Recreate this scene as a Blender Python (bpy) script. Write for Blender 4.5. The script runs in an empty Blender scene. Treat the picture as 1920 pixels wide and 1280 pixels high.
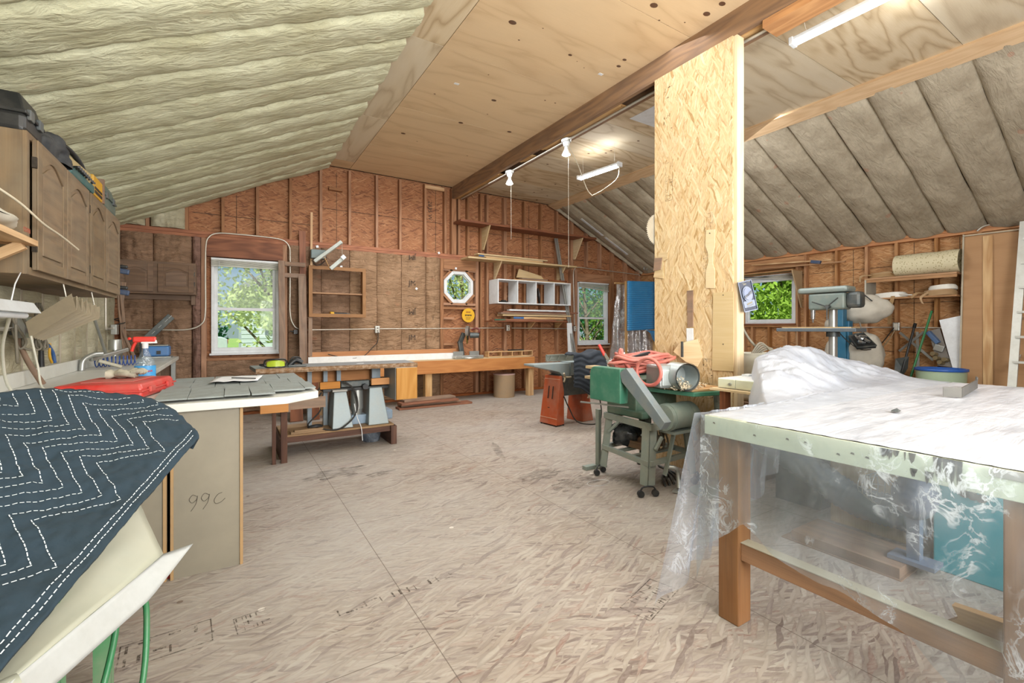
import bpy, math, random
from mathutils import Vector, Matrix, Euler, noise
random.seed(7)
SC = bpy.context.scene
COL = SC.collection
# ---------------------------------------------------------------- camera
HCAM = 1.2
YAW = math.radians(31.98)
cam = bpy.data.cameras.new('camera'); cam_o = bpy.data.objects.new('camera', cam); COL.objects.link(cam_o)
cam.lens = 16.0; cam.sensor_width = 36.0; cam.clip_start = .05; cam.clip_end = 300
cam.shift_y = -25 / 1920.0
cam_o.location = (0, 0, HCAM); cam_o.rotation_euler = (math.pi / 2, 0, -YAW)
SC.camera = cam_o
# ---------------------------------------------------------------- world, sun, large lamps, exposure
SC.view_settings.view_transform = 'Standard'
try: SC.view_settings.look = 'None'
except Exception: pass
SC.view_settings.gamma = 1.0
SC.view_settings.use_curve_mapping = False
SC.view_settings.exposure = 0.55
SC.cycles.max_bounces = 8; SC.cycles.diffuse_bounces = 4; SC.cycles.transparent_max_bounces = 12
SC.cycles.caustics_reflective = False; SC.cycles.caustics_refractive = False
SC.cycles.sample_clamp_indirect = 6
SC.cycles.use_adaptive_sampling = True; SC.cycles.adaptive_threshold = .03
w = bpy.data.worlds.new('sky'); SC.world = w; w.use_nodes = True
wn = w.node_tree
sky = wn.nodes.new('ShaderNodeTexSky'); sky.sky_type = 'HOSEK_WILKIE'
sky.sun_direction = Vector((-.33, -.49, .82)).normalized(); sky.turbidity = 3.0; sky.ground_albedo = .4
wn.links.new(sky.outputs[0], wn.nodes['Background'].inputs[0])
wn.nodes['Background'].inputs[1].default_value = 1.6
def lamp(name, kind, loc, energy, color=(1, 1, 1), target=None, **kw):
    l = bpy.data.lights.new(name, kind); l.energy = energy; l.color = color
    for k, v in kw.items(): setattr(l, k, v)
    o = bpy.data.objects.new(name, l); COL.objects.link(o); o.location = loc
    if target is not None:
        o.rotation_euler = (Vector(target) - Vector(loc)).to_track_quat('-Z', 'Y').to_euler()
    return o
lamp('sun', 'SUN', (-7, 0, 20), 6.5, (1, .95, .86), target=(1.0, 12, 0), angle=.02)
lamp('flash_bounce', 'AREA', (1.0, -1.9, 2.2), 95, (1, .98, .95), target=(2.6, 4.5, 1.5), shape='RECTANGLE', size=3.2, size_y=1.8)
lamp('fill_overhead', 'AREA', (2.0, 2.0, 3.3), 34, (.94, .97, 1.0), target=(2.6, 2.6, 0), shape='RECTANGLE', size=1.4, size_y=4.0)  # added soft fill from overhead, no fixture hangs here
lamp('fill_overhead_far', 'AREA', (2.3, 5.2, 3.35), 60, (.97, .98, 1.0), target=(2.6, 5.2, 0), shape='RECTANGLE', size=2.0, size_y=2.6)  # added overhead fill for the far half of the room, no fixture
lamp('fill_overhead_side', 'AREA', (5.2, 3.4, 3.4), 34, (.97, .98, 1.0), target=(6.6, 2.4, 0), shape='RECTANGLE', size=1.0, size_y=3.0)  # added overhead fill for the right side, not a real fixture
lamp('fill_up_left', 'AREA', (1.4, -.5, 1.5), 75, (1, .99, .95), target=(.9, 3.6, 3.5), shape='RECTANGLE', size=1.2, size_y=1.2)  # added fill aimed upwards to brighten the left slope
lamp('fill_up_right', 'AREA', (2.9, -.9, 1.6), 72, (.97, .98, 1.0), target=(4.2, 3.6, 3.6), shape='RECTANGLE', size=1.2, size_y=1.2)  # added fill aimed up at the ceiling beyond the beam

# ---------------------------------------------------------------- measuring helper: a point of the photograph on a known plane
FPX, HZ = 853.3, 615.0
_s, _c = math.sin(YAW), math.cos(YAW)
def ray(x, y):
    r = (x - 960) / FPX; u = (HZ - y) / FPX
    return Vector((_s + r * _c, _c - r * _s, u))
def onY(x, y, Y):
    d = ray(x, y); return d * (Y / d.y) + Vector((0, 0, HCAM))
def onX(x, y, X):
    d = ray(x, y); return d * (X / d.x) + Vector((0, 0, HCAM))
def onZ(x, y, Z):
    d = ray(x, y); return d * ((Z - HCAM) / d.z) + Vector((0, 0, HCAM))

# ---------------------------------------------------------------- mesh builder
V = Vector
def nz(x, y, z=0.0): return noise.noise(V((x, y, z)))
def fbm(x, y, z=0.0, o=3):
    a, t, f = 1.0, 0.0, 1.0
    for i in range(o):
        t += a * noise.noise(V((x * f, y * f, z * f + i * 7.3))); a *= .5; f *= 2.1
    return t
def catmull(pts, k=6, closed=False):
    P = [V(p) for p in pts]; out = []
    n = len(P)
    if n < 3: return P
    for i in range(n if closed else n - 1):
        p0 = P[(i - 1) % n] if closed or i > 0 else P[0] * 2 - P[1]
        p1 = P[i]; p2 = P[(i + 1) % n]
        p3 = P[(i + 2) % n] if closed or i + 2 < n else P[-1] * 2 - P[-2]
        for j in range(k):
            t = j / k
            out.append(.5 * ((2 * p1) + (p2 - p0) * t + (2 * p0 - 5 * p1 + 4 * p2 - p3) * t * t + (3 * p1 - p0 - 3 * p2 + p3) * t ** 3))
    if not closed: out.append(P[-1])
    return out
class MB:
    def __init__(s): s.v = []; s.f = []; s.uv = []; s.mi = []; s.sm = []
    def add(s, vs, fs, uvs=None, mi=0, smooth=False):
        b = len(s.v); s.v += [V(p) for p in vs]
        for i, f in enumerate(fs):
            s.f.append([b + k for k in f]); s.mi.append(mi); s.sm.append(smooth)
            if uvs is not None: s.uv.append(uvs[i])
            else:
                P = [V(vs[k]) for k in f]
                n = (P[1] - P[0]).cross(P[2] - P[0]); a = [abs(n.x), abs(n.y), abs(n.z)]
                k = a.index(max(a))
                q = [(1, 2), (0, 2), (0, 1)][k]
                s.uv.append([(p[q[0]], p[q[1]]) for p in P])
        return s
    def box(s, c, size, rot=None, mi=0, taper=None):
        hx, hy, hz = size[0] / 2, size[1] / 2, size[2] / 2
        loc = [V((x * hx, y * hy, z * hz)) for z in (-1, 1) for y in (-1, 1) for x in (-1, 1)]
        if taper:
            for p in loc[4:]: p.x *= taper; p.y *= taper
        fs = [(0, 2, 3, 1), (4, 5, 7, 6), (0, 1, 5, 4), (2, 6, 7, 3), (0, 4, 6, 2), (1, 3, 7, 5)]
        order = sorted(range(3), key=lambda i: -size[i])
        ax = [2, 2, 1, 1, 0, 0]
        ou, ov = random.uniform(0, 9), random.uniform(0, 9)
        uvs = []
        for f, n in zip(fs, ax):
            a, b = [i for i in order if i != n]
            uvs.append([(loc[k][a] + ou, loc[k][b] + ov + n * .37) for k in f])
        if rot is not None:
            R = rot if isinstance(rot, Matrix) else Euler(rot).to_matrix()
            loc = [R @ p for p in loc]
        return s.add([p + V(c) for p in loc], fs, uvs, mi)
    def bx(s, x0, x1, y0, y1, z0, z1, mi=0):
        return s.box(((x0 + x1) / 2, (y0 + y1) / 2, (z0 + z1) / 2), (abs(x1 - x0), abs(y1 - y0), abs(z1 - z0)), mi=mi)
    def bar(s, p0, p1, wd, ht, up=(0, 0, 1), mi=0):
        p0 = V(p0); p1 = V(p1); d = (p1 - p0); L = d.length; d.normalize()
        u = V(up)
        if abs(d.dot(u)) > .98: u = V((0, 1, 0))
        sd = d.cross(u).normalized(); u = sd.cross(d)
        R = Matrix((d, sd, u)).transposed()
        return s.box((p0 + p1) / 2, (L, wd, ht), R, mi)
    def cyl(s, p0, p1, r0, r1=None, n=14, caps=True, smooth=True, mi=0):
        r1 = r0 if r1 is None else r1
        p0 = V(p0); p1 = V(p1); d = (p1 - p0); L = d.length; d.normalize()
        u = V((0, 0, 1)) if abs(d.z) < .9 else V((1, 0, 0))
        a = d.cross(u).normalized(); b = d.cross(a)
        vs = []
        for p, r in ((p0, r0), (p1, r1)):
            for i in range(n):
                t = 2 * math.pi * i / n; vs.append(p + a * (math.cos(t) * r) + b * (math.sin(t) * r))
        fs = [(i, (i + 1) % n, n + (i + 1) % n, n + i) for i in range(n)]
        R = max(r0, r1)
        uvs = [[(0, i / n * 6.28 * R), (0, (i + 1) / n * 6.28 * R), (L, (i + 1) / n * 6.28 * R), (L, i / n * 6.28 * R)] for i in range(n)]
        s.add(vs, fs, uvs, mi, smooth)
        if caps:
            s.add(vs[:n], [tuple(range(n - 1, -1, -1))], None, mi); s.add(vs[n:], [tuple(range(n))], None, mi)
        return s
    def tube(s, pts, r, n=8, k=6, closed=False, smooth=True, mi=0, sm=True):
        P = catmull(pts, k, closed) if sm and len(pts) > 2 else [V(p) for p in pts]
        m = len(P); vs = []; L = 0
        prev = None; Ls = []
        for i, p in enumerate(P):
            if closed: t = P[(i + 1) % m] - P[i - 1]
            else: t = P[min(i + 1, m - 1)] - P[max(i - 1, 0)]
            if t.length < 1e-9: t = V((0, 0, 1))
            t.normalize()
            if prev is None:
                u = V((0, 0, 1)) if abs(t.z) < .9 else V((1, 0, 0)); a = t.cross(u).normalized()
            else:
                a = (prev - t * prev.dot(t)); a = a.normalized() if a.length > 1e-6 else t.orthogonal().normalized()
            prev = a; b = t.cross(a)
            rr = r(i / (m - 1)) if callable(r) else r
            if i: L += (P[i] - P[i - 1]).length
            Ls.append(L)
            for j in range(n):
                q = 2 * math.pi * j / n; vs.append(p + a * (math.cos(q) * rr) + b * (math.sin(q) * rr))
        fs = []; uvs = []
        for i in range(m if closed else m - 1):
            i2 = (i + 1) % m
            for j in range(n):
                j2 = (j + 1) % n; fs.append((i * n + j, i * n + j2, i2 * n + j2, i2 * n + j))
                uvs.append([(Ls[i], j * .01), (Ls[i], j * .01 + .01), (Ls[i] + .02, j * .01 + .01), (Ls[i] + .02, j * .01)])
        s.add(vs, fs, uvs, mi, smooth)
        if not closed:
            s.add(vs[:n], [tuple(range(n - 1, -1, -1))], None, mi); s.add(vs[-n:], [tuple(range(n))], None, mi)
        return s
    def lathe(s, prof, c, n=20, R=None, smooth=True, mi=0):
        vs = []; m = len(prof)
        for (r, z) in prof:
            for i in range(n):
                t = 2 * math.pi * i / n; p = V((r * math.cos(t), r * math.sin(t), z))
                if R is not None: p = R @ p
                vs.append(p + V(c))
        fs = [(k * n + i, k * n + (i + 1) % n, (k + 1) * n + (i + 1) % n, (k + 1) * n + i) for k in range(m - 1) for i in range(n)]
        s.add(vs, fs, None, mi, smooth)
        if prof[0][0] > 1e-4: s.add(vs[:n], [tuple(range(n - 1, -1, -1))], None, mi)
        if prof[-1][0] > 1e-4: s.add(vs[-n:], [tuple(range(n))], None, mi)
        return s
    def prism(s, poly, o, u, v, t, mi=0, smooth=False):
        u = V(u); v = V(v); nrm = u.cross(v).normalized(); o = V(o)
        A = [o + u * a + v * b for a, b in poly]; B = [p + nrm * t for p in A]
        n = len(poly); ou, ov = random.uniform(0, 9), random.uniform(0, 9)
        P2 = [(a + ou, b + ov) for a, b in poly]
        fs = [tuple(range(n - 1, -1, -1)), tuple(range(n, 2 * n))]
        uvs = [P2[::-1], P2]
        for i in range(n):
            j = (i + 1) % n; fs.append((i, j, n + j, n + i))
            l = math.hypot(poly[j][0] - poly[i][0], poly[j][1] - poly[i][1])
            uvs.append([(ou, ov), (ou + l, ov), (ou + l, ov + t), (ou, ov + t)])
        return s.add(A + B, fs, uvs, mi, smooth)
    def grid(s, fn, nu, nv, su=1, sv=1, mi=0, smooth=True, skip=None):
        vs = [V(fn(i / nu, j / nv)) for j in range(nv + 1) for i in range(nu + 1)]
        fs = []; uvs = []
        ou, ov = random.uniform(0, 9), random.uniform(0, 9)
        for j in range(nv):
            for i in range(nu):
                if skip and skip((i + .5) / nu, (j + .5) / nv): continue
                a = j * (nu + 1) + i; fs.append((a, a + 1, a + nu + 2, a + nu + 1))
                uvs.append([(ou + q / nu * su, ov + r / nv * sv) for q, r in ((i, j), (i + 1, j), (i + 1, j + 1), (i, j + 1))])
        return s.add(vs, fs, uvs, mi, smooth)
    def ball(s, c, r, n=12, m=8, mi=0, fn=None):
        sc = r if isinstance(r, (tuple, list)) else (r, r, r)
        def f(u, v):
            a = 2 * math.pi * u; b = math.pi * (v - .5)
            p = V((math.cos(a) * math.cos(b) * sc[0], math.sin(a) * math.cos(b) * sc[1], math.sin(b) * sc[2]))
            if fn: p = fn(p)
            return p + V(c)
        return s.grid(f, n, m, mi=mi)
    def build(s, name, mat, parent=None, bevel=0, solid=0, sub=0, kind=None, label=None):
        me = bpy.data.meshes.new(name)
        vs = s.v
        if parent is not None:
            iv = parent_matrix(parent).inverted(); vs = [iv @ p for p in vs]
        me.from_pydata([tuple(p) for p in vs], [], s.f)
        uvl = me.uv_layers.new(name='UVMap')
        flat = []
        for f in s.uv:
            for a in f: flat += [a[0], a[1]]
        uvl.data.foreach_set('uv', flat)
        me.polygons.foreach_set('material_index', s.mi)
        me.polygons.foreach_set('use_smooth', s.sm)
        for m in (mat if isinstance(mat, (list, tuple)) else [mat]): me.materials.append(m)
        me.validate(); me.update()
        o = bpy.data.objects.new(name, me); COL.objects.link(o)
        if parent is not None: o.parent = parent
        if solid:
            md = o.modifiers.new('solid', 'SOLIDIFY'); md.thickness = solid; md.offset = 0
        if bevel:
            md = o.modifiers.new('bevel', 'BEVEL'); md.width = bevel; md.segments = 2; md.limit_method = 'ANGLE'; md.angle_limit = .7
        if sub:
            md = o.modifiers.new('sub', 'SUBSURF'); md.levels = sub; md.render_levels = sub
        if kind: o['kind'] = kind
        if label: o['label'] = label
        return o
def parent_matrix(o):
    m = Matrix.LocRotScale(o.location, o.rotation_euler, o.scale)
    return parent_matrix(o.parent) @ m if o.parent else m
def thing(name, label, cat, loc=(0, 0, 0), rz=0, group=None, kind=None):
    o = bpy.data.objects.new(name, None); COL.objects.link(o); o.empty_display_size = .1
    o.location = loc; o.rotation_euler = (0, 0, rz)
    if label: o['label'] = label
    if cat: o['category'] = cat
    if group: o['group'] = group
    if kind: o['kind'] = kind
    return o
def tag(o, label, cat, group=None, kind=None):
    o['label'] = label; o['category'] = cat
    if group: o['group'] = group
    if kind: o['kind'] = kind
    return o
def recentre(o):
    """put a mesh thing's origin at its base"""
    me = o.data
    if not len(me.vertices): return o
    xs = [v.co for v in me.vertices]
    c = V((sum(p.x for p in xs) / len(xs), sum(p.y for p in xs) / len(xs), min(p.z for p in xs)))
    me.transform(Matrix.Translation(-c)); o.location = c
    return o
def one(mb, name, mat, label, cat, group=None, **kw):
    o = mb.build(name, mat, **kw); recentre(o); return tag(o, label, cat, group)
def dup(root, loc=None, rz=None, label=None, group=None):
    r = root.copy(); COL.objects.link(r)
    if loc is not None: r.location = loc
    if rz is not None: r.rotation_euler = (0, 0, rz)
    if label: r['label'] = label
    if group: r['group'] = group
    for ch in list(root.children):
        c = ch.copy(); COL.objects.link(c); c.parent = r
        for g in list(ch.children):
            d = g.copy(); COL.objects.link(d); d.parent = c
    return r
def text(name, body, size, loc, rot, mat, parent=None, ext=.0006):
    cu = bpy.data.curves.new(name, 'FONT'); cu.body = body; cu.size = size; cu.extrude = ext; cu.align_x = 'CENTER'; cu.align_y = 'CENTER'
    cu.materials.append(mat)
    o = bpy.data.objects.new(name, cu); COL.objects.link(o)
    M = Matrix.Translation(loc) @ (rot if isinstance(rot, Matrix) else Euler(rot).to_matrix()).to_4x4()
    if parent is not None:
        o.parent = parent; M = parent_matrix(parent).inverted() @ M
    me = bpy.data.meshes.new_from_object(o); me.name = name
    q = bpy.data.objects.new(name, me); COL.objects.link(q); bpy.data.objects.remove(o)
    if parent is not None: q.parent = parent
    l, r, sc = M.decompose(); q.location = l; q.rotation_euler = r.to_euler()
    return q

# ---------------------------------------------------------------- materials
def hexc(h):
    h = h.lstrip('#'); c = [int(h[i:i + 2], 16) / 255 for i in (0, 2, 4)]
    return tuple((x / 12.92 if x <= .04045 else ((x + .055) / 1.055) ** 2.4) for x in c) + (1,)
def C(c): return hexc(c) if isinstance(c, str) else (tuple(c) + (1,))[:4]
class NT:
    def __init__(s, name):
        s.m = bpy.data.materials.new(name); s.m.use_nodes = True; s.t = s.m.node_tree
        s.b = s.t.nodes['Principled BSDF']; s.out = s.t.nodes['Material Output']
    def n(s, typ, ins=None, **props):
        x = s.t.nodes.new('ShaderNode' + typ)
        for k, v in props.items(): setattr(x, k, v)
        for k, v in (ins or {}).items(): s.set(x.inputs[k], v)
        return x
    def set(s, sock, v):
        if isinstance(v, bpy.types.NodeSocket): s.t.links.new(v, sock)
        else: sock.default_value = v
    def math(s, op, a, b=0.0, clamp=False):
        x = s.n('Math', {0: a, 1: b}, operation=op); x.use_clamp = clamp; return x.outputs[0]
    def mix(s, f, a, b, blend='MIX'):
        x = s.n('Mix', None, data_type='RGBA', blend_type=blend)
        s.set(x.inputs[0], f); s.set(x.inputs[6], a); s.set(x.inputs[7], b); return x.outputs[2]
    def ramp(s, f, stops, interp='LINEAR'):
        x = s.n('ValToRGB', {0: f}); r = x.color_ramp; r.interpolation = interp
        while len(r.elements) < len(stops): r.elements.new(.5)
        for e, (p, c) in zip(r.elements, stops): e.position = p; e.color = C(c) if not isinstance(c, (int, float)) else (c, c, c, 1)
        return x.outputs[0]
    def uv(s, rnd=True):
        c = s.n('TexCoord').outputs['UV']
        if rnd:
            r = s.n('ObjectInfo').outputs['Random']
            o = s.n('CombineXYZ', {0: s.math('MULTIPLY', r, 17.0), 1: s.math('MULTIPLY', r, 31.0), 2: 0.0}).outputs[0]
            c = s.n('VectorMath', {0: c, 1: o}, operation='ADD').outputs[0]
        return c
    def obj(s): return s.n('TexCoord').outputs['Object']
    def pos(s): return s.n('NewGeometry').outputs['Position']
    def map(s, c, scale=(1, 1, 1), rot=(0, 0, 0), loc=(0, 0, 0)):
        return s.n('Mapping', {'Vector': c, 'Scale': scale, 'Rotation': rot, 'Location': loc}).outputs[0]
    def noise(s, c, scale, detail=3, rough=.55, dist=0.0):
        return s.n('TexNoise', {'Vector': c, 'Scale': scale, 'Detail': detail, 'Roughness': rough, 'Distortion': dist}).outputs[0]
    def vor(s, c, scale, out='Color', feat='F1', rnd=1.0):
        return s.n('TexVoronoi', {'Vector': c, 'Scale': scale, 'Randomness': rnd}, feature=feat).outputs[out]
    def bump(s, h, strength=.3, dist=.01):
        b = s.n('Bump', {'Strength': strength, 'Distance': dist, 'Height': h}); s.set(s.b.inputs['Normal'], b.outputs[0])
    def fin(s, col, rough=.6, metal=0.0, spec=None):
        s.set(s.b.inputs['Base Color'], col if isinstance(col, bpy.types.NodeSocket) else C(col))
        s.set(s.b.inputs['Roughness'], rough); s.set(s.b.inputs['Metallic'], metal)
        if spec is not None: s.set(s.b.inputs['Specular IOR Level'], spec)
        return s.m
MATS = {}
def plain(name, col, rough=.55, metal=0.0, dirt=.25, dcol='#8a8272', scale=9, bump=.05):
    """painted metal, plastic or cloth with worn and dusty patches"""
    if name in MATS: return MATS[name]
    t = NT(name); o = t.obj()
    n1 = t.noise(o, scale, 4, .6); n2 = t.noise(o, scale * 6, 3, .6)
    f = t.math('MULTIPLY', t.math('SUBTRACT', n1, .42, True), dirt * 4, True)
    c = t.mix(f, C(col), C(dcol))
    c = t.mix(t.math('MULTIPLY', n2, .25), c, t.mix(.5, c, (0, 0, 0, 1)))
    if bump: t.bump(n2, bump, .004)
    MATS[name] = t.fin(c, rough, metal); return MATS[name]
def wood(name, light, dark, scale=1.0, contrast=1.0, rough=.7, dust=0.0, dcol='#b5a994'):
    if name in MATS: return MATS[name]
    t = NT(name); u = t.uv()
    wv = t.noise(t.map(u, (.7 * scale, 5 * scale, 1)), 1.0, 2, .5)
    ring = t.math('PINGPONG', t.math('MULTIPLY', wv, 16.0), 1.0)
    fib = t.noise(t.map(u, (4 * scale, 160 * scale, 1)), 1.0, 3, .65)
    f = t.math('ADD', t.math('MULTIPLY', ring, .45 * contrast), t.math('MULTIPLY', fib, .6))
    c = t.ramp(f, [(.15, dark), (.8, light)])
    big = t.noise(t.map(u, (1.3, 9, 1)), 1.0, 3, .6)
    c = t.mix(t.math('MULTIPLY', big, .45), c, C(dark))
    r = t.n('ObjectInfo').outputs['Random']
    hs = t.n('HueSaturation', {'Color': c, 'Value': t.math('ADD', t.math('MULTIPLY', r, .3), .86), 'Saturation': t.math('ADD', t.math('MULTIPLY', r, -.2), 1.08)})
    c = hs.outputs[0]
    if dust: c = t.mix(t.math('MULTIPLY', t.noise(t.obj(), 5, 4, .6), dust * 1.5, True), c, C(dcol))
    t.bump(f, .12, .003)
    MATS[name] = t.fin(c, rough); return MATS[name]
def osb(name, cols, sc=1.0, dust=0.0, dcol='#a79b8b', seams=None, stains=False, lines=.5, line_col='#4a2f1c'):
    """strand board: three layers of long flakes at different angles, their edges darker"""
    if name in MATS: return MATS[name]
    t = NT(name); u = t.uv(False) if seams else t.uv()
    wob = t.noise(t.map(u, (6, 6, 6)), 1.0, 2)
    wo2 = t.noise(t.map(u, (5, 5, 5), loc=(9, 4, 0)), 1.0, 2)
    w2 = t.n('VectorMath', {0: u, 1: t.n('CombineXYZ', {0: t.math('MULTIPLY', wob, .07), 1: t.math('MULTIPLY', wo2, .07), 2: 0.0}).outputs[0]}, operation='ADD').outputs[0]
    layers = []; edges = []
    for a, sx, sy in ((.06, 8, 78), (.50, 9, 74), (-.42, 8, 70)):
        cc = t.map(t.map(w2, (1, 1, 1), (0, 0, a)), (sx * sc, sy * sc, 1), loc=(a * 3.1, a * 5.7, 0))
        vn = t.n('TexVoronoi', {'Vector': cc, 'Scale': 1.0}, feature='F1')
        layers.append(vn.outputs['Color']); edges.append(vn.outputs['Distance'])
    sep = [t.n('SeparateColor', {0: l}).outputs for l in layers]
    val = sep[0][0]; ed = edges[0]
    for i, th in ((1, .55), (2, .66)):
        k = t.math('GREATER_THAN', sep[i][1], th)
        a = t.n('Mix', {0: k, 2: val, 3: sep[i][0]}).outputs[0]; ed = t.n('Mix', {0: k, 2: ed, 3: edges[i]}).outputs[0]; val = a
    fib = t.noise(t.map(w2, (40 * sc, 120 * sc, 1)), 1.0, 2)
    n = len(cols)
    c = t.ramp(t.math('ADD', t.math('MULTIPLY', val, .80), t.math('MULTIPLY', fib, .20)), [(.10, cols[0]), (.20, cols[1])] + [(.26 + .52 * i / max(1, n - 4), k) for i, k in enumerate(cols[2:n - 1])] + [(.92, cols[-1])])
    e = t.math('MULTIPLY', t.math('SUBTRACT', ed, .42, True), 3.2, True)
    c = t.mix(t.math('MULTIPLY', e, lines), c, C(line_col))
    big = t.noise(t.map(u, (1.6, 1.6, 1)), 1.0, 3, .6)
    c = t.mix(t.math('MULTIPLY', big, .22), c, C(cols[0]))
    h = t.math('SUBTRACT', val, t.math('MULTIPLY', e, .6))
    if dust:
        d = t.noise(t.map(u, (.5, .5, 1), loc=(3.3, 1.9, 0)), 1.0, 5, .62)
        f = t.math('MULTIPLY', t.math('SUBTRACT', d, .28, True), dust * 3.2, True)
        fine = t.noise(t.map(u, (22, 60, 1)), 1.0, 4, .7)
        f = t.math('MULTIPLY', f, t.math('ADD', fine, .38, True), True)
        c = t.mix(f, c, C(dcol))
    if stains:
        sn = t.noise(t.map(u, (1.1, 1.5, 1), loc=(7.7, 2.2, 0)), 1.0, 6, .7)
        f = t.math('MULTIPLY', t.math('SUBTRACT', sn, .60, True), 6.0, True)
        f = t.math('MULTIPLY', f, t.math('ADD', t.noise(t.map(u, (18, 50, 1)), 1.0, 3, .7), -.05, True), True)
        c = t.mix(f, c, C('#4c4038'))
        sp = t.vor(t.map(u, (7, 7, 1)), 1.0, 'Distance')
        rs = t.n('SeparateColor', {0: t.vor(t.map(u, (7, 7, 1)), 1.0)}).outputs
        f = t.math('MULTIPLY', t.math('LESS_THAN', sp, t.math('MULTIPLY', rs[2], .10)), t.math('GREATER_THAN', rs[0], .72))
        c = t.mix(t.math('MULTIPLY', f, .7), c, t.mix(t.math('GREATER_THAN', rs[1], .5), C('#5c473b'), C('#cfc8bd')))
    if seams:
        br = t.n('TexBrick', {'Vector': t.map(u, (1, 1, 1), (0, 0, math.pi / 2), loc=seams), 'Color1': (1, 1, 1, 1), 'Color2': (1, 1, 1, 1), 'Mortar': (0, 0, 0, 1), 'Scale': 1.0, 'Mortar Size': .0022, 'Mortar Smooth': .3, 'Brick Width': 2.44, 'Row Height': 1.22})
        c = t.mix(t.math('MULTIPLY', br.outputs[1], .75), c, C('#54463c'))
    t.bump(h, .25, .003)
    MATS[name] = t.fin(c, .72); return MATS[name]
def plyw(name, light, mid, dark, dust=0.0, dcol='#b9ad97', fig=7.0, k=.5):
    if name in MATS: return MATS[name]
    t = NT(name); u = t.uv()
    w = t.noise(t.map(u, (.55, 2.6, 1)), 1.0, 3, .45, .35)
    ring = t.math('PINGPONG', t.math('MULTIPLY', w, fig * 2), 1.0)
    fib = t.noise(t.map(u, (7, 190, 1)), 1.0, 3, .6)
    f = t.math('ADD', t.math('MULTIPLY', t.math('POWER', ring, 2.2), k), t.math('MULTIPLY', fib, .5))
    c = t.ramp(f, [(.18, light), (.5, mid), (.95, dark)])
    big = t.noise(t.map(u, (.8, 2.5, 1)), 1.0, 3, .6)
    c = t.mix(t.math('MULTIPLY', big, .5), c, C(mid))
    if dust: c = t.mix(t.math('MULTIPLY', t.noise(t.pos(), 1.3, 4, .6), dust * 1.5, True), c, C(dcol))
    t.bump(f, .06, .002)
    MATS[name] = t.fin(c, .7); return MATS[name]
def kraft(name, a, b, red=.25, wr=.5, scale=1.0):
    """kraft paper facing: soft blotches, wrinkles and faint red print"""
    if name in MATS: return MATS[name]
    t = NT(name); u = t.uv()
    n1 = t.noise(t.map(u, (2.5, 2.5, 1)), scale, 5, .6); n2 = t.noise(t.map(u, (9, 30, 1)), scale, 4, .65, .6)
    c = t.mix(t.ramp(n1, [(.32, 0.0), (.68, 1.0)]), C(a), C(b))
    c = t.mix(t.math('MULTIPLY', t.math('SUBTRACT', n2, .5, True), 1.2, True), c, t.mix(.45, C(b), (0.02, .015, .01, 1)))
    v = t.vor(t.map(u, (3.2, 4.4, 1)), 1.0, 'Distance', 'F1'); vc = t.n('SeparateColor', {0: t.vor(t.map(u, (3.2, 4.4, 1)), 1.0)}).outputs[0]
    f = t.math('MULTIPLY', t.math('LESS_THAN', v, .13), t.math('GREATER_THAN', vc, .45))
    c = t.mix(t.math('MULTIPLY', t.math('MULTIPLY', f, red), t.noise(t.map(u, (60, 60, 1)), 1.0, 2), True), c, C('#b5654a'))
    fold = t.noise(t.map(u, (5, 14, 1)), scale, 5, .6, 1.2)
    t.bump(t.math('ADD', fold, t.math('MULTIPLY', n2, .4)), wr, .05)
    MATS[name] = t.fin(c, .75, 0, .3); return MATS[name]
def emis(name, col, st):
    if name in MATS: return MATS[name]
    t = NT(name); t.fin(col, .4); t.set(t.b.inputs['Emission Color'], C(col)); t.set(t.b.inputs['Emission Strength'], st)
    MATS[name] = t.m; return t.m
def glassm(name, tint='#ffffff', refl=.12, haze=0.0):
    if name in MATS: return MATS[name]
    t = NT(name)
    tr = t.n('BsdfTransparent', {0: C(tint)}); gl = t.n('BsdfGlossy', {0: (1, 1, 1, 1), 'Roughness': .03})
    m = t.n('MixShader', {0: refl, 1: tr.outputs[0], 2: gl.outputs[0]})
    if haze:
        df = t.n('BsdfDiffuse', {0: (.9, .93, .95, 1)})
        m = t.n('MixShader', {0: t.math('MULTIPLY', t.noise(t.obj(), 6, 4, .7), haze * 2), 1: m.outputs[0], 2: df.outputs[0]})
    t.t.links.new(m.outputs[0], t.out.inputs[0]); MATS[name] = t.m; return t.m
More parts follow.
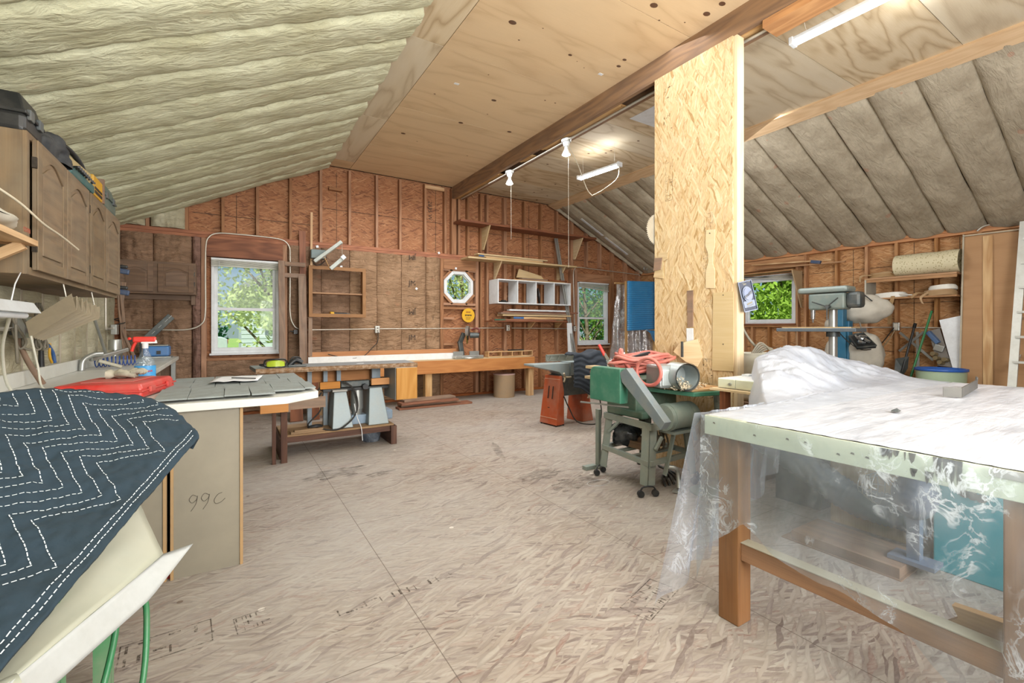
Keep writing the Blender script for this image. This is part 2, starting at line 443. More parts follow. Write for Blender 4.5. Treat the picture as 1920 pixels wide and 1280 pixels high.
def film(name, base=.22, glint=.5, tint='#f2f6fa', col='#f4f7fa', sc=7.0):
    """polythene: mostly see-through and shiny, crinkle highlights put in as milky white flecks"""
    if name in MATS: return MATS[name]
    t = NT(name); u = t.obj()
    n1 = t.noise(u, sc, 3, .55, .5)
    n3 = t.noise(t.map(u, (1, .7, .6), (.5, .3, .2)), sc * 5.0, 4, .6, .8)
    rid = t.math('SUBTRACT', 1.0, t.math('MULTIPLY', t.math('ABSOLUTE', t.math('SUBTRACT', n3, .5)), 22.0), True)  # thin noise ridges that paint the crinkle highlights white
    msk = t.math('MULTIPLY', t.math('SUBTRACT', t.noise(t.map(u, (1, 1, .6)), sc * .75, 3, .65, .6), .53, True), 9.0, True)
    rid = t.math('MULTIPLY', rid, msk)
    vcl = msk
    n2 = t.noise(u, sc * .35, 3, .5)
    f = t.math('ADD', t.math('MULTIPLY', rid, glint), t.math('MULTIPLY', t.math('ADD', t.math('MULTIPLY', n2, .85), t.math('MULTIPLY', vcl, .35)), base * 2), True)
    b = t.n('Bump', {'Strength': .8, 'Distance': .02, 'Height': n1})
    t.set(t.b.inputs['Base Color'], C(col)); t.set(t.b.inputs['Roughness'], .22); t.set(t.b.inputs['Normal'], b.outputs[0])
    tr = t.n('BsdfTransparent', {0: C(tint)})
    tl = t.n('BsdfTranslucent', {0: C(col)})
    a = t.n('MixShader', {0: .35, 1: t.b.outputs[0], 2: tl.outputs[0]})
    gl = t.n('BsdfGlossy', {0: (1, 1, 1, 1), 'Roughness': .15, 'Normal': b.outputs[0]})
    m0 = t.n('MixShader', {0: .08, 1: tr.outputs[0], 2: gl.outputs[0]})
    m = t.n('MixShader', {0: f, 1: m0.outputs[0], 2: a.outputs[0]})
    t.t.links.new(m.outputs[0], t.out.inputs[0]); MATS[name] = t.m; return t.m
def leafm(name, a, b):
    if name in MATS: return MATS[name]
    t = NT(name)
    c = t.mix(t.noise(t.obj(), 3.0, 3), C(a), C(b))
    df = t.n('BsdfDiffuse', {0: c}); tl = t.n('BsdfTranslucent', {0: c})
    m = t.n('MixShader', {0: .45, 1: df.outputs[0], 2: tl.outputs[0]})
    t.t.links.new(m.outputs[0], t.out.inputs[0]); MATS[name] = t.m; return t.m

stud_m = wood('stud wood', '#c2925f', '#8c5d38')
stud_far = wood('far wall stud wood', '#b58560', '#835a3c')
plate_m = wood('plate wood', '#b06c40', '#7d4526')
fir = wood('pale fir', '#d9b98a', '#a97c4c')
oldwood = wood('old brown wood', '#8c6446', '#56382a', dust=.3)
redwood = wood('reddish board', '#9a6140', '#613621')
ofront = wood('orange pine', '#c78b4a', '#a2642f', contrast=.6)
walnut = wood('cabinet oak', '#80624a', '#553f30', dust=.2, dcol='#8a7966')
oakdust = wood('dusty cabinet oak', '#8c6d4a', '#5c432c', dust=.4, dcol='#938d78')
cream_board = wood('pale board', '#dcc9a3', '#b99c6f', contrast=.5)
floor_m = osb('floor strand board', ['#594235', '#86756a', '#988a7b', '#a19485', '#8f806f', '#a99f90', '#774c38'], sc=.9, dust=.62, dcol='#a7a39d', seams=(.42, .55, 0), stains=True, lines=.42, line_col='#5c4636')
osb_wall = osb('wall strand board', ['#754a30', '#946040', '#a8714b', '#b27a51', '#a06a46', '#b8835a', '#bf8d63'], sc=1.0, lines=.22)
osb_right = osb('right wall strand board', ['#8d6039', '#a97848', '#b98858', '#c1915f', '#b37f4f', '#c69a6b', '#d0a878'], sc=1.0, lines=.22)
osb_pale = osb('pale strand board', ['#a1804f', '#c4a473', '#d2b78c', '#d8c096', '#cbae80', '#decaa4', '#b58f60'], sc=1.0, lines=.3, line_col='#9a7d54')
ply_c = plyw('ceiling plywood', '#dabd94', '#ceb087', '#b08d64', dust=.22, fig=5, k=.42)
ply_s = plyw('grey ceiling plywood', '#d8cbb2', '#cdbd9f', '#a48d6f', dust=.25, fig=6, k=.6)
ply_b = plyw('bold plywood', '#d8c6a6', '#c6b08c', '#a38863', dust=.2, fig=11, k=.7)
beam_m = wood('rough beam', '#a8835f', '#6e5340', dust=.2, dcol='#8a7f74')
kraft_far = kraft('brown kraft', '#a08168', '#80654f', .3, 1.0)
kraft_far2 = kraft('light kraft', '#b08f70', '#927457', .25, 1.0)
kraft_l = kraft('pale kraft', '#d6d7ba', '#bdbb9a', .22, .6)
kraft_r = kraft('grey kraft', '#c0b59f', '#998d78', .55, .45)
kraft_w = kraft('white dusted kraft', '#c4c0a8', '#a59c80', .2, .6)
dark_gap = plain('dark gap', '#241c16', .9)
white_p = plain('white painted frame', '#e4e8ea', .45, dirt=.15)
lam_white = plain('white laminate', '#d9dad2', .4, dirt=.3, dcol='#b2ab97', scale=3)
galv = plain('galvanised metal', '#b9bcb8', .35, .7, dirt=.15)
emt = plain('conduit metal', '#cfcabd', .35, .55, dirt=.15)
grey_m = plain('grey machine enamel', '#8f9c9e', .42, .1, dirt=.3, dcol='#9d9a8d')
dgrey_m = plain('dark grey metal', '#4c5354', .45, .4, dirt=.35, dcol='#8a867b')
black_m = plain('black plastic', '#1c1f21', .45, dirt=.25, dcol='#5e5b55')
chrome = plain('bright steel', '#c9cdd0', .25, .9, dirt=.15)
rubber = plain('black rubber', '#23211f', .7, dirt=.3, dcol='#5c564d')
ink = plain('dark print', '#3d3229', .8, dirt=.35, dcol='#6d5a48')
knot_m = plain('knot', '#5b3a22', .8, dirt=.2)
glass = glassm('window glass', '#f4fbf8', .005)
glass_hazy = glassm('hazy window glass', '#f4fbf8', .005, .12)

# ================================================================= the setting
XL, XR, YF, YB = -1.14, 8.06, 7.30, -3.0
FZ, XF0, XF1, EAVE = 3.66, 1.26, 5.57, 2.50
def roof_z(x):
    if x < XF0: return EAVE + (x - XL) / (XF0 - XL) * (FZ - EAVE)
    if x > XF1: return EAVE + (XR - x) / (XR - XF1) * (FZ - EAVE)
    return FZ
m = MB()
m.add([(XL - .2, YB, 0), (XR + .2, YB, 0), (XR + .2, YF + .2, 0), (XL - .2, YF + .2, 0)], [(0, 1, 2, 3)])
m.bx(XL - .2, XR + .2, YB, YF + .2, -.2, -.01)
floor = m.build('floor', floor_m, kind='structure')
def faded_ink():
    if 'faded ink' in MATS: return MATS['faded ink']
    t = NT('faded ink'); t.fin('#4a3f36', .9); tr = t.n('BsdfTransparent')
    n1 = t.noise(t.map(t.pos(), (60, 60, 60)), 1.0, 4, .7); n2 = t.noise(t.map(t.pos(), (7, 7, 7)), 1.0, 2)
    f = t.math('MULTIPLY', t.math('SUBTRACT', t.math('ADD', n1, t.math('MULTIPLY', n2, .5)), .62, True), 4.0, True)
    mm = t.n('MixShader', {0: t.math('MULTIPLY', f, .8), 1: tr.outputs[0], 2: t.b.outputs[0]})
    t.t.links.new(mm.outputs[0], t.out.inputs[0]); MATS['faded ink'] = t.m; return t.m
# worn ink stamps on the floor boards
def stamp_marks(mb, o, u, v, W, H, rows, seed, frame=True, dens=.62, lift=.0012):
    """rows of broken ink strokes inside a thin box, too worn to read"""
    rnd = random.Random(seed); o = V(o); u = V(u).normalized(); v = V(v).normalized(); nrm = u.cross(v).normalized()
    def rect(a0, a1, b0, b1):
        P = [o + u * a + v * b + nrm * lift for a, b in ((a0, b0), (a1, b0), (a1, b1), (a0, b1))]
        mb.add(P, [(0, 1, 2, 3)])
    t = min(W, H) * .02 + .0012
    if frame:
        for (a0, a1, b0, b1) in ((0, W, 0, t), (0, W, H - t, H), (0, t, 0, H), (W - t, W, 0, H)):
            if rnd.random() < .85: rect(a0, a1, b0, b1)
    rh = H / rows
    for r in range(rows):
        a = W * .06; b0 = r * rh + rh * .22; b1 = (r + 1) * rh - rh * .18
        while a < W * .92:
            wd = rnd.uniform(.15, .5) * rh
            if rnd.random() < dens:
                k = rnd.random()
                if k < .45: rect(a, a + wd * .3, b0, b1)
                elif k < .7: rect(a, a + wd, b0, b0 + (b1 - b0) * .25)
                elif k < .85: rect(a, a + wd, b1 - (b1 - b0) * .25, b1)
                else:
                    rect(a, a + wd * .28, b0, b1); rect(a, a + wd, (b0 + b1) / 2, (b0 + b1) / 2 + (b1 - b0) * .2)
            a += wd + rh * .12
m = MB()
p = onZ(215, 1262, 0); q = onZ(400, 1200, 0); d = (q - p)
stamp_marks(m, p, d, (-d.y, d.x, 0), d.length, .16, 2, 3, dens=.7)
p = onZ(445, 1190, 0); stamp_marks(m, p, (1, .12, 0), (-.12, 1, 0), .12, .12, 3, 5)
p = onZ(620, 1165, 0); stamp_marks(m, p, (1, .05, 0), (-.05, 1, 0), .62, .07, 1, 9, False, .8)
p = onZ(1220, 1165, 0); stamp_marks(m, p, (1, .3, 0), (-.3, 1, 0), .3, .14, 3, 12, True, .8)
m.build('stamp_marks', faded_ink(), floor, kind='structure', label='worn dark ink stamps on the strand board floor')
# loose dust streak and scuff patches
m = MB()
def blob(o, rx, ry, a, seed, n=22, z=.0011):
    rnd = random.Random(seed); P = []
    for i in range(n):
        t = 2 * math.pi * i / n; k = 1 + rnd.uniform(-.3, .3)
        x, y = rx * math.cos(t) * k, ry * math.sin(t) * k
        P.append((o[0] + x * math.cos(a) - y * math.sin(a), o[1] + x * math.sin(a) + y * math.cos(a), z))
    m.add(P, [tuple(range(n))])
def scuffm(name, col, thr):
    t = NT(name); t.fin(col, .9)
    tr = t.n('BsdfTransparent')
    f = t.math('MULTIPLY', t.math('SUBTRACT', t.noise(t.map(t.pos(), (10, 26, 1)), 1.0, 5, .75), thr - .08, True), 4.0, True)
    mm = t.n('MixShader', {0: t.math('MULTIPLY', f, .5), 1: tr.outputs[0], 2: t.b.outputs[0]})
    t.t.links.new(mm.outputs[0], t.out.inputs[0]); return t.m
p = onZ(922, 828, 0); q = onZ(948, 865, 0)
blob((p + q) / 2, (q - p).length * .55, .035, math.atan2(q.y - p.y, q.x - p.x), 4)
for px, py, rx, ry, sd in ((630, 887, .26, .12, 1), (712, 888, .12, .06, 2), (1010, 890, .25, .11, 7), (1080, 905, .25, .12, 8)):
    blob(onZ(px, py, 0), rx, ry, .2, sd)
m.build('scuff_patches', scuffm('floor scuff', '#4d443d', .5), floor, kind='structure', label='dark scuffs on the dusty floor')

def wall_cells(mb, us, vs, fn, holes):
    """rectangles of a wall between grid lines, leaving the holes open; fn maps (u, v) to a point"""
    us = sorted(set(us)); vs = sorted(set(vs))
    for i in range(len(us) - 1):
        for j in range(len(vs) - 1):
            cu, cv = (us[i] + us[i + 1]) / 2, (vs[j] + vs[j + 1]) / 2
            if any(h[0] < cu < h[1] and h[2] < cv < h[3] for h in holes): continue
            Q = [(us[i], vs[j]), (us[i + 1], vs[j]), (us[i + 1], vs[j + 1]), (us[i], vs[j + 1])]
            mb.add([fn(*q) for q in Q], [(0, 1, 2, 3)], [Q])
W1 = (-.19, .62, .86, 2.14); W2 = (3.16, 3.77, 1.63, 2.22); W3 = (6.19, 7.04, .87, 2.16); W4 = (3.96, 4.84, 1.28, 2.12)
SH = YF + .09
m = MB()
def quad_gable(y):
    m.add([(XL - .1, y, 2.5), (XR + .1, y, 2.5), (XF1, y, FZ + .02), (XF0, y, FZ + .02)], [(0, 1, 2, 3)])
for y in (SH, SH + .03):
    wall_cells(m, [XL - .1, XR + .1, W1[0], W1[1], W2[0], W2[1], W3[0], W3[1]], [0, 2.5, W1[2], W1[3], W2[2], W2[3], W3[2], W3[3]], lambda u, v, y=y: (u, y, v), [W1, W2, W3])
    quad_gable(y)
for (a, b, c, d) in (W1, W2, W3):
    for q in (((a, c), (b, c)), ((a, d), (b, d)), ((a, c), (a, d)), ((b, c), (b, d))):
        (x0, z0), (x1, z1) = q
        m.add([(x0, SH, z0), (x1, SH, z1), (x1, SH + .03, z1), (x0, SH + .03, z0)], [(0, 1, 2, 3)])
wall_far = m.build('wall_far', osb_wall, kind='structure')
def st(mb, name, mat, parent, bevel=.002): return mb.build(name, mat, parent, bevel=bevel)
# long dark joints between the sheathing boards
m = MB()
for z, x0, x1 in ((2.74, -.4, 1.1), (3.02, 1.2, 3.2), (2.95, 3.6, 6.6), (2.62, 3.6, 7.4), (1.22, 3.8, 7.9), (.62, 3.8, 7.9)):
    m.bx(x0, x1, SH - .004, SH, z, z + .006)
for x, z0, z1 in ((1.42, 2.5, 3.6), (3.05, 2.5, 3.6), (5.0, 1.2, 3.6), (.1, 2.5, 3.05)):
    m.bx(x, x + .005, SH - .004, SH, z0, z1)
m.build('board_joint', dark_gap, wall_far)
# studs of the gable: short ones over the plate on the left, full height on the right
studs_l = [-.86, -.457, -.056, .354, .773, 1.185, 1.601, 2.02, 2.403, 2.836]
for x in studs_l:
    m = MB(); m.bx(x - .019, x + .019, YF, SH, 2.48, roof_z(x) - .02); st(m, 'stud', stud_far, wall_far)
for x, wd in ((3.20, .04), (3.36, .09), (3.46, .04), (3.64, .038), (3.90, .038), (4.03, .038), (4.41, .06), (4.85, .038), (5.24, .038), (5.64, .038), (6.02, .07), (6.43, .038), (6.81, .045), (7.17, .06), (7.58, .06), (7.98, .06)):
    m = MB()
    z0 = .04
    if 6.1 < x < 7.1 or 3.18 < x < 3.75: z0 = 2.49
    m.bx(x - wd / 2, x + wd / 2, YF - .004, SH, z0, roof_z(x) - .02); st(m, 'stud', stud_far, wall_far)
for x in (4.62, 6.43, 6.81): # cripples and extra studs
    m = MB(); m.bx(x - .019, x + .019, YF, SH, .04, .82 if x > 6 else 2.4); st(m, 'stud', stud_far, wall_far)
for x in (-.27, .70, 3.13, 3.81, 6.12, 7.10): # trimmers beside the openings
    m = MB(); m.bx(x - .03, x + .03, YF - .01, SH, .04, 2.42); st(m, 'trimmer', stud_far, wall_far)
m = MB(); m.bx(XL, 3.75, YF - .012, SH, 2.40, 2.44); m.bx(XL, 3.75, YF - .014, SH, 2.442, 2.485); st(m, 'top_plate', plate_m, wall_far)
m = MB(); m.bx(XL, XR, YF, SH, .0, .04); st(m, 'bottom_plate', plate_m, wall_far)
for a, b, z0, z1 in ((-.24, .67, 2.16, 2.40), (3.16, 3.78, 2.22, 2.40), (6.15, 7.08, 2.17, 2.34)):
    m = MB(); m.bx(a, b, YF - .02, SH, z0, z1); st(m, 'header', redwood if a < 0 else stud_far, wall_far)
for a, b, z in ((-.24, .67, .80), (3.16, 3.78, 1.57), (6.15, 7.08, .81)):
    m = MB(); m.bx(a, b, YF - .005, SH, z - .04, z); st(m, 'sill_plate', stud_far, wall_far)
for x, z in ((3.27, .9), (3.27, 1.35), (1.4, 3.3)):
    m = MB(); m.bx(x - .1, x + .1, YF + .01, SH, z, z + .04); st(m, 'blocking', stud_far, wall_far)
m = MB(); m.bx(2.82, 3.17, YF - .02, YF + .02, 3.56, 3.62); st(m, 'blocking', fir, wall_far)
# faced insulation between and over the studs
def batt(parent, x0, x1, z0, z1, mat, seed, bulge=.045, y=YF, kind='insulation_batt', nu=24, wr=.032):
    nv = max(8, int((z1 - z0) / .03)); x0 += .003; x1 -= .003
    def f(u, v):
        x = x0 + (x1 - x0) * u; z = z0 + (z1 - z0) * v
        e = (4 * u * (1 - u)) ** .6
        w = wr * fbm(x * 5 + seed, z * 3.2, seed, 3) + wr * .9 * abs(nz(x * 16 + z * 7, z * 9 - x * 8 + seed, seed)) + wr * .5 * abs(nz(x * 30 - z * 11, z * 16 + x * 9, seed))
        return (x, y + .008 - bulge * e * (.6 + .4 * math.sin(min(1, v * 6) * 1.57)) - w * (.3 + e), z)
    m = MB(); m.grid(f, nu, nv, x1 - x0, z1 - z0); return m.build(kind, mat, parent)
bl = [-1.13, -.80, -.40, -.30]
batt(wall_far, -1.13, -.80, .05, 2.40, kraft_far, 1); batt(wall_far, -.80, -.40, .05, 2.40, kraft_far, 2)
batt(wall_far, -.40, -.30, .05, 2.40, kraft('pink fibre', '#9c7a6c', '#6b5246', 0, .9), 3, .03)
batt(wall_far, -.24, .67, .05, .76, kraft_far, 21, .03)
for i, (a, b) in enumerate(((.74, 1.19), (1.19, 1.60), (1.60, 2.02), (2.02, 2.42), (2.42, 2.84), (2.84, 3.10))):
    batt(wall_far, a, b, .05, 2.40, kraft_far2 if i > 1 else kraft_far, 30 + i, .034 if i != 5 else .055, nu=18)
batt(wall_far, -1.10, -.88, 2.49, 2.60, kraft_w, 41, .06); batt(wall_far, -.83, -.47, 2.49, 2.80, kraft_w, 42, .07)
# brand print down one strip of the kraft paper (reads JM)
for i, py in enumerate((482, 531, 584, 633)):
    p = onY(773, py, YF - .062)
    o = text('printed_logo', 'JM', .12, p, (math.pi / 2, 0, 0), ink, wall_far); 
    if i in (0, 2): o.rotation_euler = (math.pi / 2, math.pi, 0)
m = MB()
for i, py in enumerate((500, 555, 610, 590, 525)):
    p = onY(776 - (i % 2) * 4, py, YF - .04); m.bx(p.x - .08, p.x + .08, p.y, p.y + .001, p.z, p.z + .004)
for py in range(490, 660, 26):
    p = onY(812, py, YF - .05); m.bx(p.x - .004, p.x + .004, p.y, p.y + .001, p.z - .05, p.z)
    m.bx(p.x - .025, p.x + .02, p.y, p.y + .001, p.z + .012, p.z + .017)
m.build('printed_lines', ink, wall_far)
p = onY(806, 395, SH - .004); text('lumber_code', '2835 W', .10, p, Euler((math.pi / 2, math.pi / 2, 0)).to_matrix(), ink, wall_far)
m = MB()
for px, py in ((823, 474), (855, 503), (781, 541), (640, 500), (595, 462)):
    p = onY(px, py, YF - .052); m.box(p, (.035, .002, .035), (0, random.uniform(-.5, .5), 0))
m.build('paper_tag', white_p, wall_far)

# right wall
SR = XR + .09
m = MB()
for x in (SR, SR + .03):
    wall_cells(m, [YB, YF + .1, W4[0], W4[1]], [0, EAVE + .1, W4[2], W4[3]], lambda u, v, x=x: (x, u, v), [W4])
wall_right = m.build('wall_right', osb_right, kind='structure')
for y in (6.9, 6.2, 5.6, 5.2, 4.95, 4.85, 3.93, 3.80, 3.35, 2.955, 2.598, 2.167, 1.75, 1.35, .95, .5, .1, -.3, -.8, -1.3, -1.8, -2.4):
    m = MB(); m.bx(XR, SR, y - .019, y + .019, .04, 2.41); st(m, 'stud', stud_m, wall_right)
for y in (4.1, 4.4, 4.7):
    m = MB(); m.bx(XR, SR, y - .019, y + .019, .04, W4[2] - .06); st(m, 'stud', stud_m, wall_right)
m = MB(); m.bx(XR - .008, SR, YB, YF, 2.41, 2.455); m.bx(XR - .012, SR, YB, YF, 2.457, 2.50); st(m, 'top_plate', wood('bright plate', '#c98e52', '#a0622f'), wall_right)
m = MB(); m.bx(XR, SR, YB, YF, 0, .04); st(m, 'bottom_plate', stud_m, wall_right)
m = MB(); m.bx(XR - .012, SR, 3.80, 5.0, 2.22, 2.40); st(m, 'header', stud_m, wall_right)
m = MB(); m.bx(XR - .005, SR, 3.93, 4.87, W4[2] - .06, W4[2] - .02); st(m, 'sill_plate', stud_m, wall_right)
m = MB()
for z, y0, y1 in ((2.09, -1, 3.9), (1.55, -1, 3.9), (.86, -1, 5), (2.30, -1, 1.9)):
    m.bx(SR - .003, SR, y0, y1, z, z + .006)
for y in (3.15, 2.42, 1.95): m.bx(SR - .003, SR, y, y + .005, .05, 2.4)
m.build('board_joint', dark_gap, wall_right)

# left wall: open studs with dusty insulation
m = MB(); m.bx(XL - .12, XL - .09, YB, YF + .1, 0, EAVE + .1); wall_left = m.build('wall_left', osb_wall, kind='structure')
y = YF - .25
while y > YB:
    m = MB(); m.bx(XL - .09, XL, y - .019, y + .019, 0, 2.45); st(m, 'stud', wood('whitened stud', '#c9c3b2', '#9c8c74', dust=.4), wall_left)
    y -= .405
def batt_side(parent, y0, y1, z0, z1, mat, seed):
    def f(u, v):
        yy = y0 + (y1 - y0) * u; z = z0 + (z1 - z0) * v; e = (4 * u * (1 - u)) ** .6
        return (XL - .012 + .035 * e + .014 * fbm(yy * 6 + seed, z * 5, seed), yy, z)
    m = MB(); m.grid(f, 10, 26, y1 - y0, z1 - z0); m.build('insulation_batt', mat, parent)
y = YF - .25
i = 0
while y > -.6:
    batt_side(wall_left, y - .385, y - .02, .05, 2.42, kraft_w, 60 + i); y -= .405; i += 1
m = MB(); m.bx(XL - .09, XL + .005, YB, YF, 2.41, 2.5); st(m, 'top_plate', plate_m, wall_left)
m = MB(); m.bx(XL - .2, XR + .2, YB - .05, YB, 0, 3.7); wall_back = m.build('wall_back', osb_wall, kind='structure')

# ceiling: plywood sheets with dark gaps, sloped insulation on both sides
m = MB(); m.bx(XF0 - .05, XF1 + .05, YB, YF + .1, FZ + .02, FZ + .04); ceiling = m.build('ceiling', dark_gap, kind='structure')
def sheet(x0, x1, y0, y1, mat, knots=(), g=.0025, th=.014, along='x'):
    m = MB()
    if along == 'x': m.bx(x0 + g, x1 - g, y0 + g, y1 - g, FZ, FZ + th)
    else: m.bx(x0 + g, x1 - g, y0 + g, y1 - g, FZ, FZ + th)
    for (kx, ky, a, b) in knots:
        P = [(kx + a * math.cos(t * .524), ky + b * math.sin(t * .524), FZ - .0008) for t in range(12)]
        m.add(P, [tuple(range(11, -1, -1))], None, 1)
    return m.build('plywood_sheet', [mat, knot_m], ceiling)
ys = [YB, -1.3, .3, 2.0, 3.69, 5.36, 6.97, YF]
for i in range(len(ys) - 1): sheet(XF0 - .03, 1.60, ys[i], ys[i + 1], [ply_s, ply_s, ply_s, ply_b, ply_s, ply_s, ply_c][i])
def kn(lst): return [(onZ(x, y, FZ).x, onZ(x, y, FZ).y, a, a * .7) for x, y, a in lst]
K = {2: kn([(961, 42, .035), (1069, 103, .02), (1160, 124, .024), (1171, 112, .022), (973, 75, .01), (1018, 53, .007), (1095, 127, .007), (1082, 115, .006)]),
     1: kn([(1226, 10, .035), (1325, 26, .033), (1354, 7, .03), (1236, 38, .01), (1284, 42, .008)]),
     3: kn([(926, 188, .03), (815, 176, .012), (914, 214, .01), (916, 140, .008), (1022, 188, .012), (1041, 193, .012)]),
     4: kn([(864, 230, .03), (955, 247, .03), (876, 292, .012), (756, 250, .03), (782, 265, .01)])}
ys = [YB, -1.235, 0, 1.235, 2.47, 3.705, 4.94, 6.175, YF]
for i in range(len(ys) - 1): sheet(1.60, 3.33, ys[i], ys[i + 1], ply_c, K.get({4: 2, 3: 1, 5: 3, 6: 4}.get(i), ()))
ys = [YB, -1.5, -.4, .48, 1.28, 2.08, 3.30]
for i in range(len(ys) - 1): sheet(3.5, XF1, ys[i], ys[i + 1], ply_b if i == 4 else ply_s)
# the far bay on the right has striped old boards
yy = 3.30; k = 0
while yy < YF - .05:
    y2 = min(YF, yy + (.50 if k % 2 else .72)); sheet(3.5, XF1, yy, y2, ply_s if k % 2 else ply_b, [(random.uniform(3.7, 5.3), random.uniform(yy + .1, y2 - .1), .02, .014) for _ in range(3)]); yy = y2; k += 1
m = MB()
for px, py in ((856, 157), (1126, 139)):
    p = onZ(px, py, FZ); m.box((p.x, p.y, FZ - .001), (.05, .03, .002))
m.build('stock_sticker', white_p, ceiling)
m = MB(); p = onZ(1190, 228, FZ); m.bx(4.0, 4.75, 3.32, 3.80, FZ - .004, FZ - .001); m.build('white_panel', white_p, ceiling)
def slope(name, xa, za, xb, zb, mat, edges, sgn, seeds, parent, wr, BE=.45, BS=.075, gap=.0):
    """batts running down the slope, each bulging between two rafters"""
    A = V((xa, 0, za)); B = V((xb, 0, zb)); nrm = V((-(zb - za), 0, xb - xa)).normalized()
    if nrm.z > 0: nrm = -nrm
    L = (B - A).length
    for i in range(len(edges) - 1):
        y0, y1 = edges[i], edges[i + 1]; sd = seeds + i * 3.7
        def f(u, v):
            t = u; w = v
            e = (max(0, 4 * w * (1 - w))) ** BE
            sag = BS * e + .018 * fbm(t * 5, w * 2 + sd, sd, 3) * e
            wrk = wr * (nz(t * 34 + sd, w * 3.0, sd) * .6 + nz(t * 70, w * 5 + sd, sd) * .4) * (1.0 - .55 * e) * (1 if e > .02 else 0)
            yj = .012 * nz(t * 6 + sd, 3.1 * (0 if w < .5 else 1) + sd) if (w < .01 or w > .99) else 0
            p = A.lerp(B, t) + nrm * (sag + wrk + .0); return (p.x, y0 + gap + (y1 - y0 - 2 * gap) * w + yj, p.z)
        m = MB(); m.grid(f, 64, 14, L, y1 - y0); m.build('insulation_batt', mat, parent)
m = MB(); m.prism([(XL - .15, EAVE - .06), (XF0, FZ + .02), (XF0, FZ + .06), (XL - .15, EAVE + .0)], (0, YF + .1, 0), (1, 0, 0), (0, 0, 1), YF + .1 - YB)
ceiling_left = m.build('ceiling_left', dark_gap, kind='structure')
ed = [7.32, 7.06] + [3.305 + .417 * k for k in range(8, -11, -1)]
ed = sorted(set(round(e, 3) for e in ed))
slope('l', XL, EAVE, XF0 + .01, FZ, kraft_l, ed, 1, 11.0, ceiling_left, .026, .22, .05, .007)
m = MB(); m.prism([(XF1, FZ + .02), (XR + .15, EAVE - .06), (XR + .15, EAVE), (XF1, FZ + .06)], (0, YF + .1, 0), (1, 0, 0), (0, 0, 1), YF + .1 - YB)
ceiling_right = m.build('ceiling_right', dark_gap, kind='structure')
ed = sorted(set([round(1.28 + .397 * k, 3) for k in range(-8, 16)] + [7.32]))
ed = [e for e in ed if e <= 7.33]
slope('r', XR, EAVE, XF1 + .02, FZ - .01, kraft_r, ed, -1, 55.0, ceiling_right, .007)
# edge board between ceiling and right slope
m = MB(); m.bar((5.50, YB, 3.615), (5.50, YF, 3.615), .19, .03, up=(.35, 0, 1)); trim = m.build('trim_1', wood('pale edge board', '#d6b98d', '#b08a5c', contrast=.6), kind='structure')
# beam along the room with a slotted underside
m = MB(); m.bx(3.32, 3.365, YB, YF, 3.46, FZ); beam = m.build('beam', beam_m, kind='structure')
m = MB(); m.bx(3.50, 3.54, YB, YF, 3.47, FZ); m.build('inner_ply', beam_m, beam)
m = MB()
for a, b in ((-3, .9), (1.15, 1.35), (1.55, 2.9), (3.35, 4.7), (4.95, 5.2), (5.8, 7.3)): m.bx(3.366, 3.40, a, b, 3.46, 3.49); m.bx(3.40, 3.498, a, b, 3.475, 3.49)
m.build('soffit_strip', fir, beam)
m = MB(); m.bx(3.33, 3.52, YB, 1.86, 3.40, 3.458); m.build('lower_ply', wood('bright beam', '#c9955c', '#9d6a3c'), beam)
m = MB(); m.cyl((3.45, 1.5, 3.452), (3.45, 7.2, 3.452), .012); tag(m.build('ceiling_conduit', emt), 'thin metal conduit running under the slotted ceiling beam', 'conduit')
# partition clad in pale strand board with its end post
m = MB(); m.bx(3.30, 3.312, 2.075, 2.83, 0, 3.455); wall_mid = m.build('wall_middle', osb_pale, kind='structure')
m = MB(); m.bx(3.313, 3.402, 2.045, 2.084, 0, 3.455); m.build('post', wood('pale post', '#e3d3b5', '#c3a87f', contrast=.5), wall_mid, bevel=.003)
m = MB(); m.bx(3.313, 3.402, 2.087, 2.125, 0, 3.455); m.build('post', fir, wall_mid, bevel=.003)
m = MB(); m.bx(3.313, 3.402, 2.79, 2.828, 0, 3.455); m.build('post', fir, wall_mid, bevel=.003)
m = MB()
def face_mark(px, py, W, H, rows, sd, fr=True):
    p = onX(px, py, 3.2995); stamp_marks(m, (3.2995, p.y, p.z), (0, -1, 0), (0, 0, 1), W, H, rows, sd, fr)
face_mark(1246, 190, .08, .12, 2, 1, False); face_mark(1244, 250, .09, .16, 3, 2, False)
face_mark(1248, 378, .075, .34, 12, 3); face_mark(1320, 434, .08, .14, 3, 4); face_mark(1318, 520, .08, .22, 8, 14, False); face_mark(1318, 575, .09, .05, 2, 5); face_mark(1318, 745, .09, .32, 9, 6)
m.build('stamp_marks', faded_ink(), wall_mid, label='black grade stamps printed on the pale strand board')
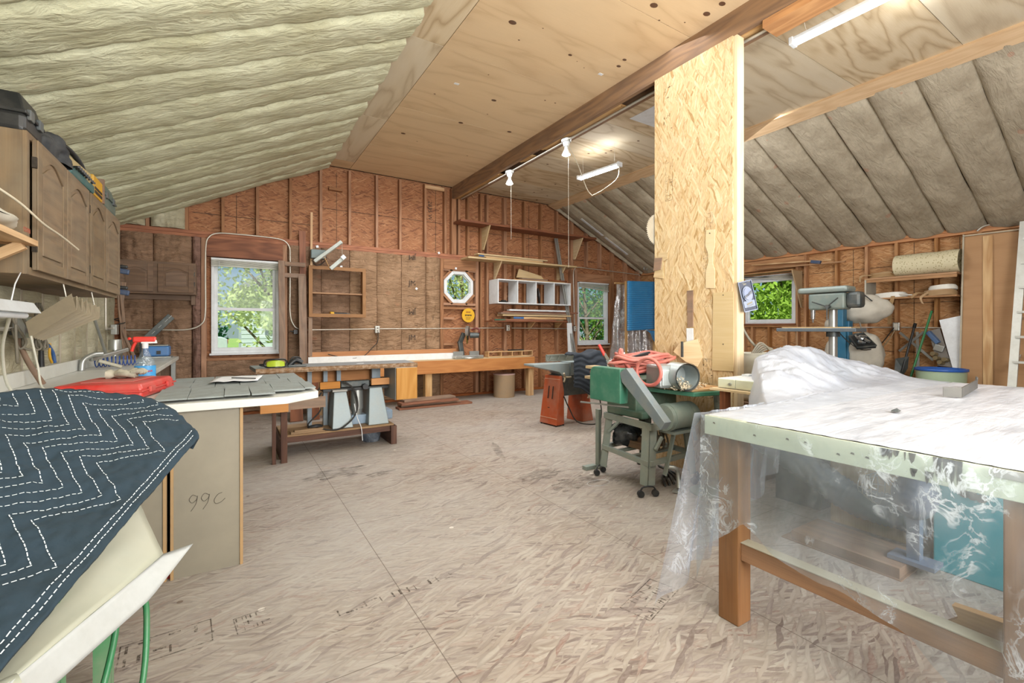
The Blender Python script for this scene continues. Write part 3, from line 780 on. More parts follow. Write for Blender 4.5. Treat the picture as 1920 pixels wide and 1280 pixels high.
# ---------------------------------------------------------------- windows
def dh_window(name, hole, axis, frame_mat=white_p, rail=.5):
    """double hung window; axis 'y' = in the far wall, 'x' = in the right wall"""
    a, b, c, d = hole
    root = thing(name, None, None, (0, 0, 0), kind='structure')
    D0 = (YF if axis == 'y' else XR)
    def B(mb, u0, u1, z0, z1, t0, t1):
        if axis == 'y': mb.bx(u0, u1, D0 + t0, D0 + t1, z0, z1)
        else: mb.bx(D0 + t0, D0 + t1, u0, u1, z0, z1)
    m = MB(); f = .035
    B(m, a, b, c, c + f, .02, .11); B(m, a, b, d - f, d, .02, .11); B(m, a, a + f, c + f, d - f, .02, .11); B(m, b - f, b, c + f, d - f, .02, .11)
    m.build('window_frame', frame_mat, root, bevel=.003)
    mid = c + (d - c) * rail
    for k, (z0, z1, t) in enumerate(((mid - .02, d - f, .075), (c + f, mid + .02, .05))):
        m = MB(); s = .04; u0, u1 = a + f, b - f
        B(m, u0, u1, z0, z0 + s, t, t + .022); B(m, u0, u1, z1 - s, z1, t, t + .022); B(m, u0, u0 + s, z0 + s, z1 - s, t, t + .022); B(m, u1 - s, u1, z0 + s, z1 - s, t, t + .022)
        sa = m.build('sash', frame_mat, root, bevel=.002)
        m = MB(); B(m, u0 + s, u1 - s, z0 + s, z1 - s, t + .009, t + .013); m.build('pane', glass if k else glass_hazy, sa)
    m = MB(); B(m, a - .02, b + .02, c - .025, c, -.03, .11); m.build('window_sill', white_p if axis == 'y' else redwood, root, bevel=.004)
    return root
dh_window('window_1', W1, 'y', rail=.47)
dh_window('window_3', W3, 'y', rail=.42)
dh_window('window_4', W4, 'x', rail=.9)
# octagon window
oc = thing('window_2', None, None, kind='structure')
cx, cz = 3.46, 1.925
def octo(R): return [(cx + R * math.cos(math.pi / 8 + i * math.pi / 4), cz + R * math.sin(math.pi / 8 + i * math.pi / 4)) for i in range(8)]
def ring8(mb, r0, r1, y0, y1):
    A, Bb = octo(r0), octo(r1)
    for i in range(8):
        j = (i + 1) % 8
        q = [A[i], A[j], Bb[j], Bb[i]]
        mb.add([(p[0], y0, p[1]) for p in q] + [(p[0], y1, p[1]) for p in q], [(0, 1, 2, 3), (7, 6, 5, 4), (0, 4, 5, 1), (2, 6, 7, 3), (1, 5, 6, 2), (3, 7, 4, 0)])
m = MB(); ring8(m, .245, .305, YF + .01, YF + .10); ring8(m, .235, .262, YF + .05, YF + .09); m.build('window_frame', white_p, oc, bevel=.003)
m = MB(); P = octo(.24); m.add([(p[0], YF + .07, p[1]) for p in P], [tuple(range(8))]); m.build('pane', glass, oc)
m = MB()
for sx in (-1, 1):
    for sz in (-1, 1):
        m.bar((cx + sx * .13, YF + .03, cz + sz * .30), (cx + sx * .30, YF + .03, cz + sz * .13), .06, .04)
m.build('corner_brace', stud_far, oc)
m = MB()
for (x0, x1, z0, z1) in ((3.15, 3.78, 2.2, 2.24), (3.15, 3.78, 1.60, 1.64)): m.bx(x0, x1, YF + .0, YF + .09, z0, z1)
m.build('rough_frame', stud_far, oc)
# black backing triangles so the octagon opening closes at its corners
m = MB()
for sx in (-1, 1):
    for sz in (-1, 1):
        x1, z1 = cx + sx * .31, cz + sz * .30
        m.prism([(x1, z1), (cx + sx * .12, z1), (x1, cz + sz * .12)], (0, YF + .095, 0), (1, 0, 0), (0, 0, 1), .01)
m.build('corner_filler', osb_wall, oc)

# pulled-up blinds
def blind(u0, u1, z, axis, label, tilt=0.0, n=7, drop=.11):
    D = (YF - .0 if axis == 'y' else XR - .0)
    base = ((u0 + u1) / 2, D, z - drop) if axis == 'y' else (D, (u0 + u1) / 2, z - drop)
    r = thing('window_blind', label, 'window blind', base, group=None)
    def bar(mb, zz, h, t0, t1, tl=0.0):
        dz = tl * (u1 - u0)
        p0 = (u0, D + (t0 + t1) / 2, zz) if axis == 'y' else (D + (t0 + t1) / 2, u0, zz)
        p1 = (u1, D + (t0 + t1) / 2, zz - dz) if axis == 'y' else (D + (t0 + t1) / 2, u1, zz - dz)
        mb.bar(p0, p1, abs(t1 - t0), h)
    m = MB(); bar(m, z - .012, .025, -.02, .02); m.build('head_rail', white_p, r)
    m = MB()
    for i in range(n): bar(m, z - .03 - i * (drop - .04) / n, .006, -.02, .02, tilt * (i + 1) / n)
    m.build('slats', plain('ivory slats', '#d2d2c6', .5, dirt=.3), r)
    m = MB(); bar(m, z - drop + .005, .014, -.018, .018, tilt); m.build('bottom_rail', plain('ivory slats', '#d2d2c6'), r)
    return r
b1 = blind(-.19, .62, 2.145, 'y', 'white slatted blind pulled up over the tall window by the hanging oak cabinet', .0)
m = MB(); m.tube([(-.10, YF - .03, 2.1), (-.10, YF - .035, 1.55)], .0025, 5); m.build('cord', white_p, b1)
blind(6.2, 7.03, 2.165, 'y', 'white blind hanging crooked in the window beside the white cubby shelf', .09, 6, .1)
blind(3.97, 4.83, 2.13, 'x', 'white blind bunched crookedly in the window behind the drill press', -.13, 6, .12)

# ---------------------------------------------------------------- outside: lawn, trees, fence, house and truck
m = MB(); m.grid(lambda u, v: (-40 + 90 * u, 7.6 + 70 * v, -.3), 30, 30, 90, 70, smooth=True)
m.grid(lambda u, v: (8.4 + 50 * u, -20 + 40 * v, -.3), 12, 12, 50, 40)
tag(m.build('lawn', plain('grass green', '#7d9a4a', .9, dirt=.3, dcol='#b8b07a', scale=.6), kind='stuff'), 'sunlit green lawn outside the windows', 'lawn')
bark = plain('bark', '#6b5b4a', .9, dirt=.4)
def tree_mesh(seed, H, R, leaves, lsz, z0=.25):
    rnd = random.Random(seed); m = MB()
    clumps = []
    for i in range(14):
        a = rnd.uniform(0, 6.28); rr = R * math.sqrt(rnd.random()) * .8; z = H * rnd.uniform(z0, .95)
        clumps.append((V((rr * math.cos(a), rr * math.sin(a), z)), R * rnd.uniform(.3, .55)))
    for i in range(leaves):
        c, r = rnd.choice(clumps)
        d = V((rnd.gauss(0, 1), rnd.gauss(0, 1), rnd.gauss(0, .8))).normalized() * r * rnd.random() ** .4
        p = c + d; a = V((rnd.uniform(-1, 1), rnd.uniform(-1, 1), rnd.uniform(-1, 1))).normalized() * lsz * rnd.uniform(.6, 1.3)
        b = a.cross(V((rnd.uniform(-1, 1), rnd.uniform(-1, 1), rnd.uniform(-1, 1)))).normalized() * lsz * .5
        m.add([p - a, p + b, p + a, p - b], [(0, 1, 2, 3)], [[(0, 0)] * 4])
    t = MB(); t.tube([(0, 0, 0.0), (.06, 0, H * .3), (0, .08, H * .6), (.05, 0, H * .85)], lambda k: .10 * (1 - .75 * k) * H / 5, 8)
    for c, r in clumps[:12]:
        b0 = V((0, 0, max(.3, c.z - r * 1.2) * .8)); t.tube([b0, (b0 + c) / 2 + V((0, 0, .1)), c, c + (c - b0) * .35], lambda k: .035 * (1 - .7 * k) * H / 5, 5)
    return m, t
lf = [leafm('leaf light', '#a9c45a', '#7fa23c'), leafm('leaf mid', '#86a94c', '#587c34'), leafm('leaf bluegreen', '#4f9a62', '#2f6a45'), leafm('leaf pale', '#d5dca0', '#a8b870')]
trees = [
    (.85, 11.2, 4.4, 1.9, 9000, .06, 3, 'pale grey-green tree right outside the tall left window', .40),
    (3.4, 18.4, 5.0, 2.3, 7000, .08, 1, 'green tree in front of the pale house outside the tall window', .1),
    (-2.6, 30.5, 4.6, 2.4, 4200, .12, 2, 'blue-green round tree standing behind the parked truck', .05),
    (5.9, 12.2, 5.0, 2.0, 7000, .06, 3, 'pale branching tree seen through the octagon window', .15),
    (9.8, 11.2, 4.4, 2.3, 9000, .06, 1, 'leafy tree outside the window beside the white cubby shelf', .05),
    (15.5, 17.0, 4.0, 2.0, 4200, .1, 2, 'dark green shrub-like tree low outside the window by the cubby shelf', .02),
    (10.9, 5.6, 3.6, 1.9, 17000, .075, 0, 'bright yellow-green tree outside the window behind the drill press', .03),
]
for (x, y, H, R, n, ls, li, lab, z0) in trees:
    lm, tm = tree_mesh(int(x * 10 + y * 7), H, R, n, ls, z0)
    r = thing('tree', lab, 'tree', (x, y, -.3), group='trees outside the windows')
    for mb, nm, mt in ((lm, 'foliage', lf[li]), (tm, 'trunk', bark)):
        mb.v = [p + V((x, y, -.3)) for p in mb.v]; mb.build(nm, mt, r)
# grey pickup truck parked beyond the left window
tx, ty = -2.25, 25.0
trk = thing('pickup_truck', 'silver pickup truck parked outside the tall left window', 'truck', (tx, ty, -.3), .05)
silver = plain('silver car paint', '#c7cdd2', .25, .3, dirt=.1)
def TV(p): return parent_matrix(trk) @ V(p)
def tb(mb, x0, x1, y0, y1, z0, z1): mb.box((0, 0, 0), (1, 1, 1)); 
m = MB(); m.prism([(-3.2, .5), (2.2, .5), (2.2, 1.0), (2.0, 1.1), (.4, 1.15), (-3.2, 1.1)], (0, -.9, 0), (1, 0, 0), (0, 0, 1), -1.8); m.v = [TV(p) for p in m.v]; m.build('body', silver, trk, bevel=.04)
m = MB(); m.prism([(-1.9, 1.1), (.5, 1.1), (.0, 1.75), (-1.5, 1.78)], (0, -.8, 0), (1, 0, 0), (0, 0, 1), -1.6); m.v = [TV(p) for p in m.v]; m.build('cab', silver, trk, bevel=.04)
m = MB(); m.prism([(-1.7, 1.18), (.28, 1.18), (-.05, 1.66), (-1.45, 1.68)], (0, -.81, 0), (1, 0, 0), (0, 0, 1), .01); m.v = [TV(p) for p in m.v]; m.build('side_glass', plain('dark car glass', '#46535a', .1, dirt=0), trk)
for xx in (-2.2, 1.4):
    m = MB(); m.cyl((xx, -.95, .4), (xx, -.72, .4), .4, n=20); m.v = [TV(p) for p in m.v]; m.build('wheel', rubber, trk)
m = MB(); m.box((2.21, -.75, .9), (.02, .2, .2)); m.v = [TV(p) for p in m.v]; m.build('tail_light', plain('red lens', '#c2402f', .2, dirt=0), trk)
# pale house with lap siding
hs = thing('house', 'pale house with lap siding behind the trees outside the left window', 'house', (3.3, 26, -.3))
m = MB(); m.bx(.5, 6.5, 23, 29, -.3, 2.8)
for k in range(16): m.bx(.48, 6.52, 22.985, 23.0, -.2 + k * .19, -.19 + k * .19)
m.build('siding', plain('house siding', '#b9c0c4', .7, dirt=.1), hs)
m = MB(); m.prism([(.1, 2.8), (6.9, 2.8), (3.3, 5.0)], (0, 29.4, 0), (1, 0, 0), (0, 0, 1), 6.8); m.build('roof', plain('roof shingles', '#7d7f82', .9), hs)
m = MB(); m.bx(1.4, 2.4, 22.96, 22.99, .9, 2.1); m.build('window', plain('dark car glass', '#46535a'), hs)
# ================================================================= left side: cabinets, counter and what lies on it
def arch_door(parent, o, u, v, n, W, H, mat, hinge_side=None, arch=.05, pm=None):
    """door with a raised panel whose top is a cathedral arch; o = lower corner, u along the width, v up, n outwards"""
    o = V(o); u = V(u); v = V(v); n = V(n)
    def arch_poly(i, top):
        P = [(i, i), (W - i, i), (W - i, H - i - arch)]
        for k in range(11):
            t = k / 10; x = W - i - t * (W - 2 * i); P.append((x, H - i - arch + top * arch * (math.sin(math.pi * t) ** 1.25)))
        P.append((i, H - i - arch)); return P
    sgn = 1 if u.cross(v).dot(n) > 0 else -1
    m = MB(); m.prism([(0, 0), (W, 0), (W, H), (0, H)], o, u, v, .014 * sgn)
    # frame: stiles and rails standing proud of the panel
    s = .055
    for (x0, x1, y0, y1) in ((0, s, 0, H), (W - s, W, 0, H), (s, W - s, 0, s)):
        m.prism([(x0, y0), (x1, y0), (x1, y1), (x0, y1)], o + n * .0141, u, v, .008 * sgn)
    A = arch_poly(s, 1.0)[2:]; m.prism([(W - s, H), (s, H)] + A[::-1], o + n * .0141, u, v, .008 * sgn)
    d = m.build('door', mat, parent, bevel=.002)
    m = MB(); m.prism(arch_poly(s + .022, 1.0), o + n * .0141, u, v, .007 * sgn); m.build('raised_panel', pm or mat, d, bevel=.005)
    if hinge_side is not None:
        for z in (.09, H - .13):
            m = MB(); p = o + u * (hinge_side) + v * (z + .02) + n * .012
            m.box(p, (.016, .016, .05)); m.build('hinge', plain('antique hinge', '#3a332b', .5, .4), d)
    return d
def wall_unit(y0, y1, doors, label):
    r = thing('wall_cabinet', label, 'cabinet', (-.97, (y0 + y1) / 2, 1.45), 0, 'dusty oak wall cabinets over the counter')
    m = MB(); m.bx(XL, -.80, y0 + .001, y1 - .001, 1.45, 2.11); m.build('carcass', walnut if y0 > 3.5 else oakdust, r, bevel=.003)
    m = MB(); m.bx(-.80, -.785, y0, y0 + .035, 1.45, 2.11); m.bx(-.80, -.785, y1 - .035, y1, 1.45, 2.11); m.bx(-.80, -.785, y0 + .035, y1 - .035, 1.45, 1.485); m.bx(-.80, -.785, y0 + .035, y1 - .035, 2.08, 2.11)
    m.build('face_frame', oakdust, r)
    for a, b, h in doors: arch_door(r, (-.784, b, 1.475), (0, -1, 0), (0, 0, 1), (1, 0, 0), b - a, .615, oakdust, hinge_side=(b - a + .01 if h < 0 else -.01), arch=.06)
    return r
wall_unit(2.96, 3.98, ((3.02, 3.47, -1), (3.49, 3.96, 1)), 'dusty oak wall cabinet with two arched doors, the unit under the black tool case')
wall_unit(3.98, 4.97, ((4.00, 4.44, -1), (4.46, 4.95, 1)), 'dusty oak wall cabinet with two arched doors, the unit under the grey-green saw case')
# small hanging cabinet on the far wall
r = thing('hanging_cabinet', 'small two-door oak cabinet hanging on the insulated far wall', 'cabinet', (-.72, 7.16, 1.62))
m = MB(); m.bx(-1.13, -.345, 7.03, 7.25, 1.62, 2.02); m.build('carcass', walnut, r, bevel=.003)
arch_door(r, (-1.11, 7.028, 1.645), (1, 0, 0), (0, 0, 1), (0, -1, 0), .34, .345, walnut, arch=.04)
arch_door(r, (-.725, 7.028, 1.645), (1, 0, 0), (0, 0, 1), (0, -1, 0), .36, .345, walnut, hinge_side=.365, arch=.04)
m = MB(); m.bx(-1.13, -.39, 7.2, 7.25, 1.56, 1.62); m.bx(-.40, -.36, 7.16, 7.25, 1.50, 1.62); m.build('hanging_rail', walnut, r)

# on top of the wall cabinets
def case_box(name, label, x0, x1, y0, y1, z0, z1, mat, latch=None, ridge=3, parent=None):
    r = thing(name, label, 'tool case', ((x0 + x1) / 2, (y0 + y1) / 2, z0))
    zm = z0 + (z1 - z0) * .5
    m = MB(); m.box(((x0 + x1) / 2, (y0 + y1) / 2, (z0 + zm) / 2), (x1 - x0, y1 - y0, zm - z0 - .004)); m.build('tray', mat, r, bevel=.02)
    m = MB(); m.box(((x0 + x1) / 2, (y0 + y1) / 2, (zm + z1) / 2), (x1 - x0, y1 - y0, z1 - zm - .004), taper=.84); 
    for k in range(ridge):
        yy = y0 + (y1 - y0) * (k + 1) / (ridge + 1); m.bx(x0 + (x1 - x0) * .12, x1 - (x1 - x0) * .12, yy - .012, yy + .012, z1 - .01, z1 + .006)
    m.build('case_lid', mat, r, bevel=.018)
    for yy in (y0 + (y1 - y0) * .25, y0 + (y1 - y0) * .75):
        m = MB(); m.box((x1 + .004, yy, zm), (.016, .05, .05)); m.build('latch', latch or mat, r, bevel=.003)
    m = MB(); m.bx(x0 - .006, x1 + .006, y0 - .006, y1 + .006, zm - .008, zm + .008); m.build('seam_rim', mat, r, bevel=.003)
    return r
case_box('tool_case', 'black hard tool case lying on the wall cabinet nearest the camera', -1.08, -.80, 2.99, 3.24, 2.113, 2.30, black_m, latch=plain('grey latch', '#565b5c'))
m = MB()
def rag(c, sx, sy, sz, sd, amp=.35, n=22):
    c = V(c)
    def f(u, v):
        a = 6.2832 * u; b = v * math.pi / 2 if v <= 1 else 0
        k = 1 + amp * fbm(math.cos(a) * 1.6 + sd, math.sin(a) * 1.6, v * 2.2 + sd, 3)
        r = math.cos(b) ** .7 * k
        return c + V((sx * r * math.cos(a), sy * r * math.sin(a), max(0, sz * math.sin(b) * (1 + amp * .8 * nz(u * 9 + sd, v * 5, sd)))))
    m.grid(f, n * 2, n)
rag((-.885, 3.44, 2.112), .13, .19, .15, 3, .45); one(m, 'cloth_bag', plain('charcoal cloth', '#33363a', .85, dirt=.35, dcol='#6b6a66'), 'crumpled charcoal cloth bag heaped on the wall cabinet beside the black case', 'bag')
# reciprocating tool: teal body, yellow box, black strap
r = thing('power_saw', 'teal and black power saw with a black strap lying on the wall cabinets', 'power tool', (-.86, 3.85, 2.112))
m = MB(); m.bar((-.82, 3.66, 2.145), (-.80, 4.12, 2.135), .07, .06); m.build('body', plain('teal tool plastic', '#3d6c6c', .45), r, bevel=.012)
m = MB(); m.bar((-.86, 3.62, 2.215), (-.80, 4.02, 2.18), .08, .07); m.build('motor_housing', plain('beige motor housing', '#b5a274', .5), r, bevel=.015)
m = MB()
for k in range(9): m.bar((-.785, 3.70 + k * .045, 2.165), (-.775, 3.72 + k * .045, 2.172), .05, .012)
m.build('vent_ribs', black_m, r)
m = MB(); m.tube([(-.93, 3.60, 2.14), (-.90, 3.70, 2.29), (-.86, 3.9, 2.33), (-.82, 4.05, 2.27), (-.80, 4.12, 2.14)], .016, 8); m.build('strap', black_m, r)
r = thing('drill_box', 'yellow box of tools standing on the wall cabinets beside the saw case', 'box', (-.90, 4.30, 2.112))
m = MB(); m.bx(-1.0, -.775, 4.14, 4.40, 2.112, 2.25); m.build('body', plain('tool yellow', '#d9a626', .5), r, bevel=.008)
m = MB(); m.bx(-.776, -.772, 4.17, 4.37, 2.13, 2.15); m.bx(-.776, -.772, 4.17, 4.37, 2.16, 2.175); m.build('dark_stripe', black_m, r)
m = MB(); m.bx(-1.02, -.77, 4.41, 4.44, 2.112, 2.29); m.build('end_board', oldwood, r)
case_box('saw_case', 'grey-green hard saw case lying on the far end of the wall cabinets', -1.08, -.79, 4.48, 4.96, 2.113, 2.32, plain('green grey plastic', '#5e6f68', .5, dirt=.35, dcol='#8d9587'), latch=plain('grey latch', '#565b5c'), ridge=4)

# bagged material on a small braced shelf in front of the cabinets
r = thing('bracket_shelf', 'small dusty wooden bracket shelf at the end of the wall cabinets', 'shelf', (-.95, 2.55, 1.40))
m = MB(); m.bx(XL, -.74, 2.15, 2.93, 1.575, 1.60); m.build('shelf_board', fir, r)
for yy in (2.25, 2.86):
    m = MB(); m.bar((XL + .01, yy, 1.33), (-.77, yy, 1.57), .03, .04); m.build('brace', fir, r)
r = thing('plastic_bag', 'dusty white plastic sack lying on the bracket shelf', 'bag', (-.95, 2.6, 1.601))
m = MB()
m.grid(lambda u, v: V((-.93, 2.58, 1.602)) + V(((.20 + .03 * nz(v * 6, u * 6, 3)) * math.cos(6.283 * u) * math.sin(math.pi * v) ** .5, .36 * (2 * v - 1), max(0, .045 + (.05 + .02 * nz(u * 5, v * 7, 1)) * math.sin(6.283 * u) * math.sin(math.pi * v) ** .5))), 24, 18)
m.build('sack', plain('white sack', '#d6d2c3', .6, dirt=.3, dcol='#a59a84'), r)
text('print', 'com', .045, (-.742, 2.80, 1.63), Euler((math.pi / 2, 0, math.pi / 2)).to_matrix(), plain('red print', '#a3533c', .8), r)
r = thing('hose_coil', 'coil of pale hose and cord lying on the white sack on the bracket shelf', 'hose', (-.88, 2.66, 1.70))
m = MB()
for k in range(5):
    rr = .10 + .008 * k; m.tube([(-.93 + rr * math.cos(t * .7), 2.62 + rr * 1.3 * math.sin(t * .7), 1.705 + .028 * k + .006 * math.sin(t)) for t in range(9)], .012, 7, closed=True)
m.build('coil', plain('pale hose', '#c5cdd0', .5, dirt=.25), r)
m = MB(); m.tube([(-.83, 2.66, 1.80), (-.76, 2.78, 1.74), (-.72, 2.92, 1.68), (-.70, 3.10, 1.655), (-.68, 3.30, 1.62)], .005, 6); m.build('loose_end', plain('cream cord', '#cfc5ad', .6), r)

# hanging tube light under the cabinets
r = thing('hanging_light', 'unlit white tube light hanging on a wire below the wall cabinet', 'light', (-.74, 2.2, 1.25))
m = MB(); m.prism([(-.07, .0), (.07, 0), (.045, .045), (-.045, .045)], (-.74, 2.70, 1.262), (1, 0, 0), (0, 0, 1), 1.1); m.build('reflector', plain('white lamp enamel', '#cdd3d6', .35, dirt=.2), r, bevel=.004)
for dx in (-.03, .03):
    m = MB(); m.cyl((-.74 + dx, 1.65, 1.252), (-.74 + dx, 2.65, 1.252), .013); m.build('tube', plain('unlit tube', '#e6ebee', .2, dirt=.1), r)
m = MB(); m.tube([(-.74, 2.62, 1.305), (-.74, 2.66, 1.38), (-.80, 2.94, 1.452)], .0025, 5, sm=False); m.build('wire', white_p, r)
# corrugated dusty trim pieces under the cabinets
r = thing('trim_bundle', 'dusty zigzag bundle of V-shaped trim strips slung below the wall cabinets', 'trim strips', (-.86, 3.8, 1.2))
tm_ = plain('dusty trim', '#a0937a', .6, dirt=.3)
F0, F5, B0, B5 = V((-.75, 3.50, 1.395)), V((-.75, 4.17, 1.35)), V((-.97, 3.64, 1.235)), V((-.99, 3.97, 1.205))
for k in range(6):
    f0, f1 = F0.lerp(F5, k / 6), F0.lerp(F5, (k + 1) / 6); b0, b1 = B0.lerp(B5, k / 6), B0.lerp(B5, (k + 1) / 6)
    fm, bm = (f0 + f1) / 2 - V((-.01, 0, .085)), (b0 + b1) / 2 - V((-.01, 0, .085))
    m = MB(); m.add([b0, f0, fm, bm, f1, b1], [(0, 1, 2, 3), (3, 2, 4, 5)]); m.build('strip', tm_, r, solid=.005)
for q in (F0, F5):
    m = MB(); m.tube([q + V((-.03, .04, -.02)), q + V((-.05, .04, .10))], .004, 5, sm=False); m.build('wire_sling', emt, r)

# counter along the left wall
r = thing('worktop_counter', 'long white laminate counter along the left wall with a backsplash', 'counter', (-.85, 5.0, 0))
m = MB(); m.bx(-1.085, -.53, 2.68, 7.18, .80, .842); m.build('worktop', lam_white, r, bevel=.004)
m = MB(); m.bx(-1.085, -1.065, 2.0, 7.18, .843, .935); m.build('backsplash', lam_white, r, bevel=.003)
for yy in (4.2, 5.7, 7.14):
    m = MB(); m.bx(-1.1, -.57, yy - .02, yy + .02, 0, .80); m.build('support_panel', oldwood, r)
m = MB(); m.bx(-.60, -.555, 7.05, 7.12, .38, .80); m.build('bracket', galv, r)
# peninsula: a slab on two board-sided carcasses
r = thing('peninsula_table', 'white-edged peninsula table top on grey board carcasses', 'table', (-.1, 3.2, 0))
m = MB(); m.prism([(-.529, 2.655), (.265, 2.655), (.44, 2.80), (.445, 3.86), (-.529, 3.86)], (0, 0, .802), (1, 0, 0), (0, 1, 0), .039); m.build('table_top', lam_white, r, bevel=.003)
mdf = plain('grey hardboard', '#8b8474', .6, dirt=.35, dcol='#a39a86', scale=3); raw = plain('raw board edge', '#b08e62', .7)
for (a, b) in ((-.232, .064), (-.54, -.248)):
    m = MB(); m.bx(a, b, 2.70, 3.80, .0, .80); c = m.build('carcass', mdf, r)
    m = MB()
    for x in (a + .006, b - .006): m.bx(x - .006, x + .006, 2.693, 2.70, 0, .80)
    m.bx(b, b + .002, 2.70, 2.712, 0, .80)
    m.build('edge_strip', raw, c)
pen = plain('pencil', '#4d473d', .9, dirt=0)
def scrawl(pts): m.tube([(-.165 + x * .0011, 2.6985, .30 + y * .0011) for x, y in pts], .0011, 5)
m = MB()
for dx in (0, 44): scrawl([(dx + 34, 72), (dx + 18, 80), (dx + 6, 62), (dx + 16, 46), (dx + 32, 58), (dx + 36, 74), (dx + 30, 40), (dx + 12, 10)])
scrawl([(128, 72), (112, 66), (98, 44), (104, 26), (124, 30), (140, 44)]); m.build('pencil_note', pen, r, label='handwritten 99C in pencil')
m = MB(); m.bx(-.246, -.234, 2.72, 2.74, 0, .05); m.build('red_clip', plain('red clip', '#a02a20'), r)
# shingle offcut, papers and pencil
r = thing('shingle_strip', 'grey weathered shingle strip lying on the peninsula table', 'shingle', (.1, 3.3, .842))
sh_m = plain('grey shingle', '#8f9694', .85, dirt=.4, dcol='#74746c', scale=14, bump=.3)
m = MB()
for k in range(3):
    y0 = 2.70 + k * .36; x = -.30
    while x < .40 - .0:
        wd = random.uniform(.10, .16); x2 = min(.43, x + wd); z = .8445 + .008 * (k == 0) + random.uniform(0, .004)
        yy0 = y0 + random.uniform(-.012, .012) + (max(0, x2 - .27) * .75 if k == 0 else 0)
        m.box(((x + x2) / 2, (yy0 + y0 + .40) / 2, z + .006), (x2 - x - .003, y0 + .40 - yy0, .008), (.014, 0, random.uniform(-.02, .02))); x = x2
m.build('tabs', sh_m, r)
paper_m = plain('paper', '#e4e6e8', .8, dirt=.08)
m = MB(); m.grid(lambda u, v: (-.10 + .26 * u + .05 * v, 3.32 + .34 * v - .04 * u, .869 + .012 * abs(nz(u * 3, v * 3)) + .02 * (u > .9) * (u - .9)), 10, 10)
one(m, 'paper_sheet', paper_m, 'loose white paper sheet lying on the shingle strip', 'paper', solid=.001)
m = MB(); m.cyl((.02, 3.36, .888), (.15, 3.31, .882), .004, n=6); one(m, 'pencil', plain('dark pencil', '#26292e', .4), 'dark pencil lying across the white paper sheet', 'pencil')
# red plastic case with a glove and a spray bottle
red_p = plain('red plastic', '#c9342f', .4, dirt=.45, dcol='#c58378', scale=5)
r = thing('tool_case', 'flat red plastic tool case lying on the counter corner', 'tool case', (-.5, 3.2, .843), math.radians(-12))
def RT(mb): mb.v = [parent_matrix(r) @ p for p in mb.v]; return mb
m = MB(); m.box((0, 0, .02), (.37, .46, .036)); RT(m).build('tray', red_p, r, bevel=.012)
m = MB(); m.box((0, 0, .058), (.37, .46, .036), taper=.94); RT(m).build('case_lid', red_p, r, bevel=.012)
m = MB(); m.box((0, 0, .039), (.385, .475, .008)); RT(m).build('seam_rim', red_p, r, bevel=.003)
m = MB(); m.box((0, .02, .079), (.22, .28, .006)); RT(m).build('recess', plain('dusty red', '#c0645a', .6), r, bevel=.002)
for y in (-.12, .12):
    m = MB(); m.box((.19, y, .04), (.014, .06, .03)); RT(m).build('latch', red_p, r, bevel=.003)
m = MB()
gl = (-.46, 3.28, .925)
def fglove(u, v):
    a = 6.2832 * u; t = v
    rx = .055 * (1 - .35 * t) * (1 + .18 * nz(u * 5 + 2, v * 4)); rz = .024 * (1 + .3 * nz(u * 4, v * 5 + 9))
    return V(gl) + V((-.10 + .13 * t, rx * math.cos(a) + .012 * math.sin(t * 7), .022 + rz * math.sin(a) + .012 * nz(v * 6, u * 3)))
m.grid(fglove, 20, 14)
r = thing('work_glove', 'worn pale work glove lying on the red tool case', 'glove', gl)
cloth_g = plain('worn glove cloth', '#b9b3a0', .9, dirt=.5, dcol='#6f6c60', scale=16, bump=.3)
m.build('palm', cloth_g, r)
for k in range(4):
    m = MB(); y = -.042 + k * .028; m.tube([V(gl) + V((.01, y * .8, .030)), V(gl) + V((.045, y, .036)), V(gl) + V((.065 - .01 * (k == 0), y * 1.15, .022))], lambda q: .014 - .003 * q, 8); m.build('finger', cloth_g, r)
m = MB(); m.tube([V(gl) + V((-.05, -.04, .025)), V(gl) + V((-.01, -.075, .024)), V(gl) + V((.03, -.085, .016))], lambda q: .015 - .003 * q, 8); m.build('thumb', cloth_g, r)
# spray bottle of window cleaner
bp = V((-.435, 3.60, .843))
r = thing('spray_bottle', 'clear spray bottle with red trigger and blue label beside the red case', 'spray bottle', bp)
m = MB(); R8 = [(.048, .0), (.052, .01), (.052, .125), (.046, .15), (.032, .18), (.018, .215), (.014, .235)]
m.lathe(R8, bp, 24); m.v = [V((p.x, bp.y + (p.y - bp.y) * .7, p.z)) for p in m.v]; m.build('bottle', film('clear bottle', .12, .2, '#eef6fa', '#dfeaf0', 20), r)
m = MB(); m.lathe([(.0535, .03), (.0535, .125)], bp, 24); m.v = [V((p.x, bp.y + (p.y - bp.y) * .72, p.z)) for p in m.v]; m.build('label', plain('blue label', '#3f9ad6', .4, dirt=.05), r)
m = MB(); m.lathe([(.016, .232), (.017, .262), (.014, .266)], bp, 16); m.build('collar', white_p, r)
m = MB(); m.bar(bp + V((-.06, 0, .287)), bp + V((.055, 0, .287)), .03, .035); m.bar(bp + V((-.065, 0, .292)), bp + V((-.085, 0, .292)), .018, .018); m.build('spray_head', plain('red sprayer', '#d8362c', .35, dirt=.05), r, bevel=.008)
m = MB(); m.prism([(-.02, .262), (.06, .262), (.055, .285), (-.02, .285)], bp + V((0, .013, 0)), (1, 0, 0), (0, 0, 1), .026); m.build('shroud', white_p, r, bevel=.004)
m = MB(); m.tube([bp + V((-.04, 0, .28)), bp + V((-.055, 0, .25)), bp + V((-.065, 0, .215))], .009, 8); m.build('trigger', plain('red sprayer', '#d8362c'), r)
q = bp + V((.0, -.0425, .092)); text('label_name', 'Windex', .026, q, Euler((math.pi / 2, -.12, -.05)).to_matrix(), plain('label red', '#c8262b', .4, dirt=0), r)
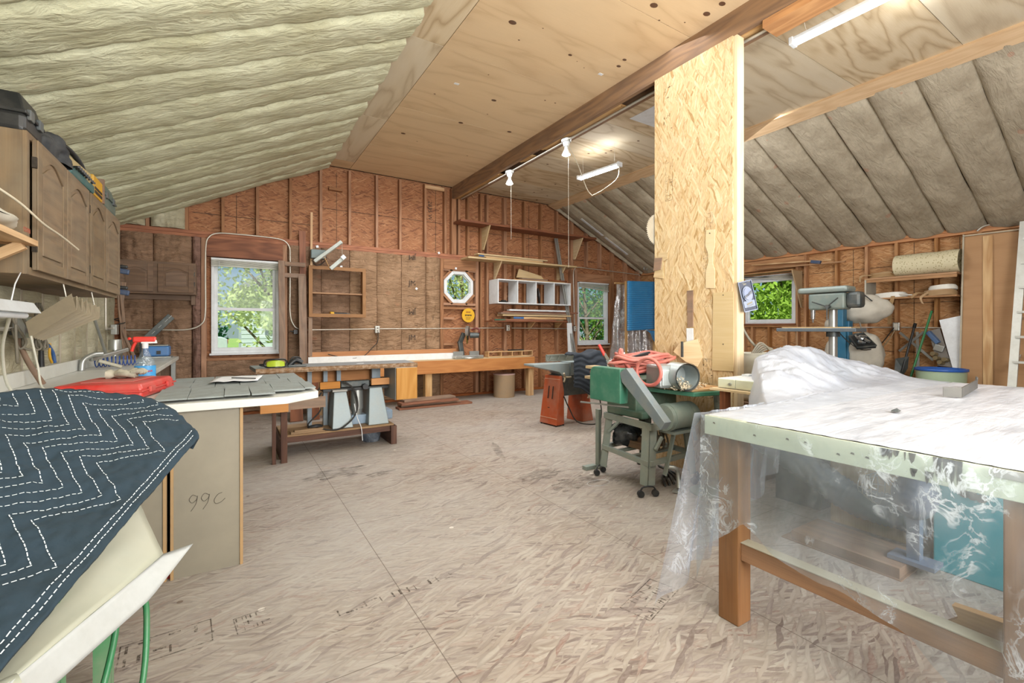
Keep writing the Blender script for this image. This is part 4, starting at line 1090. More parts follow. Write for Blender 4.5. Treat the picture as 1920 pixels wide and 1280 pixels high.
# things at the back of the counter
r = thing('sander_motor', 'small blue and grey bench motor unit at the far end of the counter', 'bench motor', (-.72, 6.95, .843))
m = MB(); m.bx(-.86, -.58, 6.82, 7.08, .843, .862); m.build('base', galv, r, bevel=.004)
m = MB(); m.bx(-.85, -.60, 6.84, 7.06, .862, .985); m.build('body', plain('blue enamel', '#4f86c4', .4, dirt=.2), r, bevel=.02)
m = MB(); m.bx(-.84, -.61, 6.85, 7.05, .985, 1.0); m.build('top_cover', galv, r, bevel=.006)
m = MB(); m.bx(-.72, -.68, 6.832, 6.842, .89, .93); m.build('switch', black_m, r)
r = thing('slotted_lever', 'slotted grey metal arm rising over the bench motor', 'tool arm', (-.70, 6.80, .985))
m = MB(); m.bar((-.82, 6.80, 1.06), (-.575, 6.80, 1.345), .022, .085); m.build('arm', dgrey_m, r, bevel=.006)
m = MB()
for t in (.25, .5, .75, .9):
    p = V((-.82, 6.788, 1.06)).lerp(V((-.575, 6.788, 1.345)), t); m.bar(p, p + V((.03, 0, .035)), .003, .014, up=(0, -1, 0))
m.build('slot', galv, r)
m = MB(); m.bar((-1.0, 6.78, 1.055), (-.80, 6.78, 1.055), .05, .02); m.bar((-.86, 6.78, .86), (-.86, 6.78, 1.05), .02, .02, up=(0, 1, 0)); m.build('table', black_m, r)
m = MB(); m.tube([(-.80, 6.8, 1.06), (-.86, 6.79, 1.09), (-.90, 6.78, 1.06)], .004, 5); m.build('guard_wire', galv, r)
r = thing('coiled_hose', 'blue coiled air hose lying on the counter', 'hose', (-.92, 5.6, .843))
m = MB(); m.tube([(-1.02 + .0042 * k + .0, 5.45 + .0035 * k + .045 * math.cos(k * 1.05), .893 + .045 * math.sin(k * 1.05)) for k in range(66)], .0048, 6, k=3)
m.build('coil', plain('blue hose', '#2f55a4', .35, dirt=.1), r)
m = MB(); m.cyl((-.74, 5.70, .86), (-.69, 5.74, .862), .008); m.build('fitting', galv, r)
def lathe_one(name, label, cat, prof, c, mat): 
    m = MB(); m.lathe(prof, c, 20); return one(m, name, mat, label, cat)
lathe_one('metal_cup', 'silver metal cup upside down at the back of the counter', 'cup', [(.055, 0), (.052, .10), (.05, .105), (0, .106)], (-.98, 6.1, .98), galv)
r = thing('nail_gun', 'dusty silver nail gun with a curved handle lying on the counter', 'nail gun', (-.92, 5.25, .843))
m = MB(); m.tube([(-1.04, 5.15, .845), (-1.03, 5.16, .93), (-.98, 5.2, .97), (-.93, 5.25, .975)], .022, 8); m.build('nozzle', galv, r)
m = MB(); m.bar((-1.0, 5.22, .93), (-.80, 5.55, 1.0), .03, .035); m.build('handle', galv, r, bevel=.008)
m = MB(); m.bar((-.95, 5.22, .92), (-.80, 5.28, .855), .03, .03); m.build('magazine', plain('dusty steel', '#a9a593', .5, .4), r, bevel=.006)
m = MB(); m.cyl((-.98, 6.1, .843), (-.98, 6.1, .979), .022, .018); one(m, 'cup_post', galv, 'short metal post under the upturned cup', 'post')
r = thing('hammer', 'old hammer leaning against the backsplash with its head up', 'hammer', (-1.04, 3.98, .843))
m = MB(); m.tube([(-1.0, 4.04, .845), (-1.05, 3.97, 1.0), (-1.088, 3.92, 1.17)], lambda q: .017 - .005 * q, 8); m.build('handle', oldwood, r)
m = MB(); m.bar((-1.085, 3.86, 1.175), (-1.085, 4.0, 1.185), .03, .032); m.build('head', dgrey_m, r, bevel=.005)
r = thing('screwdriver', 'long screwdriver with a dark handle hanging on the left wall', 'screwdriver', (-1.07, 4.35, .95))
m = MB(); m.cyl((-1.085, 4.35, 1.0), (-1.085, 4.33, 1.28), .004); m.build('shaft', galv, r)
m = MB(); m.cyl((-1.085, 4.36, .935), (-1.085, 4.35, 1.06), .016, .014, 10); m.build('handle', black_m, r)
r = thing('pliers', 'blue and yellow handled pliers hanging on the left wall', 'pliers', (-1.08, 4.55, .95))
m = MB(); m.tube([(-1.09, 4.52, 1.08), (-1.085, 4.60, 1.02), (-1.08, 4.62, .945)], .011, 7); m.build('blue_handle', plain('blue grip', '#2f5f9e', .5), r)
m = MB(); m.tube([(-1.09, 4.55, 1.09), (-1.085, 4.53, 1.0), (-1.08, 4.56, .95)], .008, 6); m.build('yellow_handle', plain('tool yellow', '#d9a626'), r)
r = thing('electrical_box', 'grey electrical box with a red plug in it on the left wall', 'electrical box', (-1.08, 3.93, 1.15))
m = MB(); m.bx(-1.085, -1.03, 3.86, 3.98, 1.14, 1.27); m.build('box', galv, r, bevel=.004)
m = MB(); m.bx(-1.05, -1.0, 3.93, 4.06, 1.17, 1.20); m.build('red_plug', plain('red plug', '#c2452f', .45), r, bevel=.005)
m = MB(); m.cyl((-1.09, 2.2, 1.195), (-1.09, 3.86, 1.195), .013); m.cyl((-1.09, 3.98, 1.205), (-1.09, 5.1, 1.205), .013); m.build('conduit', emt, r)
r = thing('cable_tangle', 'tangle of grey cords looping down the left wall by the electrical box', 'cords', (-1.05, 3.9, .86))
rnd = random.Random(4)
for k in range(6):
    y0 = 3.86 + rnd.uniform(-.25, .3); m = MB()
    m.tube([(-1.03, y0, 1.36), (-1.02, y0 + rnd.uniform(-.08, .08), 1.25), (-1.03 + .04 * rnd.random(), y0 + rnd.uniform(-.1, .15), 1.05 + rnd.uniform(-.05, .1)), (-1.05, y0 + rnd.uniform(0, .16), 1.08), (-1.07, y0 + .1, 1.2)], .007, 6); m.build('cord', plain('grey cord', '#7d7768', .6), r)
m = MB(); m.tube([(-.76, 2.68, 1.25), (-.86, 2.95, 1.1), (-.90, 3.18, .90), (-.83, 3.30, .852), (-.64, 3.42, .85)], .006, 6); m.tube([(-.86, 3.3, 1.16), (-.85, 3.36, 1.0), (-.84, 3.42, .87), (-.78, 3.62, .851)], .005, 6); m.build('white_cord', plain('white cord', '#dcdccd', .5, dirt=.15), r, label='white cord')
r = thing('junction_box', 'small metal outlet box in the far left corner', 'outlet', (-1.08, 6.55, 1.12))
m = MB(); m.bx(-1.08, -1.03, 6.5, 6.62, 1.13, 1.24); m.build('box', galv, r, bevel=.004)
m = MB(); m.tube([(-1.06, 6.5, 1.2), (-1.06, 6.2, 1.2), (-1.06, 6.15, 1.3), (-1.06, 6.15, 2.35)], .011, 7); m.build('conduit', emt, r)
# tied sticks in the corner, rods, spring clamps at the cabinet end
r = thing('stick_bundle', 'bundle of dark sticks tied together leaning in the far left corner', 'sticks', (-1.0, 6.7, .843))
rnd = random.Random(8)
for k in range(6):
    m = MB(); m.tube([(-1.04 + .02 * k * .5, 6.62 + .02 * k, 1.72), (-1.01 + rnd.uniform(-.02, .02), 6.68, 1.25), (-.95 + rnd.uniform(-.05, .06), 6.74 + rnd.uniform(-.03, .03), .847)], .011, 6); m.build('stick', oldwood, r)
m = MB(); m.tube([(-1.03 + .045 * math.cos(t), 6.67 + .05 * math.sin(t), 1.2 + .01 * t) for t in range(12)], .006, 5); m.build('tie', rubber, r)
m = MB(); m.cyl((-1.0, 5.3, 1.33), (-.99, 5.9, .845), .012); one(m, 'metal_rod', galv, 'thin grey metal rod leaning against the left wall', 'rod')
m = MB()
gp = plain('pale wall stick', '#cdc8b8', .7)
for k, (a, yz) in enumerate(((5.2, 1.3), (5.6, 1.35))): pass
cl = thing('bar_clamp', 'bar clamp with blue pads hanging at the end of the wall cabinets, upper one', 'clamp', (-.80, 5.08, 1.62), group='clamps hanging at the cabinet end')
m = MB(); m.cyl((-.86, 5.02, 1.80), (-.80, 5.06, 1.66), .008); m.tube([(-.84 + .03 * math.cos(t * .8), 5.03 + .02 * math.sin(t * .8), 1.80 - .011 * t) for t in range(14)], .006, 5); m.build('screw', galv, cl)
m = MB(); m.bar((-.83, 5.08, 1.70), (-.72, 5.08, 1.68), .03, .045); m.build('jaw', plain('dark navy pad', '#2d4466', .5), cl, bevel=.01)
m = MB(); m.bar((-.80, 5.08, 1.73), (-.73, 5.08, 1.725), .03, .03); m.build('grip', black_m, cl, bevel=.01)
dup(cl, (-.80, 5.08, 1.44), label='bar clamp with blue pads hanging at the end of the wall cabinets, lower one')
# quilted moving blanket over a machine in the near left corner
T0 = V((-.087, 1.9, .822)); Q0 = V((-.338, 1.15, .60)); A0 = V((-.56, 1.9, 1.01))
e1 = (Q0 - T0).normalized(); fA = (A0 - T0).normalized(); nB = e1.cross(fA).normalized()
if nB.y > 0: nB = -nB
LB = 1.12; WB = .66
def blk(a, b):
    wv = .012 * fbm(a * 9, b * 9, 2) + .005 * fbm(a * 40 + b * 22, b * 34 - a * 18, 5, 2)
    return T0 + e1 * a + fA * b + nB * (wv - .03 * math.sin(min(1, b / .5) * 3.14) * .6)
def atop(b): 
    t = b / .51; return -.20 * math.sin(min(1.0, t) * math.pi) ** .8 * (1.0 if t <= 1 else 0) + .0
def fbl(u, v):
    b = u * WB; a0 = atop(b); k = v
    if k < .14:
        s = (.14 - k) / .14; p = blk(a0, b); return p + V((-.02 * s, .05 * math.sin(s * 1.57), -.30 * s * (1 - .85 * max(0, 1 - b / .25))))
    s = (k - .14) / .86; return blk(a0 + (LB - a0) * s, b)
quilt = plain('blanket navy', '#223440', .9, dirt=.4, dcol='#1a2a30', scale=5, bump=.6)
r = thing('moving_blanket', 'navy quilted moving blanket with white zigzag stitching draped over a machine', 'blanket', (-.35, 1.7, .6))
m = MB(); m.grid(fbl, 110, 170); m.build('cloth', quilt, r, solid=.008)
m = MB()
p_ax = e1; q_ax = (fA - e1 * fA.dot(e1)).normalized(); cosf = fA.dot(e1); sinf = fA.dot(q_ax)
def onb(p, q):
    b = q / sinf; a = p - b * cosf
    return a, b
def inside(a, b): return 0.012 < b < WB - .01 and atop(b) + .02 < a < LB - .02
def dash(p0, q0, p1, q1, wd=.0017, st=.012):
    L = math.hypot(p1 - p0, q1 - q0); n = int(L / st); dx, dy = (p1 - p0) / L, (q1 - q0) / L
    for i in range(n):
        s0, s1 = i * st, i * st + st * .68
        P = [(p0 + dx * s0, q0 + dy * s0), (p0 + dx * s1, q0 + dy * s1)]
        ab = [onb(*x) for x in P]
        if not all(inside(*x) for x in ab): continue
        c0, c1 = blk(*ab[0]) + nB * .0055, blk(*ab[1]) + nB * .0055
        sd = (c1 - c0).cross(nB).normalized() * wd * .6
        m.add([c0 - sd, c1 - sd, c1 + sd, c0 + sd], [(0, 1, 2, 3)])
dash(-.1, .018, LB, .018); dash(-.1, .032, LB, .032)
A_, lam = .06, .24
for k in range(17):
    q0 = .05 + .06 + k * .043
    p = -.6; up = True
    while p < LB + .2:
        a, b = (q0 - A_, q0 + A_) if up else (q0 + A_, q0 - A_)
        dash(p, a, p + lam / 2, b); p += lam / 2; up = not up
m.build('stitching', plain('white thread', '#d5dde0', .8, dirt=0), r)
cream_p = plain('cream sheet', '#a9aa98', .5, dirt=.3, dcol='#b8ae94', scale=3)
r = thing('covered_machine', 'cream sheet-topped machine on green legs under the quilted blanket', 'machine', (-.5, 1.5, 0))
TT = V((-.097, 1.70, .524)); 
def crm(u, v):
    # broad sheet hanging below the blanket, turned up into a lip at its outer edge
    p0 = V((-.27, 1.90, .70)).lerp(V((-.52, 1.05, .52)), u); p1 = V((-.16, 1.66, .54)).lerp(V((-.36, 1.12, .56)), u)
    return p0.lerp(p1, v) + V((0, 0, .006 * nz(u * 5, v * 4)))
m = MB(); m.grid(crm, 24, 12); m.build('sheet', cream_p, r, solid=.006)
def lip(u, v):
    p1 = V((-.16, 1.66, .54)).lerp(V((-.36, 1.12, .56)), u); tip = V((-.092, 1.715, .532)).lerp(V((-.345, 1.13, .545)), u)
    q = tip if v > .5 else p1
    return p1.lerp(tip, v) + V((.0, -.0, -.055 * math.sin(min(1, (1 - u) * 1.0) * 0) - .05 * v * min(1, u * 3.0)))
m = MB(); m.grid(lip, 20, 6); m.build('sheet_lip', plain('white sheet lip', '#b5b8b6', .45, dirt=.15), r, solid=.008)
grn = plain('chipped green paint', '#5f9a6c', .5, dirt=.4, dcol='#a2a48e', scale=7)
for (x, y) in ((-.345, 1.42), (-.95, 1.42), (-.345, 1.95), (-.95, 1.95)):
    m = MB(); m.bx(x - .022, x + .022, y - .003, y + .003, 0, .60); m.bx(x + .016, x + .022, y, y + .045, 0, .60); m.build('leg', grn, r)
m = MB(); m.bx(-1.0, -.32, 1.40, 1.99, .60, .63); m.bx(-.95, -.45, 1.45, 1.95, .63, .78); m.build('bed', grey_m, r)
m = MB(); m.grid(lambda u, v: (-.72 + .48 * u, .62 + .36 * v, .50 + .045 * math.sin(math.pi * min(1, u * 1.2)) + .01 * nz(u * 4, v * 4)), 14, 10); m.build('hood', cream_p, r, solid=.01)
m = MB(); m.cyl((-.40, 1.16, .53), (-.33, 1.2, .53), .03); m.cyl((-.36, 1.14, .50), (-.36, 1.14, .57), .014); m.build('knob', cream_p, r)
for i, pts in enumerate(([(-.26, 1.62, .50), (-.25, 1.56, .40), (-.275, 1.46, .25), (-.33, 1.42, .03), (-.45, 1.40, .012)], [(-.22, 1.68, .50), (-.19, 1.60, .40), (-.20, 1.50, .22), (-.30, 1.44, .06), (-.42, 1.34, .012)])):
    m = MB(); m.tube(pts, .0075, 8); one(m, 'green_cable', plain('green cable', '#2f7a4c' if i == 0 else '#5aa077', .4, dirt=.15), ('dark' if i == 0 else 'light') + ' green cable hanging down beside the green machine leg', 'cable')
# ================================================================= far wall: things on it and along it
def path_px(pts, Y): return [onY(x, y, Y) for x, y in pts]
CY = 7.195
m = MB(); m.tube(path_px([(226, 618.5), (300, 618.3), (352, 617.5), (378, 607), (385, 585), (385, 520), (386, 462), (392, 444), (410, 437), (450, 439.5), (500, 444.5), (530, 450), (542, 462), (544, 480), (544, 540), (544, 585), (549, 606), (562, 617), (600, 618), (702, 616.3)], CY), .009, 8, k=5)
tag(m.build('conduit', emt), 'bent metal conduit looping up and over the tall left window', 'conduit')
def outlet(px, py, Y, label, cord=None):
    p = onY(px, py, Y); r = thing('outlet_box', label, 'outlet', p, group='outlet boxes on the walls')
    m = MB(); m.box(p, (.07, .05, .11)); m.build('box', galv, r, bevel=.004)
    m = MB(); m.box(p + V((0, -.027, 0)), (.05, .006, .09)); m.build('cover_plate', plain('outlet plate', '#d7d4c8', .5), r, bevel=.002)
    for dz in (-.022, .022):
        m = MB(); m.box(p + V((0, -.031, dz)), (.022, .004, .018)); m.build('socket', plain('dark socket', '#57534b', .5), r)
    return r
outlet(707, 617.5, CY + .02, 'outlet box with a black cord on the kraft paper wall')
outlet(952, 614.5, CY + .02, 'outlet box on bare strand board below the lumber rack')
outlet(1077, 616, CY + .02, 'outlet box where the conduit turns up beside the right far window')
m = MB(); m.tube(path_px([(712, 616.3), (830, 615.6), (945, 614.6)], CY), .009, 8); tag(m.build('conduit', emt), 'straight conduit running behind the mitre saw between two outlet boxes', 'conduit')
m = MB(); m.tube(path_px([(959, 614.8), (1070, 616)], CY), .009, 8); tag(m.build('conduit', emt), 'straight conduit below the lumber rack on bare strand board', 'conduit')
m = MB(); m.tube(path_px([(1077, 609), (1076, 560), (1075, 515), (1078, 503), (1086, 501), (1110, 504), (1190, 514), (1200, 517)], CY), .009, 8); tag(m.build('conduit', emt), 'conduit rising beside the right far window and running to the corner', 'conduit')
m = MB(); m.tube([onY(709, 622, CY - .02), onY(708, 640, 7.15), onY(698, 652, 7.1), onY(680, 668, 6.97), onY(650, 671, 6.96), onY(615, 664, 7.0)], .006, 6)
one(m, 'black_cable', rubber, 'black cord hanging from the outlet box down to the long bench', 'cord')
m = MB(); p = onY(554, 622, 7.2); m.box(p + V((0, 0, 0)), (.05, .06, .06)); m.tube([p, p + V((-.07, -.01, .01))], .01, 6); one(m, 'switch_box', black_m, 'small black switch on the stud beside the leaning boards', 'switch')
# leaning boards and an old frame beside the window
r = thing('timber_remnant', 'old brown door frame with two cross rails leaning beside the tall window', 'frame', (.78, 7.0, 0))
def lean(mb, x0, x1, z0, z1, yb=6.93, yt=7.17, t=.03):
    def yy(z): return yb + (yt - yb) * z / 2.2
    mb.bar(((x0 + x1) / 2, yy(z0), z0), ((x0 + x1) / 2, yy(z1), z1), t, abs(x1 - x0), up=(1, 0, 0))
for a, b in ((.60, .68), (.855, .955)):
    m = MB(); lean(m, a, b, .01, 2.15 if a < .7 else 1.95); m.build('stile', oldwood, r, bevel=.002)
for z in (2.11, 1.95):
    m = MB(); m.bx(.68, .95, 7.14, 7.17, z - .03, z + .03); m.build('rail', oldwood, r, bevel=.002)
m = MB(); lean(m, .84, .93, .01, 2.62, 6.98, 7.21, .025); m.v = [p + V((.04, .03, 0)) for p in m.v]; one(m, 'board', redwood, 'tall reddish board leaning against the wall behind the brown frame', 'board', bevel=.002)
m = MB(); m.bar((1.0, 7.05, .01), (1.045, 7.24, 2.9), .025, .03, up=(1, 0, 0)); one(m, 'stick', fir, 'thin pale stick leaning against the gable beside the tall board', 'stick')
m = MB(); m.bar((.985, 6.95, .80), (1.03, 7.22, 2.05), .02, .05, up=(1, 0, 0)); one(m, 'board', oldwood, 'narrow brown board leaning at the left end of the open shelf frame', 'board')
# open shelf frame on the wall
r = thing('shelf_box', 'open wooden wall shelf with one middle board hung on the kraft paper', 'shelf', (1.38, 7.15, 1.36))
fw = wood('shelf frame wood', '#b98e66', '#8d6643', contrast=.6)
m = MB()
for (x0, x1, z0, z1) in ((.98, 1.78, 2.05, 2.10), (.98, 1.78, 1.36, 1.41), (.98, 1.03, 1.41, 2.05), (1.73, 1.78, 1.41, 2.05)): m.bx(x0, x1, 7.04, 7.06, z0, z1)
m.build('face_frame', fw, r, bevel=.002)
m = MB()
for (x0, x1, z0, z1) in ((.99, 1.77, 2.075, 2.095), (.99, 1.77, 1.365, 1.385), (.99, 1.01, 1.385, 2.075), (1.75, 1.77, 1.385, 2.075)): m.bx(x0, x1, 7.06, 7.24, z0, z1)
m.build('carcass', fw, r)
m = MB(); m.bx(1.01, 1.75, 7.07, 7.24, 1.70, 1.72); m.build('shelf_board', fw, r)
r = thing('drill', 'black and yellow cordless drill lying in the open wall shelf', 'drill', (1.40, 7.14, 1.386))
m = MB(); m.cyl((1.33, 7.13, 1.412), (1.52, 7.15, 1.412), .022); m.build('body', black_m, r)
m = MB(); m.cyl((1.28, 7.12, 1.415), (1.33, 7.13, 1.415), .028); m.build('battery', plain('tool yellow', '#d9a626'), r)
m = MB(); m.cyl((1.52, 7.15, 1.412), (1.57, 7.155, 1.412), .016, .01); m.build('chuck', dgrey_m, r)
# hanging lights beside the shelf
r = thing('wall_light', 'grey box light with a slanting white arm beside the open shelf', 'light', onY(597, 478, 7.1))
lw = plain('pale lamp metal', '#ccd3cc', .4, dirt=.25)
p = onY(596, 477, 7.15); m = MB(); m.box(p, (.20, .12, .13)); m.build('box', plain('grey green box', '#6f8080', .5), r, bevel=.01)
m = MB(); m.bar(onY(590, 490, 6.95), onY(641, 453, 6.8), .05, .045); m.build('arm_light', lw, r, bevel=.006)
m = MB(); m.tube([onY(585, 488, 7.1), onY(592, 497, 7.0), onY(602, 495, 7.0), onY(612, 486, 6.95)], .006, 6); m.build('cable', rubber, r)
r = thing('hanging_light', 'small white tube light hanging on a chain in front of the open shelf', 'light', onY(634, 492, 6.75))
m = MB(); m.bar(onY(620, 504, 6.72), onY(647, 481, 6.66), .05, .05); m.build('reflector', lw, r, bevel=.006)
m = MB(); m.bar(onY(641, 485, 6.66), onY(647, 480, 6.65), .058, .058); m.build('end_cap', white_p, r, bevel=.005)
m = MB(); m.tube([onY(641, 455, 6.8), onY(642, 480, 6.67)], .003, 5); m.build('chain', emt, r)
m = MB(); m.tube([onY(608, 482, 6.9), onY(620, 506, 6.72)], .006, 5); m.build('link_rod', fir, r)
# long bench with its mitre saw
r = thing('long_bench', 'long orange-fronted wooden bench under the kraft paper wall', 'bench', (2.8, 6.95, 0))
m = MB(); m.bx(.95, 4.66, 6.70, 7.19, .66, .69); m.build('bench_top', cream_board, r, bevel=.002)
m = MB(); m.bx(.95, 4.64, 6.665, 6.70, .49, .69); m.build('apron', ofront, r, bevel=.003)
for x in (1.0, 2.6, 4.53):
    m = MB(); m.bx(x, x + .11, 6.70, 6.80, 0, .66); m.build('leg', fir, r, bevel=.003)
m = MB(); m.bx(.96, 3.33, 6.95, 6.975, .692, .79); m.build('white_fence', white_p, r, label='long white fence board')
m = MB(); m.bx(.96, 3.48, 7.13, 7.16, .692, .85); m.build('back_board', ofront, r)
m = MB()
for (x0, x1, z0, z1) in ((3.86, 4.80, .775, .79), (3.86, 4.80, .692, .704)): m.bx(x0, x1, 6.96, 7.10, z0, z1)
for x in (3.86, 4.12, 4.35, 4.56, 4.785): m.bx(x, x + .015, 6.96, 7.10, .704, .775)
m.build('divided_tray', fir, r)
r = thing('mitre_saw', 'mitre saw with its grey head raised on the long bench', 'saw', (3.42, 6.9, .69))
m = MB(); m.lathe([(.0, .0), (.16, .0), (.165, .02), (.15, .035), (.04, .04), (0, .04)], (3.42, 6.86, .692), 28); m.build('turntable', galv, r)
m = MB(); m.bar((3.16, 6.86, .72), (3.68, 6.86, .72), .12, .05); m.build('base', galv, r, bevel=.006)
m = MB(); m.bx(3.18, 3.36, 6.93, 6.945, .745, .81); m.bx(3.48, 3.66, 6.93, 6.945, .745, .81); m.build('fence', galv, r)
m = MB(); m.bar((3.36, 6.98, .74), (3.33, 7.0, .98), .08, .06, up=(0, 1, 0)); m.bar((3.33, 7.0, .95), (3.38, 6.95, 1.12), .07, .06, up=(0, 1, 0)); m.build('pivot_arm', dgrey_m, r, bevel=.01)
def disc(mb, c, n, r0, t, seg=28): 
    c = V(c); n = V(n).normalized(); mb.cyl(c - n * t / 2, c + n * t / 2, r0, r0, seg)
m = MB(); disc(m, (3.44, 6.93, 1.11), (.8, -.55, 0), .13, .05); m.v = [p if p.z > 1.07 else V((p.x, p.y, 1.07)) for p in m.v]; m.build('blade_guard', plain('guard grey', '#6a635c', .5), r, bevel=.006)
m = MB(); disc(m, (3.43, 6.92, 1.05), (.8, -.55, 0), .118, .006); m.build('blade', plain('worn yellow blade', '#8a7c37', .4, .3, dirt=.5, dcol='#4f4a38'), r)
m = MB(); disc(m, (3.44, 6.91, 1.05), (.8, -.55, 0), .05, .012); m.build('hub', black_m, r)
m = MB(); m.cyl((3.48, 6.92, 1.08), (3.62, 6.86, 1.08), .05, .045); m.build('motor', dgrey_m, r)
m = MB(); m.tube([(3.5, 6.9, 1.17), (3.56, 6.85, 1.20), (3.61, 6.82, 1.17), (3.60, 6.83, 1.13)], .016, 8); m.build('handle', plain('red black handle', '#6b2f28', .5), r)
p = onY(878, 591, 7.27); r = thing('circular_sawblade', 'round yellow saw blade package hung on the wall above the mitre saw', 'saw blade', p)
m = MB(); disc(m, p, (0, 1, 0), .125, .008, 32); m.build('disc', plain('label yellow', '#e2b02a', .4, dirt=.12), r)
m = MB()
for k in range(5): m.bx(p.x - .045 + k * .018, p.x - .032 + k * .018, p.y - .0065, p.y - .0045, p.z + .048, p.z + .066)
m.build('red_lettering', plain('dull red print', '#7a2d20', .7), r)
m = MB()
for k in range(5): m.bx(p.x - .066 + k * .027, p.x - .046 + k * .027, p.y - .0065, p.y - .0045, p.z - .012 + .004 * (k % 2), p.z + .014)
for k in range(3): m.bx(p.x - .05, p.x + .05 - .01 * k, p.y - .0065, p.y - .0045, p.z - .04 - .018 * k, p.z - .036 - .018 * k)
m.build('black_lettering', black_m, r)
m = MB(); m.bar((4.3, 7.02, .80), (4.62, 7.0, .80), .03, .03); one(m, 'bar_tool', black_m, 'black and yellow bar clamp lying on the divided tray', 'clamp')
m = MB(); m.tube([(3.98, 7.03, .795), (4.05, 7.05, .83), (4.15, 7.06, .835), (4.24, 7.04, .795)], .004, 6); one(m, 'short_cable', rubber, 'short dark cord looped on the divided tray', 'cord')
# barrel and lumber on the floor below the bench
r = thing('fibre_drum', 'tan fibre drum standing under the end of the long bench', 'drum', (4.12, 6.86, 0))
m = MB(); m.cyl((4.12, 6.86, 0), (4.12, 6.86, .39), .185, .19, 28); m.build('body', plain('fibre board tan', '#a38a6c', .8, dirt=.3), r)
m = MB(); m.cyl((4.12, 6.86, .39), (4.12, 6.86, .405), .195, n=28); m.build('drum_lid', plain('pinkish lid', '#c9a9a4', .6), r)
for k, (x0, x1, y, z, mt, lb) in enumerate(((2.12, 3.30, 6.58, .0, redwood, 'red-brown plank at the bottom of the floor lumber stack'), (2.16, 3.12, 6.62, .035, oldwood, 'brown plank second from the bottom of the floor lumber stack'), (2.14, 3.06, 6.56, .07, redwood, 'reddish plank third from the bottom of the floor lumber stack'), (2.2, 3.04, 6.63, .105, oldwood, 'dusty plank on top of the floor lumber stack'))):
    m = MB(); m.box(((x0 + x1) / 2, y, z + .0165), (x1 - x0, .19, .031), (0, 0, -.02 + .02 * k)); one(m, 'plank', mt, lb, 'plank', 'planks stacked on the floor under the long bench', bevel=.002)
# shelves on the right half of the far wall
r = thing('long_shelf', 'long plank shelf high on the gable on two triangular brackets', 'shelf', (4.9, 7.1, 3.0))
m = MB(); m.bx(3.34, 6.40, 6.98, 7.28, 3.01, 3.05); m.build('shelf_board', redwood, r, bevel=.003)
for x in (3.90, 6.03):
    m = MB(); m.prism([(0, 0), (-.30, 0), (-.06, -.40), (0, -.40)], (x, 7.285, 3.009), (0, 1, 0), (0, 0, 1), .02); m.build('bracket', cream_board, r)
r = thing('long_shelf', 'pale board shelf holding loose boards above the white cubby', 'shelf', (4.6, 7.12, 2.40))
m = MB(); m.bx(3.48, 5.88, 6.98, 7.285, 2.40, 2.43); m.build('shelf_board', cream_board, r, bevel=.002)
for x in (4.15, 5.60):
    m = MB(); m.prism([(0, 0), (-.28, 0), (-.04, -.30), (0, -.30)], (x, 7.285, 2.399), (0, 1, 0), (0, 0, 1), .02); m.build('bracket', cream_board, r)
for k, (x0, x1, y, z, mt, lb) in enumerate(((3.85, 5.05, 7.08, 2.431, fir, 'pale board at the bottom of the stack on the upper shelf'), (3.72, 5.1, 7.12, 2.456, cream_board, 'blue-ended pale board in the stack on the upper shelf'), (3.68, 5.2, 7.10, 2.482, cream_board, 'long pale board on top of the upper shelf stack'))):
    r = thing('board', lb, 'board', ((x0 + x1) / 2, y, z), group='boards on the upper shelf')
    m = MB(); m.box(((x0 + x1) / 2, y, z + .0115), (x1 - x0, .14, .022), (0, 0, .015 * (k - 1))); m.build('plank_body', mt, r)
    if k == 1: m = MB(); m.bx(x0 - .002, x0 + .10, y - .078, y - .071, z + .002, z + .02); m.build('blue_end', plain('blue end paint', '#2f6aa8', .6), r)
r = thing('cubby_shelf', 'white four-bay cubby shelf mounted on bare strand board', 'shelf', (4.87, 7.1, 1.64))
m = MB(); m.bx(4.05, 5.70, 6.95, 7.28, 2.055, 2.075); m.bx(4.05, 5.70, 6.95, 7.28, 1.64, 1.66); m.build('top_and_bottom', white_p, r, bevel=.002)
for x in (4.05, 4.46, 4.87, 5.29, 5.682):
    m = MB(); m.bx(x, x + .018, 6.955, 7.28, 1.66, 2.055); m.build('divider', white_p, r, bevel=.002)
r = thing('round_pad', 'black round sanding pad standing in the third bay of the cubby', 'pad', (5.0, 7.05, 1.661))
m = MB(); disc(m, (5.03, 7.1, 1.815), (1, -.55, .12), .15, .02); m.build('disc', black_m, r)
m = MB()
for a in range(3):
    t = a * 2.1; n = V((1, -.55, .12)).normalized(); u = n.cross(V((0, 0, 1))).normalized(); v = n.cross(u)
    c = V((5.03, 7.1, 1.815)) - n * .011; m.bar(c, c + (u * math.cos(t) + v * math.sin(t)) * .12, .02, .004)
m.build('spoke', dgrey_m, r)
m = MB(); m.box((4.2, 7.1, 1.675), (.22, .1, .03)); m.box((4.25, 7.1, 1.70), (.08, .06, .02)); one(m, 'hand_tool', black_m, 'small dark hand tool lying in the first bay of the cubby', 'tool')
for k, (x0, x1, y, z, w_, mt, lb) in enumerate(((4.45, 5.62, 7.10, 2.076, .12, fir, 'pale board lying on top of the white cubby shelf'), (4.62, 5.30, 7.12, 2.105, .12, oldwood, 'short brown board on the pale board over the cubby'), (5.22, 5.68, 7.08, 2.104, .10, redwood, 'dark red offcut on the right end above the cubby'))):
    m = MB(); m.box(((x0 + x1) / 2, y, z + .013), (x1 - x0, w_, .025), (0, 0, .02 * k)); one(m, 'board', mt, lb, 'board', 'boards on top of the cubby shelf')
m = MB(); m.prism([(0, 0), (.62, 0), (.58, .06), (.08, .17)], (4.56, 7.16, 2.14), (1, 0, 0), (0, .25, 1), .02); one(m, 'board_offcut', cream_board, 'pale tapered plywood offcut standing above the cubby shelf', 'offcut')
